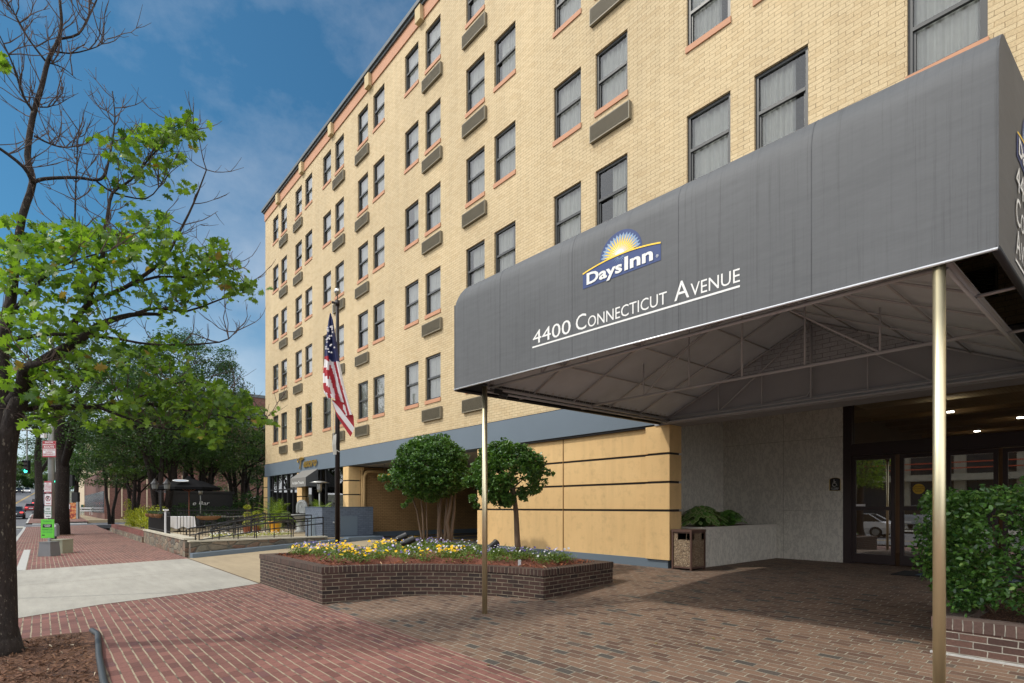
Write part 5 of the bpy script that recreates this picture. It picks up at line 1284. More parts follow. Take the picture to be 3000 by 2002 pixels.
sw = thing('stone_wall', (5.9, 20.7, -.3), 'low fieldstone retaining wall below the restaurant ramp', 'wall')
m = MB(); m.box(3.72, 8.29, 20.56, 20.86, -.5, .14); m.build('stonework', 'stone', sw)
m = MB(); m.box(3.68, 8.29, 20.53, 20.9, .14, .185); m.build('coping', 'paleStone', sw)
sw = thing('stone_wall', (3.8, 23.4, -.3), 'rough fieldstone wall along the pavement beneath the black terrace fence', 'wall')
m = MB(); m.box(3.62, 3.95, 20.9, 30.5, -.5, .2); m.build('stonework', 'stone', sw)
m = MB(); m.box(3.58, 3.99, 20.9, 30.54, .2, .26); m.build('coping', 'paleStone', sw)
rb = thing('low_brick_wall', (3.8, 34, -.3), 'long low red brick wall edging the planting bed beside the pavement', 'wall')
m = MB(); m.box(3.62, 3.9, 30.56, 46, -.1, .12); m.build('brickwork', 'lowbrick', rb); m = MB(); m.box(3.55, 3.92, 30.56, 46, -.5, -.1); m.build('footing', 'stone', rb)
# ramp railings
def railing(name, label, pts, h=.85, n=8, low=True, r=.022):
    t = thing(name, pts[0], label, 'railing', 'black handrails of the restaurant ramp')
    p = [Vector(a) for a in pts]; m = MB(); up = Vector((0, 0, h))
    m.tube([p[0] + Vector((-.1, 0, h - .22))] + [p[0] + Vector((-.12, 0, h - .05))] + [a + up for a in p], r, 8)
    if low: m.tube([a + up * .72 for a in p], r * .9, 8)
    m.build('rail', 'black', t, smooth=True); L_ = (p[-1] - p[0])
    for k in range(n + 1):
        f_ = k / n; tot = sum((b - a).length for a, b in zip(p, p[1:])); s_ = f_ * tot
        for a, b in zip(p, p[1:]):
            l_ = (b - a).length
            if s_ <= l_ + 1e-6: c = a + (b - a) * (s_ / l_); break
            s_ -= l_
        m = MB(); m.tube([c - Vector((0, 0, .05)), c + up], r * .85, 6); m.build('post', 'black', t)
railing('ramp_railing', 'black sloping handrail on the stone wall nearest the driveway', [(4.0, 20.72, -.42), (6.4, 20.72, -.1), (8.2, 20.72, .05)], n=7)
railing('ramp_railing', 'black handrail on the inner side of the restaurant ramp', [(3.95, 21.95, -.3), (6.4, 21.95, .05), (8.2, 21.95, .12)], n=6)
railing('ramp_railing', 'black stair handrail rising behind the white flower bed', [(5.0, 23.3, -.35), (6.8, 23.6, .15), (8.6, 23.6, .15)], n=5)
railing('ramp_railing', 'black handrail farthest back on the terrace steps', [(5.4, 24.2, -.2), (7.2, 24.5, .18)], n=3)
# terrace fence with pickets
def fence(label, a, b, z, h=.8):
    t = thing('iron_fence', (a[0], a[1], z), label, 'fence', 'black iron fences round the terrace'); A0, B0 = Vector((*a, z)), Vector((*b, z)); d = B0 - A0; m = MB()
    m.tube([A0 + Vector((0, 0, h)), B0 + Vector((0, 0, h))], .016, 5); m.tube([A0 + Vector((0, 0, .08)), B0 + Vector((0, 0, .08))], .014, 5); m.tube([A0 + Vector((0, 0, h - .14)), B0 + Vector((0, 0, h - .14))], .012, 5); m.build('rails', 'black', t)
    n = int(d.length / .11); m = MB()
    for k in range(n + 1):
        c = A0 + d * k / n; m.tube([c, c + Vector((0, 0, h + .06))], .009, 4)
    m.build('pickets', 'black', t)
fence('black iron fence with pickets on the stone wall beside the pavement', (3.78, 24.7), (3.78, 30.3), .26)
fence('black iron fence across the front of the restaurant terrace', (4.1, 25.2), (6.9, 25.4), .1, 1.05)
fence('black iron fence at the back of the restaurant terrace', (4.1, 35.6), (9.8, 36.5), .1, 1.1)
def basket(x, y, z, L_, label, ax=(1, 0)):
    t = thing('hanging_basket', (x, y, z), label, 'plant basket', 'wicker baskets hung on the fence'); m = MB()
    n = 10
    prof_ = [(.0, -.15), (.10, -.13), (.15, -.05), (.16, .02)]
    m.lathe((x, y, z), prof_, 12, 0, sx=(L_ / .32 if ax[0] else 1), sy=(L_ / .32 if ax[1] else 1)); m.build('basket', 'wicker', t)
    m = MB(); m.leaves(ball(70, (x, y, z + .07), (L_ / 2 if ax[0] else .15, L_ / 2 if ax[1] else .15, .09)), .06, OVAL[::2]); m.build('plants', 'darkleaf', t)
basket(3.66, 29.2, .98, .36, 'round wicker basket on the pavement fence, farthest from the ramp', (0, 1)); basket(3.66, 27.9, .98, .36, 'round wicker basket in the middle of the pavement fence', (0, 1)); basket(3.66, 26.6, .98, .42, 'larger round wicker basket on the pavement fence nearest the ramp', (0, 1))
basket(5.2, 25.15, .90, .95, 'long shallow wicker basket on the front fence before the white tablecloth')
# menu post, lamp post
t = thing('menu_post', (3.76, 25.55, .26), 'white painted post with a flared cap at the terrace corner', 'post')
m = MB(); m.box(3.72, 3.81, 25.5, 25.6, .24, 1.14); m.build('shaft', 'signwhite', t); m = MB(); m.box(3.68, 3.85, 25.46, 25.64, 1.14, 1.2); m.build('cap', 'signwhite', t)
t = thing('lamp_post', (3.9, 27.7, .2), 'black lamp post with twin lanterns beside the black parasol', 'lamp post')
m = MB(); m.tube([(3.9, 27.7, .1), (3.9, 27.7, 2.0)], .045, 10); q = rt(.26, 0); m.tube([(3.9 - q[0], 27.7 - q[1], 2.0), (3.9, 27.7, 1.9), (3.9 + q[0], 27.7 + q[1], 2.0)], .02, 6); m.build('post', 'black', t)
for s_ in (-1, 1):
    c = Vector((3.9 + s_ * q[0], 27.7 + s_ * q[1], 2.0)); m = MB(); m.lathe(c, [(.05, 0), (.10, .05), (.12, .26), (.16, .28), (.06, .42), (.02, .5)], 8); l_ = m.build('lantern', 'black', t)
    m = MB(); m.lathe(c, [(.104, .07), (.123, .25)], 8); m.build('lantern_glass', plain('pale lantern glass', srgb(96, 98, 96), .3) if 'pale lantern glass' not in MATS else MATS['pale lantern glass'], l_)
# parasols
def parasol(x, y, z, h, R_, label, marks=True, n=8, rot=.2):
    t = thing('parasol', (x, y, z), label, 'parasol'); m = MB(); zr = z + h - .52
    for k in range(n):
        a, b = rot + math.tau * k / n, rot + math.tau * (k + 1) / n
        ap_ = Vector((x, y, z + h)); pa = Vector((x + R_ * math.cos(a), y + R_ * math.sin(a), zr)); pb = Vector((x + R_ * math.cos(b), y + R_ * math.sin(b), zr)); ma, mb2 = ap_.lerp(pa, .55) + Vector((0, 0, .04)), ap_.lerp(pb, .55) + Vector((0, 0, .04))
        m.face([ap_, ma, mb2]); m.face([ma, pa, pb, mb2]); m.face([pa, pa - Vector((0, 0, .13)), pb - Vector((0, 0, .13)), pb])
    m.lathe((x, y, z + h), [(.16, -.03), (.10, .04), (.03, .09), (.01, .12)], 8)
    m.build('canopy', 'umbrella', t)
    m = MB(); m.tube([(x, y, z), (x, y, z + h - .03)], .025, 8); m.build('pole', 'timber', t)
    m = MB()
    for k in range(n):
        a = rot + math.tau * k / n; m.tube([(x, y, z + h - .75), (x + R_ * .6 * math.cos(a), y + R_ * .6 * math.sin(a), z + h - .33)], .009, 4)
    m.build('ribs', 'timber', t)
    if marks:
        dirv = Vector((-x * .55, -y, 0)).normalized(); sdv = Vector((-dirv.y, dirv.x, 0))
        c = Vector((x, y, z + h)) + dirv * (R_ * .66) + Vector((0, 0, -.26)) - sdv * .45; upv = (Vector((0, 0, .52)) - dirv * R_).normalized()
        nv = sdv.cross(upv) * 1.0
        if nv.dot(dirv) < 0: nv = -nv
        c += nv * .06
        m = MB(); m.face([c + sdv * (.36 * math.cos(w)) + upv * (.19 * math.sin(w)) for w in [math.tau * k / 24 for k in range(24)]]); em = m.build('oval_emblem', 'signwhite', t)
        m = MB(); m.face([c + nv * .006 + sdv * (.29 * math.cos(w)) + upv * (.10 * math.sin(w) - .02) for w in [math.tau * k / 20 for k in range(20)]]); m.build('emblem_centre', plain('emblem pale blue', srgb(150, 160, 176), .6), em)
parasol(5.9, 33.0, .1, 2.72, 1.55, 'large open black parasol with a pale oval emblem over the terrace tables')
parasol(7.2, 30.2, .1, 2.15, .01, 'closed parasol pole standing between terrace tables', False) if False else None
# heaters
def heater(x, y, label, r_=.42, h=2.25, sq=False):
    t = thing('patio_heater', (x, y, .1), label, 'patio heater'); n = 4 if sq else 20
    m = MB(); m.lathe((x, y, .1), [(.03, h - .04), (r_, h - .02), (r_ * .55, h + .045), (.02, h + .07)], n); m.build('reflector', 'steel', t, smooth=not sq)
    m = MB(); m.lathe((x, y, .1), [(.09, h - .42), (.11, h - .28), (.10, h - .12), (.12, h - .05)], 14); m.build('burner', 'steel', t, smooth=True)
    m = MB(); m.tube([(x, y, .5), (x, y, h - .3)], .03, 10); m.build('pole', 'galv', t, smooth=True); m = MB(); m.lathe((x, y, .1), [(.23, 0), (.24, .05), (.22, .7), (.1, .78)], 16); m.build('base', 'black', t, smooth=True)
heater(9.15, 23.55, 'steel mushroom patio heater behind the slate blue brick box'); heater(6.75, 34.6, 'square topped patio heater to the right of the black parasol', .42, 2.3, True)
# fountain, palm pot, palms
t = thing('wall_fountain', (9.35, 26.3, .1), 'grey stone wall fountain with an arched back and a basin', 'fountain')
fx, fy = 9.35, 26.3
uu = Vector((*rt(1, 0), 0)); F3 = lambda a, z, d=0: Vector((fx, fy, z)) + uu * a + Vector((*rt(0, d), 0))
m = MB(); m.prism([F3(-.26, .1), F3(.26, .1), F3(.25, 1.35)] + [F3(.25 * math.cos(w), 1.35 + .28 * math.sin(w)) for w in (.5, 1.05, 1.57, 2.1, 2.6)] + [F3(-.25, 1.35)], Vector((*rt(0, .16), 0))); m.build('back', 'fountain', t)
m = MB()
pts_ = [F3(-.17, .95, -.015), F3(-.17, 1.35, -.015)] + [F3(.17 * math.cos(w), 1.35 + .18 * math.sin(w), -.015) for w in (2.6, 2.1, 1.57, 1.05, .5)] + [F3(.17, 1.35, -.015), F3(.17, .95, -.015)]
m.tube(pts_, .025, 6); m.lathe(F3(0, 1.3, -.03), [(0, -.07), (.05, 0), (0, .07)], 8); m.build('arch_moulding', 'fountain', t, smooth=True)
m = MB(); m.lathe(F3(0, .1, -.16), [(.24, 0), (.25, .06), (.13, .14), (.11, .5), (.2, .62), (.36, .76), (.40, .84), (.37, .86), (.3, .78)], 20); m.build('basin', 'fountain', t, smooth=True)
m = MB(); m.lathe(F3(-.05, .98, -.2), [(0, -.04), (.05, 0), (.02, .06), (0, .08)], 8); m.tube([F3(-.12, .99, -.2), F3(-.18, 1.05, -.22)], .012, 5); m.build('bird_ornament', 'bronze', t)
def palm(x, y, z0, label, pot=True, nf=34, L_=1.1, potr=.27, poth=.56):
    t = thing('potted_palm', (x, y, z0), label, 'palm')
    if pot:
        m = MB(); m.lathe((x, y, z0), [(potr * .72, 0), (potr * .76, .05), (potr * .66, .08), (potr * .9, .28), (potr * 1.02, poth - .05), (potr * 1.12, poth), (potr * .95, poth), (potr * .9, poth - .06)], 24); m.build('pot', 'potyellow', t, smooth=True)
    m = MB(); s = MB(); rs = random.Random(int(x * 10 + y)); zb_ = z0 + poth - .05
    for k in range(nf):
        a = rs.uniform(0, math.tau); el = rs.uniform(.35, 1.45); l_ = L_ * rs.uniform(.7, 1.1); d = Vector((math.cos(a) * math.cos(el), math.sin(a) * math.cos(el), math.sin(el))); p = Vector((x, y, zb_)); pts = [p]
        for j in range(9): d = (d + Vector((0, 0, -.085 - .04 * j * (1.5 - el)))).normalized(); pts.append(pts[-1] + d * l_ / 9)
        s.tube(pts, [.009 - .0008 * j for j in range(10)], 4, cap=False)
        for j in range(2, 10):
            for w_ in (0, .5):
                c = pts[j] if w_ == 0 or j == 9 else pts[j].lerp(pts[j + 1], .5); dd = (pts[j] - pts[j - 1]).normalized(); sdv = dd.cross(Vector((0, 0, 1)))
                if sdv.length < .05: continue
                sdv.normalize(); ll = .26 * math.sin(math.pi * min(1, (j + w_) / 10.5)) + .05
                for sg_ in (-1, 1):
                    e = c + (sdv * sg_ * .8 + dd * .7 - Vector((0, 0, .25))).normalized() * ll; wv = dd * .012
                    m.face([c - wv, e, c + wv])
    m.build('fronds', 'palmleaf', t); s.build('stems', 'palmleaf', t)
palm(7.95, 25.6, .1, 'tall feathery palm in a glazed yellow pot by the ramp', True)
palm(9.0, 23.0, .45, 'feathery palm behind the slate blue brick box', True, 26, .9, .2, .3)
def topiary(x, y, label, balls, mat_='limeleaf'):
    t = thing('topiary', (x, y, .1), label, 'topiary plant'); m = MB(); m.tube([(x, y, .1), (x, y, balls[-1][0])], .018, 6); m.build('stem', 'myrtle', t); m = MB()
    m.leaves(np.concatenate([ball(260, (x, y, z), (r_, r_, r_ * .75), .75) for z, r_ in balls]), .05, OVAL[::2]); m.build('foliage', mat_, t)
    m = MB(); m.lathe((x, y, .1), [(.14, 0), (.2, .3), (.22, .32)], 14); m.build('pot', 'timber', t)
topiary(7.0, 26.4, 'tiered topiary left of the yellow pot, taller one', [(.55, .22), (.95, .19), (1.28, .16)]); topiary(7.55, 26.9, 'tiered topiary just behind the yellow pot', [(.5, .26), (.92, .24)])
m = MB(); m.box(4.6, 7.7, 22.6, 23.1, -.3, .16); single(m, 'flower_bed_kerb', 'paleStone', 'pale stone kerb of the white flower bed on the terrace', 'kerb')
m = MB(); P = np.concatenate([ball(30, (x, 22.82 + rs.uniform(-.1, .1), .22), (.14, .14, .09)) for x in np.arange(4.8, 7.6, .09)]); m.leaves(P, .05, OVAL[::2]); tag(m.build('flower_bed_leaves', 'limeleaf'), 'pale green leaves of the white flower bed behind the ramp', 'foliage', kind='stuff')
m = MB(); P = P[::4] + np.array([0, -.03, .05]); m.leaves(P, .05, [(0, -.5), (.4, 0), (0, .5), (-.4, 0)]); tag(m.build('white_bed_flowers', 'petalw'), 'small white flowers in the long bed behind the ramp railing', 'flowers', kind='stuff')
# tables and chairs
def table(x, y, label, cloth=False, s=.45):
    t = thing('terrace_table', (x, y, .1), label, 'table'); m = MB(); m.box(x - s, x + s, y - s, y + s, .80, .825); m.build('tabletop', 'cloth' if cloth else 'steel', t)
    m = MB(); m.tube([(x, y, .1), (x, y, .8)], .035, 8); m.lathe((x, y, .1), [(.26, 0), (.24, .03), (.04, .05)], 12); m.build('pedestal', 'black', t)
    return t
def tcloth(x, y, label, s=.5):
    m = MB(); n = 28; top = []; bot = []
    per = [(-1, -1), (1, -1), (1, 1), (-1, 1)]
    for k in range(4):
        a, b = per[k], per[(k + 1) % 4]
        for j in range(n // 4 * 2):
            f_ = j / (n // 4 * 2); px, py = a[0] + (b[0] - a[0]) * f_, a[1] + (b[1] - a[1]) * f_; w_ = 1 + .05 * math.sin((k * 14 + j) * 1.4)
            top.append((x + px * s, y + py * s, .832)); bot.append((x + px * s * w_ * 1.05, y + py * s * w_ * 1.05, .30 + .05 * math.sin(j)))
    m.face(top)
    for i in range(len(top)): j = (i + 1) % len(top); m.face([bot[i], bot[j], top[j], top[i]])
    single(m, 'tablecloth', 'cloth', label, 'tablecloth', loc=(x, y, .83))
table(5.05, 30.6, 'square table hidden under a white cloth below the parasol', True, .48); tcloth(5.05, 30.6, 'white cloth hanging to the ground over the table below the parasol', .56)
for (x, y, l) in ((6.9, 29.2, 'bare metal terrace table right of the white clothed table'), (8.2, 31.2, 'bare metal terrace table before the dark restaurant windows, farther'), (8.7, 28.2, 'bare metal terrace table nearest the stone fountain'), (7.2, 33.2, 'bare metal terrace table beneath the patio heater with the square top')): table(x, y, l)
def chair(x, y, a):
    t = thing('terrace_chair', (x, y, .1), 'x', 'chair', 'black wire chairs on the terrace'); c, s_ = math.cos(a), math.sin(a); Q = lambda u_, v_, z: (x + c * u_ - s_ * v_, y + s_ * u_ + c * v_, .1 + z)
    m = MB(); m.face([Q(-.2, -.2, .45), Q(.2, -.2, .45), Q(.2, .2, .45), Q(-.2, .2, .45)]); m.tube([Q(-.2, -.2, .45), Q(.2, -.2, .45), Q(.2, .2, .45), Q(-.2, .2, .45), Q(-.2, -.2, .45)], .012, 4); m.build('seat', 'black', t)
    m = MB(); m.tube([Q(-.2, .2, .45), Q(-.2, .24, .8), Q(-.1, .25, .9), Q(.1, .25, .9), Q(.2, .24, .8), Q(.2, .2, .45)], .013, 5)
    for u_ in (-.1, 0, .1): m.tube([Q(u_, .21, .45), Q(u_, .25, .89)], .007, 4)
    m.build('backrest', 'black', t)
    for u_ in (-.19, .19):
        for v_ in (-.19, .19): m = MB(); m.tube([Q(u_ * 1.15, v_ * 1.15, 0), Q(u_, v_, .45)], .011, 4); m.build('leg', 'black', t)
    return t
cl = [(4.25, 30.4, 1.2, 'black wire chair at the left side of the white clothed table'), (6.15, 30.3, -1.6, 'black wire chair at the right side of the white clothed table'), (6.3, 28.7, 1.5, 'black wire chair left of the bare table by the parasol'), (7.6, 29.0, -1.3, 'black wire chair right of the bare table by the parasol'), (8.1, 27.8, 1.4, 'black wire chair at the table nearest the fountain, left side'), (9.3, 28.6, -1.2, 'black wire chair between the fountain table and the dark windows'), (7.6, 31.4, 1.6, 'black wire chair at the farther window table, left side'), (8.9, 31.5, -1.5, 'black wire chair at the farther window table, right side'), (5.5, 31.5, .2, 'black wire chair behind the white clothed table'), (6.7, 33.9, 1.0, 'black wire chair under the square topped heater')]
for (x, y, a, l) in cl: chair(x, y, a)['label'] = l

# ================================================================ TREES BEHIND
def tree(name, label, x, y, z, H, cr, cz_, crz, stems=1, r0=.14, ncl=60, nlf=60, leaf=.16, mat_='darkleaf', seed=1, group=None, low=.25, barkm='bark', ry=None):
    rs = random.Random(seed); t = thing(name, (x, y, z), label, 'tree', group); m = MB(); ry = ry or cr
    tips = []
    for s_ in range(stems):
        a0 = math.tau * s_ / max(1, stems) + rs.random(); lean = .0 if stems == 1 else cr * .22
        p = [Vector((x, y, z - .1)) + Vector((math.cos(a0), math.sin(a0), 0)) * (0 if stems == 1 else .12)]
        top = Vector((x + lean * math.cos(a0), y + lean * math.sin(a0), z + cz_ - z - crz * .3 if False else cz_ - crz * .25))
        for k in range(1, 5):
            f_ = k / 4; p.append(p[0].lerp(top, f_) + Vector((rs.gauss(0, .05 * cr * .3), rs.gauss(0, .05 * cr * .3), 0)))
        rr_ = r0 / (1 if stems == 1 else 1.5); m.tube(p, [rr_ * (1.25, 1, .9, .8, .65)[k] for k in range(5)], 9)
        for b in range(7 if stems == 1 else 4):
            i = rs.choice([2, 3, 4, 4]); s0_ = p[i]; a = rs.uniform(0, math.tau); e = Vector((x + cr * .8 * math.cos(a), y + ry * .8 * math.sin(a), cz_ + rs.uniform(-.6, .7) * crz)); mid_ = s0_.lerp(e, .5) + Vector((rs.gauss(0, .1 * cr), rs.gauss(0, .1 * cr), .12 * crz)); m.tube([s0_, mid_, e], [rr_ * .5, rr_ * .3, rr_ * .1], 6); tips += [e, mid_]
    m.build('trunk', barkm, t, smooth=True)
    m = MB(); Ps = []
    for k in range(ncl):
        d = Vector((rs.gauss(0, 1), rs.gauss(0, 1), rs.gauss(0, 1))).normalized(); q = rs.uniform(.35, 1.) ** .5
        c = Vector((x + d.x * cr * q, y + d.y * ry * q, cz_ + d.z * crz * q)) if k % 4 else rs.choice(tips)
        R_ = rs.uniform(.12, .24) * cr; Ps.append(ball(nlf, tuple(c), (R_ * 1.25, R_ * 1.25, R_ * .55)))
    m.leaves(np.concatenate(Ps), leaf, DIAMOND if leaf > .2 else OVAL[::2], up=.8); m.build('crown', mat_, t); return t
gpz = 'trees planted round the restaurant terrace'
tree('terrace_tree', 'multi stemmed tree with a broad dark crown behind the black parasol', 5.4, 38.0, -.1, 8, 4.2, 6.3, 3.0, 5, .22, 220, 130, .13, 'darkleaf', 31, gpz)
tree('terrace_tree', 'leaning multi stemmed tree over the right half of the terrace', 8.2, 41.5, 0, 8, 4.0, 6.2, 2.8, 5, .2, 150, 130, .13, 'midleaf', 32, gpz)
tree('terrace_tree', 'small tree with a straight trunk rising from the yellow green shrubs', 4.3, 40.5, -.1, 6, 2.3, 4.2, 1.5, 1, .1, 60, 90, .12, 'midleaf', 33, gpz)
tree('terrace_tree', 'tall tree whose crown touches the corner of the hotel', 11.5, 45.5, 0, 11, 4.4, 6.4, 3.4, 4, .24, 170, 130, .15, 'darkleaf', 34, gpz)
tree('terrace_tree', 'tall open crowned tree standing above the terrace trees', 8.2, 49.0, 0, 14, 4.2, 11.0, 3.8, 3, .26, 260, 120, .15, 'darkleaf', 35, gpz)
tree('terrace_tree', 'dense low tree filling the gap behind the dark storefront', 14.5, 52, 0, 8, 4.2, 4.4, 3.4, 3, .2, 100, 110, .15, 'darkleaf', 36, gpz)
tree('terrace_tree', 'dark tree growing between the brick wall bed and the red brick building', 5.6, 53, -.1, 8, 3.6, 5.6, 2.9, 3, .2, 130, 120, .15, 'darkleaf', 37, gpz)
tree('terrace_tree', 'low branching tree at the corner of the side street', 4.6, 58.5, -.1, 8, 3.0, 5.4, 2.7, 2, .18, 100, 110, .16, 'darkleaf', 38, gpz)
gst = 'street trees along the pavement'
tree('street_tree', 'big dark trunked street tree beyond the driveway', .93, 43.6, gz(1, 43), 14, 4.6, 8.6, 3.8, 1, .38, 120, 110, .16, 'darkleaf', 41, gst)
tree('street_tree', 'street tree behind the traffic signal pole', -.2, 72, .2, 14, 4.8, 9.5, 3.8, 1, .34, 90, 90, .2, 'darkleaf', 42, gst)
tree('street_tree', 'broad street tree before the cream building on the far pavement', 6.5, 112, .6, 12, 6, 8.5, 5, 2, .3, 110, 90, .26, 'midleaf', 45, gst)
tree('street_tree', 'street tree past the side street, right of the signal pole', 3.2, 84, .2, 11, 4.4, 8.2, 3.6, 1, .26, 90, 100, .2, 'darkleaf', 46, gst)
tree('street_tree', 'distant street tree near the newspaper boxes', 2.0, 128, 1.2, 12, 5, 9.0, 4, 1, .3, 60, 80, .28, 'midleaf', 43, gst)
tree('street_tree', 'far street tree at the crest of the avenue, right kerb', 9.0, 215, 4.8, 13, 6.5, 13, 5, 1, .4, 60, 80, .4, 'darkleaf', 44, gst)
fl_ = [(-19.5, 44, 'across the avenue opposite the restaurant'), (-19.5, 62, 'across the avenue just past the crossing'), (-19, 86, 'across the avenue, third from the crossing'), (-17, 112, 'across the avenue, fourth from the crossing'), (-15.5, 145, 'across the avenue on the rise'), (-12, 185, 'across the avenue near the crest'), (-9, 235, 'on the left of the crest of the avenue'), (-16, 250, 'behind the crest, left side')]
for i, (x, y, w_) in enumerate(fl_): tree('avenue_tree', 'large green tree ' + w_, x, y, rise(y) - .4, 14, 6.2, rise(y) + 8.6, 5.6, 1, .36, 70, 80, .3, 'darkleaf' if i % 2 else 'midleaf', 50 + i, 'trees on the far side of the avenue')
for i, (x, y, l) in enumerate(((-12, 330, 'far tree at the end of the avenue, leftmost of the line'), (3, 335, 'far tree at the end of the avenue, second from the left'), (18, 300, 'far tree at the end of the avenue, third from the left'), (34, 300, 'far tree at the end of the avenue, rightmost of the line'))):
    tree('distant_tree', l, x, y, 8.5, 16, 11, 16, 8.5, 1, .5, 150, 90, .7, 'darkleaf', 70 + i, 'far trees closing the avenue')
# yellow-green hedge beside the low brick wall
t = thing('shrub_hedge', (4.7, 38, 0), 'yellow green clipped shrubs above the low red brick wall', 'hedge'); m = MB(); Ps = []
for k in range(420):
    y = rs.uniform(32, 44); x = 4.35 + rs.uniform(-.25, .5); z = rs.uniform(.2, 1.12) + .14 * math.sin(y * 1.7) + .1 * math.sin(y * 4.1); Ps.append(ball(22, (x, y, z), (.24, .26, .18)))
Ps.append(ball(160, (4.3, 43.4, 1.5), (.25, .3, .35)))
m.leaves(np.concatenate(Ps), .085, OVAL[::2], up=.7); m.build('foliage', 'limeleaf', t); m = MB()
for k in range(14): m.tube([(4.5, 31.5 + k * .9, 0), (4.5 + rs.gauss(0, .1), 31.5 + k * .9, .6)], .03, 5)
m.build('stems', 'myrtle', t)
t = thing('shrub_hedge', (8, 38.5, 0), 'dark green hedge behind the terrace tables', 'hedge'); m = MB(); Ps = []
for k in range(520):
    x = rs.uniform(5.9, 12.5); y = 38.2 + rs.uniform(-.5, .6); z = rs.uniform(.1, 1.35) + .12 * math.sin(x * 2) + (.65 if x > 9.4 else 0); Ps.append(ball(22, (x, y, z), (.26, .24, .2)))
m.leaves(np.concatenate(Ps), .09, OVAL[::2], up=.6); m.build('foliage', 'darkleaf', t); m = MB()
for k in range(12): m.tube([(6.2 + k * .5, 38.4, 0), (6.2 + k * .5, 38.4, .7)], .03, 5)
m.build('stems', 'myrtle', t)

# ================================================================ BUILDINGS BEHIND
br = thing('brick_building', (20, 72, 0), 'dark red brick building with a grey window band behind the terrace trees', 'building')
ZR = 14.6; z0_ = -.3
m = MB(); m.box(15.2, 60, 63.5 + 8, 110, z0_, 10.9); m.box(15.2, 60, 71.5, 110, 12.9, ZR); m.box(5.2, 15.2, 73.5, 110, z0_, 5.4); m.box(7.0, 15.2, 76, 110, 5.4, 12.3); m.build('wall', 'redbrick', br)
m = MB(); m.box(15.25, 60, 71.56, 109.9, 10.9, 12.9); m.build('grey_window_band', plain('grey cladding band', srgb(96, 98, 102), .6), br)
m = MB(); m.box(15.1, 60.1, 71.4, 110.1, ZR, ZR + .35); m.build('roof_edge', 'gutter', br)
for k in range(9):
    x = 5.5 + k * 1.15; m = MB(); m.box(x, x + .12, 73.44, 73.5, .2, 4.9); m.build('pale_fin', 'cream', br)
for k in range(6):
    m = MB(); m.box(16.8 + k * 4.5, 16.86 + k * 4.5, 71.47, 71.5, 0, ZR); m.build('downpipe', 'cream', br)
m = MB(); m.box(5.15, 5.2, 74, 108, .6, 3.0); m.build('shop_window', 'farglass', br)
db = thing('dark_storefront', (10.2, 37.5, 0), 'dark glass storefront with e Bar lettering half hidden behind the terrace', 'storefront')
m = MB(); m.box(5.9, 9.6, 39.6, 39.9, .1, 2.15); m.build('glass_front', 'black', db); m = MB(); m.box(5.8, 9.7, 39.5, 40.0, 2.15, 2.3); m.build('canopy_edge', 'black', db)
m = MB(); c = at(565, 1479, 1); 
def onY(u, v, Y): s = (u - 1500) / FPX; t = Y / (CA - SA * s); return at(u, v, t)
a = onY(565, 1480, 39.4); m.text('e Bar', (a.x, 39.42, a.z), (1, 0, 0), (0, 0, 1), height=.24, width=.95, shear=.2); a = onY(762, 1463, 37.0); m.text('AC', (a.x, 39.42, a.z - .02), (1, 0, 0), (0, 0, 1), height=.2, shear=.2)
m.build('lettering', 'white', db)
cb_ = thing('cream_building', (10, 152, 0), 'cream stone corner building with a red shop awning far down the pavement', 'building')
m = MB(); m.box(7.2, 30, 150, 185, 1.0, 15); m.build('wall', 'cream', cb_)
for k in range(4):
    for j in range(3): m = MB(); m.box(7.9 + k * 2.2, 9.1 + k * 2.2, 149.93, 150, 5.6 + j * 3.1, 7.5 + j * 3.1); m.build('window', 'farglass', cb_)
m = MB(); m.prism([(7.4, 150, 4.6), (7.4, 148.6, 3.6), (7.4, 150, 3.6)], (2.2, 0, 0)); m.build('red_awning', 'signred', cb_); m = MB(); m.box(9.9, 15, 149.95, 150, 1.9, 4.4); m.build('shop_window', 'farglass', cb_)
fb = thing('far_office_building', (30, 190, 5), 'pinkish brown office block glimpsed between the far trees', 'building')
m = MB(); m.box(14, 46, 195, 230, 4, 27); m.build('wall', plain('pinkish brown render', srgb(150, 118, 104), .9), fb)
for j in range(6): m = MB(); m.box(14.5, 45.5, 194.93, 195, 8 + j * 3.1, 9.5 + j * 3.1); m.build('window_band', 'farglass', fb)

# ================================================================ STREET FURNITURE
def sign_panel(mb, c, w_, h_, mi=0, d=.004):
    uu = Vector((*rt(1, 0), 0)); nn = Vector((*rt(0, -1), 0)); mb.obox(c, uu * w_ / 2, nn * d, Vector((0, 0, h_ / 2)), mi)
SU = Vector((*rt(1, 0), 0)); SN = Vector((*rt(0, -1), 0)); SZ = Vector((0, 0, 1))
tp_ = .0
sp_ = thing('signal_pole', (at(150, 1500, 26).x, at(150, 1500, 26).y, gz(.3, 34)), 'galvanised pole with a mast arm and parking signs beside the kerb', 'pole')
pc = at(150, 1500, 26); m = MB(); m.tube([(pc.x, pc.y, gz(.3, 30) - .05), (pc.x, pc.y, 9.2)], [.13, .10], 14); m.build('pole', 'galv', sp_, smooth=True)
m = MB(); a = at(146, 1262, 26); e = at(-60, 1250, 30); m.tube([a, at(80, 1260, 27.5), e], [.05, .045, .035], 8); a = at(146, 1160, 26); m.tube([a, at(115, 1149, 26.6), at(105, 1149, 27)], .06, 8); m.build('mast_arm', 'galv', sp_, smooth=True)
m = MB(); c = at(128, 1277, 25.7); m.obox(c, SU * .08, SN * .08, SZ * .1); m.build('camera_box', 'signwhite', sp_)
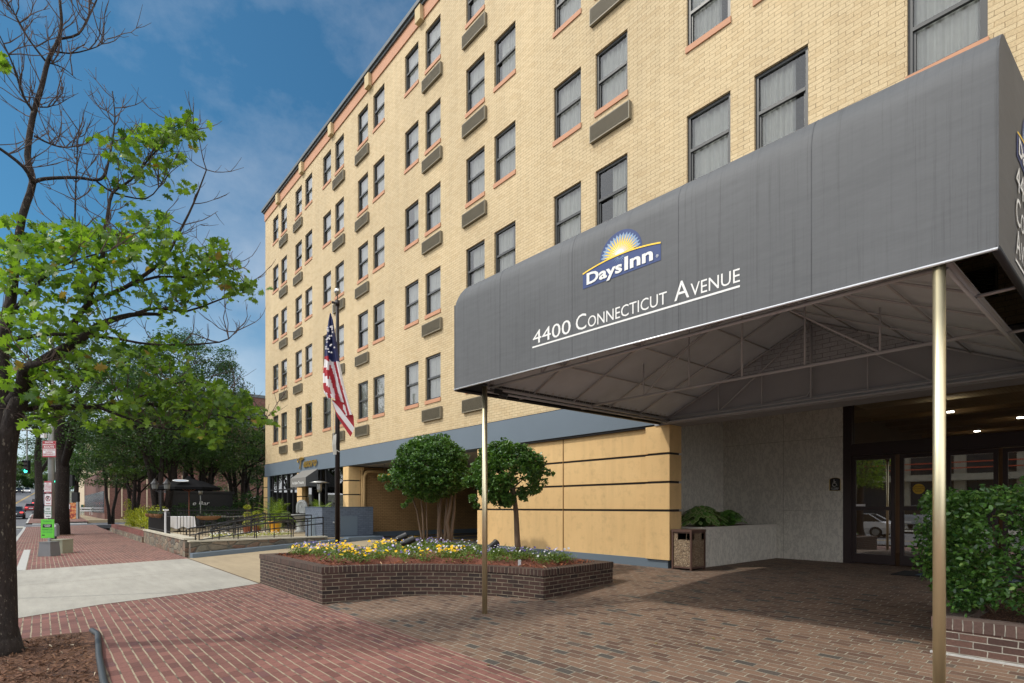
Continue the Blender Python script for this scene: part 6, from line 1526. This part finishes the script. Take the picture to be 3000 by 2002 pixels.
def psign(label, u0, u1, v0, v1, t, bg, items, border='signred', name='parking_sign', par=None):
    c = at((u0 + u1) / 2, (v0 + v1) / 2, t); w_ = (u1 - u0) * t / FPX; h_ = (v1 - v0) * t / FPX
    s = par or thing(name, c, label, 'sign'); m = MB(); sign_panel(m, c, w_, h_, 0); m.build('plate', border, s); m = MB(); sign_panel(m, c + SN * .003, w_ * .93, h_ * .95, 0); m.build('face', bg, s)
    by = {}
    for it in items:
        mb = by.setdefault(it[0], MB()); kind = it[1]
        if kind == 'T': mb.text(it[2], c + SZ * (h_ * (it[3] - .5)) + SN * .008, SU, SZ, height=h_ * it[4], width=w_ * it[5], align='C', bold=.02)
        if kind == 'R': mb.face([c + SU * (w_ * (x - .5)) + SZ * (h_ * (y - .5)) + SN * .0085 for x, y in ((it[2], it[3]), (it[4], it[3]), (it[4], it[5]), (it[2], it[5]))])
        if kind == 'O':
            r_ = it[4] * w_; cc = c + SU * (w_ * (it[2] - .5)) + SZ * (h_ * (it[3] - .5)) + SN * .01; n = 20
            for k in range(n):
                a, b = math.tau * k / n, math.tau * (k + 1) / n; mb.face([cc + (SU * math.cos(x) + SZ * math.sin(x)) * q_ for x, q_ in ((a, r_), (b, r_), (b, r_ * .8), (a, r_ * .8))][::-1])
            mb.face([cc + (SU * math.cos(x) + SZ * math.sin(x)) * r_ * .9 + SN * .002 for x in (2.2, 2.45, 5.35, 5.6)])
    for k, mb in by.items(): mb.build('lettering' if k != 'signred' or True else k, k, s)
    return s
psign('red and white snow emergency route sign high on the pole', 124.5, 164, 1292, 1340, 25.7, 'signwhite', [('signred', 'R', .04, .52, .96, .97), ('white', 'T', 'SNOW', .86, .10, .62), ('white', 'T', 'EMERGENCY', .735, .075, .86), ('white', 'T', 'ROUTE', .57, .12, .74), ('signred', 'T', 'NO PARKING', .405, .075, .86), ('signred', 'T', 'DURING', .27, .08, .5), ('signred', 'T', 'EMERGENCY', .14, .085, .88), ('signred', 'R', .04, .03, .96, .09)])
psign('narrow red lettered no parking hours sign with an arrow', 129.5, 151.5, 1410, 1444, 25.6, 'signwhite', [('signred', 'R', .04, .87, .96, .97), ('signred', 'T', 'NO', .74, .08, .3), ('signred', 'T', 'PARKING', .62, .08, .8), ('signred', 'T', '7-9:30AM', .49, .08, .8), ('signred', 'T', '4-6:30PM', .37, .08, .8), ('signred', 'T', 'MON-FRI', .25, .07, .7), ('signred', 'R', .2, .12, .85, .16), ('signred', 'R', .04, .03, .96, .07)])
psign('white square sign with a crossed out P and an arrow', 130.5, 151.5, 1447, 1482, 25.6, 'signwhite', [('black', 'T', 'P', .44, .38, .34), ('signred', 'O', .5, .6, .38), ('signred', 'R', .2, .15, .82, .20)], border='signred')
psign('white sign with green parking hours and an arrow', 130, 151, 1483, 1519, 25.6, 'signwhite', [('textgreen', 'T', '2 HOUR', .70, .16, .6), ('textgreen', 'T', 'PARKING', .50, .1, .84), ('textgreen', 'T', '9:30AM-4PM', .34, .09, .86), ('black', 'R', .25, .13, .8, .18)], border='textgreen')
gs = thing('green_notice', at(139, 1550, 19.6), 'bright green notice board fixed above the grey plastic box', 'notice board')
psign('', 120, 159, 1522, 1577, 19.6, 'signgreen', [('black', 'R', .14, .56, .84, .74), ('signwhite', 'T', 'LOOKING', .665, .05, .5), ('signwhite', 'T', 'AHEAD', .59, .05, .4), ('textgreen', 'T', 'Connecticut Ave', .88, .05, .6), ('black', 'T', 'Streetscape Project', .46, .045, .8), ('textgreen', 'T', 'community meeting', .37, .035, .7), ('textgreen', 'T', 'open to the public', .29, .035, .7), ('black', 'R', .08, .13, .3, .18)], border='signgreen', par=gs)
def tbox(name, label, u0, u1, v0, v1, t, mat_, tap=1., lid=None):
    b = at((u0 + u1) / 2, v1, t); w_ = (u1 - u0) * t / FPX; h_ = (v1 - v0) * t / FPX; zb_ = gz(b.x, b.y); s = thing(name, (b.x, b.y, zb_), label, 'box'); m = MB(); c = Vector((b.x, b.y, zb_))
    q = lambda a, d_, z, k: c + SU * a * w_ / 2 * k - SN * d_ * w_ / 2 * k + SZ * z
    bt = [q(-1, -1, 0, 1), q(1, -1, 0, 1), q(1, 1, 0, 1), q(-1, 1, 0, 1)]; tt = [q(-1, -1, h_, tap), q(1, -1, h_, tap), q(1, 1, h_, tap), q(-1, 1, h_, tap)]
    for i in range(4): j = (i + 1) % 4; m.face([bt[i], bt[j], tt[j], tt[i]])
    m.face(tt); m.build('body', mat_, s, bevel=.012)
    m = MB(); z = h_; k = tap * 1.05; l4 = [q(-1, -1, z, k), q(1, -1, z, k), q(1, 1, z, k), q(-1, 1, z, k)]; m.prism(l4, (0, 0, .035)); m.build('lid', mat_, s, bevel=.008); return s
tbox('utility_box', 'pale green utility box with a lid beside the grey plastic box', 160, 199, 1585, 1623, 20.5, 'boxbeige'); tbox('planter_box', 'tapered grey plastic box standing on the brick pavement near the kerb', 126, 163, 1594, 1633, 19.4, 'boxgrey', .86)
b = at(145, 1594, 19.5); m = MB(); m.tube([(b.x, b.y, .15 - .3), (b.x, b.y, .2)], .05, 8); m.build('support', 'galv', gs)
pm_ = thing('parking_meter', at(163, 1560, 21), 'grey single headed parking meter beside the green notice', 'parking meter'); c = at(163, 1560, 21); zb_ = gz(c.x, c.y)
m = MB(); m.tube([(c.x, c.y, zb_), (c.x, c.y, .2)], .035, 10); m.build('post', 'black', pm_); m = MB(); m.obox((c.x, c.y, .38), SU * .09, SN * .07, SZ * .2); m.tube([Vector((c.x, c.y, .57)) - SN * .06, Vector((c.x, c.y, .57)) + SN * .06], .095, 14); m.build('head', 'boxgrey', pm_, bevel=.01); m = MB(); m.face([Vector((c.x, c.y, .58)) + SN * .072 + (SU * math.cos(w) + SZ * math.sin(w)) * .06 for w in [math.tau * k / 14 for k in range(14)]]); m.build('dial', 'signwhite', pm_)
def signal(label, u, v0, v1, t, name='traffic_signal', pole=None):
    c = at(u, (v0 + v1) / 2, t); h_ = (v1 - v0) * t / FPX; s = thing(name, c, label, 'traffic light', 'green traffic lights above the avenue'); m = MB(); w_ = h_ * .36; m.obox(c, SU * w_ / 2, SN * .1, SZ * h_ / 2); m.build('housing', 'black', s, bevel=.02)
    for k, (mt, nm) in enumerate((('lensdark', 'red_lens'), ('lensdark', 'amber_lens'), ('greenlight', 'green_lens'))):
        cc = c + SZ * h_ * (.31 - .31 * k) + SN * .11; m = MB(); m.face([cc + (SU * math.cos(w) + SZ * math.sin(w)) * w_ * .36 for w in [math.tau * j / 16 for j in range(16)]]); m.build(nm, mt, s)
        m = MB(); n = 8
        for j in range(n):
            a, b2 = R(10 + 160 * j / n), R(10 + 160 * (j + 1) / n); f = lambda x, d_: cc + (SU * math.cos(x) + SZ * math.sin(x)) * w_ * .42 + SN * d_; m.face([f(a, 0), f(b2, 0), f(b2, .18), f(a, .18)])
        m.build('visor', 'black', s)
    m = MB(); 
    if pole: m.tube([c + SZ * h_ / 2, Vector(pole[0]), *[Vector(p) for p in pole[1:]]], .04, 8)
    m.build('hanger', 'galv', s); return s
c1 = at(79, 1349, 38); signal('left of the two green traffic lights, hanging over the lanes', 79, 1349, 1388, 38, pole=[c1 + SZ * 2.2])
c2 = at(163, 1384, 42); signal('right of the two green traffic lights, against the big dark trunk', 163, 1384, 1416, 42, pole=[c2 + SZ * 1.2, at(178, 1340, 42)])
def post(name, label, cat_, u, vt, t, w_=.05, extra=None):
    c = at(u, 1500, t); zb_ = gz(c.x, c.y); zt = at(u, vt, t).z; s = thing(name, (c.x, c.y, zb_), label, cat_); m = MB(); m.tube([(c.x, c.y, zb_), (c.x, c.y, zt)], w_, 8); m.build('pole', 'galv' if w_ < .06 else 'darkpole', s); return s
s = post('pedestrian_signal_pole', 'thin grey pole with a dark signal head just right of the big trunk', 'pole', 202, 1388, 41)
m = MB(); c = at(211, 1408, 41); m.obox(c, SU * .12, SN * .12, SZ * .42); m.build('signal_head', 'black', s); m = MB(); m.obox(at(222, 1457, 41), SU * .22, SN * .12, SZ * .36); m.build('signal_box', 'black', s)
psign('small red and white sign low on the thin pole right of the trunk', 194, 206, 1478, 1495, 40.5, 'signwhite', [('signred', 'T', 'NO', .7, .15, .5), ('signred', 'T', 'STANDING', .45, .12, .8), ('signred', 'R', .04, .03, .96, .2)])
s = post('sign_post', 'pole at the left picture edge behind the oak trunk', 'pole', 22, 1150, 10.4, .028); psign('red and white parking sign high at the left picture edge', 16, 31, 1184, 1240, 10.3, 'signwhite', [('signred', 'R', .04, .8, .96, .97), ('signred', 'T', 'NO', .6, .13, .5), ('signred', 'T', 'PARK', .35, .1, .7)])
s = psign('red striped sign at the left picture edge beside the trunk', 0, 8, 1262, 1330, 10.3, 'signwhite', [('signred', 'R', .04, .86, .96, .95), ('signred', 'R', .04, .70, .96, .78), ('signred', 'R', .04, .54, .96, .62), ('black', 'R', .04, .3, .96, .42)])
# poster stand, newspaper boxes, barricades
c = at(213, 1500, 61); ps = thing('poster_stand', (c.x, c.y, gz(c.x, c.y)), 'tall poster stand with a red and gold picture on the pavement', 'advertising stand')
m = MB(); m.obox(at(213, 1500, 61), SU * .55, SN * .06, SZ * 1.0); m.build('poster', 'poster', ps); m = MB(); a = at(213, 1462, 61); m.obox(a, SU * .7, SN * .12, SZ * .06); m.obox(at(228, 1500, 61), SU * .1, SN * .12, SZ * 1.2); m.obox(at(198, 1500, 61), SU * .08, SN * .12, SZ * 1.2); m.obox(at(213, 1528, 61), SU * .7, SN * .12, SZ * .16); m.build('frame', 'galv', ps)
for i, (u, mt, w_) in enumerate(((243, 'textgreen', 'green newspaper box, leftmost of the row far down the pavement'), (251, 'yellowpaint', 'yellow newspaper box beside the leftmost green one'), (259, 'boxgrey', 'grey newspaper box in the middle of the far row'), (267, 'signred', 'dull red newspaper box in the far row'), (274, 'textgreen', 'green newspaper box left of the last yellow one'), (282, 'yellowpaint', 'yellow newspaper box, rightmost of the far row'))):
    c = at(u, 1490, 92); zb_ = at(u, 1494, 92).z; s = thing('newspaper_box', (c.x, c.y, zb_), w_, 'newspaper box', 'newspaper boxes far down the pavement'); m = MB(); m.obox((c.x, c.y, zb_ + .55), SU * .2, SN * .18, SZ * .3); m.build('cabinet', mt, s); m = MB(); m.obox((c.x, c.y, zb_ + .12), SU * .08, SN * .08, SZ * .13); m.build('pedestal', 'black', s); m = MB(); m.obox(Vector((c.x, c.y, zb_ + .62)) + SN * .185, SU * .14, SN * .004, SZ * .13); m.build('window', 'farglass', s)
for i, (u, l) in enumerate(((252, 'white barricade across the pavement, left one'), (288, 'white barricade across the pavement, middle one'), (318, 'white barricade across the pavement, right one'))):
    c = at(u, 1505, 72); zb_ = gz(c.x, c.y); s = thing('barricade', (c.x, c.y, zb_), l, 'barricade', 'white barricades across the far pavement'); m = MB(); m.obox((c.x, c.y, zb_ + .9), SU * .75, SN * .02, SZ * .09); m.obox((c.x, c.y, zb_ + .55), SU * .75, SN * .02, SZ * .07); m.build('board', 'signwhite', s)
    for k in (-1, 1):
        m = MB(); p = Vector((c.x, c.y, zb_)) + SU * .6 * k; m.tube([p - SU * .14, p + SZ * 1.0, p + SU * .14], .03, 5); m.build('leg', 'orange' if False else 'signwhite', s)
s = thing('stone_gate_post', at(313, 1480, 84), 'pale stone pillar beside the brick building entrance', 'pillar'); c = at(313, 1480, 84); m = MB(); m.obox((c.x, c.y, 1.1), SU * .42, SN * .3, SZ * 1.25); m.build('shaft', 'paleStone', s); m = MB(); m.obox((c.x, c.y, 2.4), SU * .5, SN * .38, SZ * .08); m.build('cap', 'paleStone', s)
c = at(182, 1571, 33); m = MB(); m.face([(c.x + .9 * math.cos(w), c.y + 1.3 * math.sin(w), gz(c.x, c.y) + .012) for w in [math.tau * k / 16 for k in range(16)]]); o = m.build('street_tree_mulch', 'mulch'); tag(o, 'dark mulch round the foot of the big street tree', 'mulch', kind='stuff')

# ================================================================ CARS
def car(label, x, y, ang, paint, kind='sedan', lit='tail', z=None):
    z = (-.56 + rise(y)) if z is None else z
    t = thing('pickup_truck' if kind == 'pickup' else 'car', (x, y, z), label, 'pickup' if kind == 'pickup' else 'car'); c, s_ = math.cos(ang), math.sin(ang)
    G = lambda u_, v_, w_: (x + c * u_ - s_ * v_, y + s_ * u_ + c * v_, z + w_)
    W = .9 if kind != 'pickup' else .97
    sec = {'sedan': [(-2.35, .35, .62, .74), (-2.3, .28, .86, .86), (-1.7, .2, .98, .9), (-.9, .18, .96, .9), (.9, .18, .94, .9), (1.7, .2, .86, .88), (2.2, .26, .70, .8), (2.35, .35, .55, .68)],
           'suv': [(-2.3, .35, .8, .8), (-2.25, .3, 1.05, .9), (-1.7, .22, 1.1, .93), (0, .2, 1.08, .93), (1.2, .2, 1.06, .93), (1.9, .25, 1.0, .9), (2.3, .35, .75, .78)],
           'pickup': [(-2.7, .45, .95, .92), (-2.65, .42, 1.12, .95), (-.8, .4, 1.12, .97), (1.3, .4, 1.12, .97), (2.3, .42, 1.05, .92), (2.6, .5, .8, .82)]}[kind]
    cab = {'sedan': [(-1.75, .96, .78), (-1.05, 1.4, .62), (.25, 1.43, .62), (1.15, .95, .78)], 'suv': [(-2.15, 1.06, .84), (-1.85, 1.68, .72), (.4, 1.7, .7), (1.3, 1.06, .84)], 'pickup': [(-.75, 1.12, .86), (-.6, 1.78, .74), (.7, 1.8, .72), (1.5, 1.1, .86)]}[kind]
    m = MB(); rings = []
    for (u_, zl, zh, hw) in sec:
        hw *= W / .9; zm = zl + (zh - zl) * .5; rings.append([G(u_, -hw * .9, zl), G(u_, -hw, zm), G(u_, -hw * .95, zh - .03), G(u_, -hw * .8, zh), G(u_, hw * .8, zh), G(u_, hw * .95, zh - .03), G(u_, hw, zm), G(u_, hw * .9, zl)])
    for a, b in zip(rings, rings[1:]):
        for i in range(8): j = (i + 1) % 8; m.face([a[i], b[i], b[j], a[j]])
    m.face(rings[0]); m.face(rings[-1][::-1]); body = m.build('body', paint, t)
    m = MB(); cr = [[G(u_, -hw, zz_), G(u_, hw, zz_)] for u_, zz_, hw in cab]
    for a, b in zip(cr[:1] + cr[2:3], cr[1:2] + cr[3:4]): m.face([a[0], a[1], b[1], b[0]][::-1])
    b0, b1, b2, b3 = cab; zb2 = cab[0][1]
    for sg_ in (-1, 1): m.face([G(b0[0], sg_ * b0[2], b0[1]), G(b3[0], sg_ * b3[2], b3[1]), G(b2[0], sg_ * b2[2], b2[1]), G(b1[0], sg_ * b1[2], b1[1])])
    m.build('windows', 'carglass', t)
    m = MB(); m.face([G(b1[0], -b1[2], b1[1] + .012), G(b2[0], -b2[2], b2[1] + .012), G(b2[0], b2[2], b2[1] + .012), G(b1[0], b1[2], b1[1] + .012)])
    for sg_ in (-1, 1):
        for (p, q_) in ((b0, b1), (b2, b3)): m.tube([G(p[0], sg_ * p[2], p[1]), G(q_[0], sg_ * q_[2], q_[1])], .03, 5)
        m.tube([G((b1[0] + b2[0]) / 2, sg_ * .8, zb2), G((b1[0] + b2[0]) / 2, sg_ * b1[2], b1[1])], .03, 5)
    m.build('roof', paint, t)
    wr = .33 if kind == 'sedan' else .38; wb = sec[-1][0] * .62
    for u_ in (-wb, wb):
        for sg_ in (-1, 1):
            m = MB(); m.tube([G(u_, sg_ * (W - .22), wr), G(u_, sg_ * (W + .005), wr)], wr, 16); wh = m.build('wheel', 'tyre', t); m = MB(); m.tube([G(u_, sg_ * (W + .004), wr), G(u_, sg_ * (W + .015), wr)], wr * .6, 12); m.build('rim', 'galv', wh)
    e = -1 if lit == 'tail' else 1
    for ee, mt, nm in ((-1, 'tail', 'tail_light'), (1, 'head', 'headlight')):
        for sg_ in (-1, 1): uu_ = (sec[0][0] - .01) if ee < 0 else (sec[-1][0] + .01); zz_ = .74 if kind == 'sedan' else .92; m = MB(); m.box(-.03, .03, -.14, .14, -.06, .06); m.v = [Vector(G(uu_ + p[0] + (.05 if ee < 0 else -.05), sg_ * .62 * W / .9 + p[1], zz_ - (.12 if ee > 0 else 0) + p[2])) for p in m.v]; m.build(nm, mt, t)
    m = MB(); m.box(-.01, .01, -.25, .25, -.07, .07); m.v = [Vector(G(sec[0][0] - .015 + p[0], p[1], .58 + p[2])) for p in m.v]; m.build('number_plate', 'signwhite', t)
    return t
N_ = math.pi / 2
car('dark blue sedan driving away, nearest of the cars in the right lane', -2.3, 86, N_, 'paintblack'); car('red sedan with lit tail lights ahead of the dark blue sedan', -1.3, 128, N_, 'paintred', 'sedan', z=at(80, 1500, 95).z); car('dark SUV ahead of the red sedan', -.6, 148, N_, 'paintgrey', 'suv', z=at(90, 1487, 112).z)
car('black sedan with tail lights in the left lane beside the red sedan', -4.9, 120, N_, 'paintblack', 'sedan'); car('red sedan coming downhill in the oncoming lanes', -6.9, 178, -N_, 'paintred', z=rise(178) - .56); car('grey sedan behind the oncoming red sedan', -6.6, 190, -N_, 'paintgrey', z=rise(190) - .56)
car('small pale sedan near the crest of the avenue', -7.6, 236, -N_, 'paintsilver'); car('dark van like SUV at the crest of the avenue', -5.5, 250, -N_, 'paintblack', 'suv'); car('white SUV at the crest with bright headlights', -3.6, 252, -N_, 'paintwhite', 'suv'); car('grey SUV at the crest, farthest left', -9.4, 248, -N_, 'paintgrey', 'suv'); car('dark sedan stopped at the crest in the right lane', .4, 240, N_, 'paintblack')
car('dark car partly hidden behind the parking signs', .15, 118, N_, 'paintblack', z=.35)
# mirrored in the doors: what stands on the other side of the avenue
car('white sedan passing on the avenue, mirrored in the hotel doors', -10.6, 12.6, N_, 'paintwhite'); car('white pickup across the avenue, mirrored in the hotel doors', -23, 12.2, math.pi, 'paintsilver', 'pickup', z=-.42)
od = thing('office_across_the_avenue', (-34, 10, 0), 'concrete framed building across the avenue with orange railings, seen only mirrored in glass', 'building')
m = MB(); m.box(-50, -33, -30, 44, -.5, 7.6); m.build('dark_glazing', 'farglass', od); m = MB()
for z in (3.6, 7.4): m.box(-33, -31.6, -30, 44, z, z + .55)
m.build('floor_slab', 'paleStone', od)
for k in range(19): m = MB(); m.box(-33.0, -32.5, -30 + k * 4.1, -29.2 + k * 4.1, -.5, 7.6); m.build('column', 'paleStone', od)
for z in (4.6, 5.1): m = MB(); m.box(-31.7, -31.62, -30, 44, z, z + .09); m.build('railing', 'orange', od)
for i, (x, y) in enumerate(((-21, 22), (-22, -6), (-21, -22))): tree('kerbside_tree', ('kerbside tree across the avenue opposite the planter', 'kerbside tree across the avenue opposite the entrance', 'kerbside tree across the avenue, farthest behind the camera')[i], x, y, -.4, 9, 3.4, 6.0, 2.6, 1, .2, 50, 60, .2, 'midleaf', 90 + i, 'kerbside trees opposite the hotel')
# ================================================================ CAMERA, LIGHT, SKY
cam = bpy.data.cameras.new('camera'); co_ = bpy.data.objects.new('camera', cam); COL.objects.link(co_)
co_.location = (0, 0, CAMZ); co_.rotation_euler = (R(90), 0, -YAW)
cam.sensor_width = 36; cam.lens = FPX / 3000 * 36; cam.shift_y = (1485 - 1001) / 3000; cam.clip_start = .05; cam.clip_end = 4000
scene.camera = co_
sd = Vector((-2.43, 1.47, 3.2)).normalized()
sun = bpy.data.lights.new('sun', 'SUN'); sun.energy = 2.0; sun.angle = R(2.0); sun.color = (1, .94, .84)
so = bpy.data.objects.new('sun', sun); COL.objects.link(so); so.rotation_euler = sd.to_track_quat('Z', 'Y').to_euler()
w = bpy.data.worlds.new('World'); scene.world = w; w.use_nodes = True; nt = w.node_tree; nt.nodes.clear()
out = nt.nodes.new('ShaderNodeOutputWorld'); bg = nt.nodes.new('ShaderNodeBackground'); L(nt, bg.outputs[0], out.inputs[0])
sk = nt.nodes.new('ShaderNodeTexSky'); sk.sky_type = 'NISHITA'; sk.sun_disc = False
sk.sun_elevation = math.asin(sd.z); sk.sun_rotation = math.atan2(sd.x, sd.y); sk.air_density = 1.0; sk.dust_density = .6; sk.ozone_density = 3.5
tc = nt.nodes.new('ShaderNodeTexCoord'); mp = nt.nodes.new('ShaderNodeMapping'); mp.inputs['Scale'].default_value = (1.3, 1.3, 1.9); mp.inputs['Rotation'].default_value = (.1, .05, .4); L(nt, tc.outputs['Generated'], mp.inputs[0])
n1 = noise(nt, mp.outputs[0], 2.0, 9, .62); n2 = noise(nt, mp.outputs[0], 1.1, 3, .5)
sp = nt.nodes.new('ShaderNodeSeparateXYZ'); L(nt, tc.outputs['Generated'], sp.inputs[0])
low = ramp(nt, sp.outputs[2], [(0.02, g(.42)), (.30, g(.0))])
cl = math_(nt, 'ADD', math_(nt, 'ADD', math_(nt, 'MULTIPLY', n1, .62), math_(nt, 'MULTIPLY', n2, .42)), low)
cf = ramp(nt, cl, [(.50, g(0)), (.86, g(.60))])
tint = mixc(nt, 1., sk.outputs[0], (.26, .52, .56, 1), 'MULTIPLY')
# a bank of bright broken cloud, unseen, added over the avenue as fill light
fill_bank = ramp(nt, math_(nt, 'ADD', math_(nt, 'MAXIMUM', math_(nt, 'MULTIPLY', sp.outputs[0], -1), math_(nt, 'MULTIPLY', sp.outputs[1], -1)), math_(nt, 'MULTIPLY', math_(nt, 'SUBTRACT', n1, .5), .5)), [(.14, g(0)), (.34, g(.9))])
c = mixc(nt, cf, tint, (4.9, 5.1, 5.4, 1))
c = mixc(nt, fill_bank, c, (11., 11.1, 11.4, 1))
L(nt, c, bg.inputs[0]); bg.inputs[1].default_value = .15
scene.view_settings.view_transform = 'Standard'; scene.view_settings.look = 'None'; scene.view_settings.exposure = .32; scene.view_settings.gamma = 1
scene.cycles.max_bounces = 6; scene.cycles.transparent_max_bounces = 12; scene.cycles.sample_clamp_indirect = 6
scene.cycles.use_denoising = True
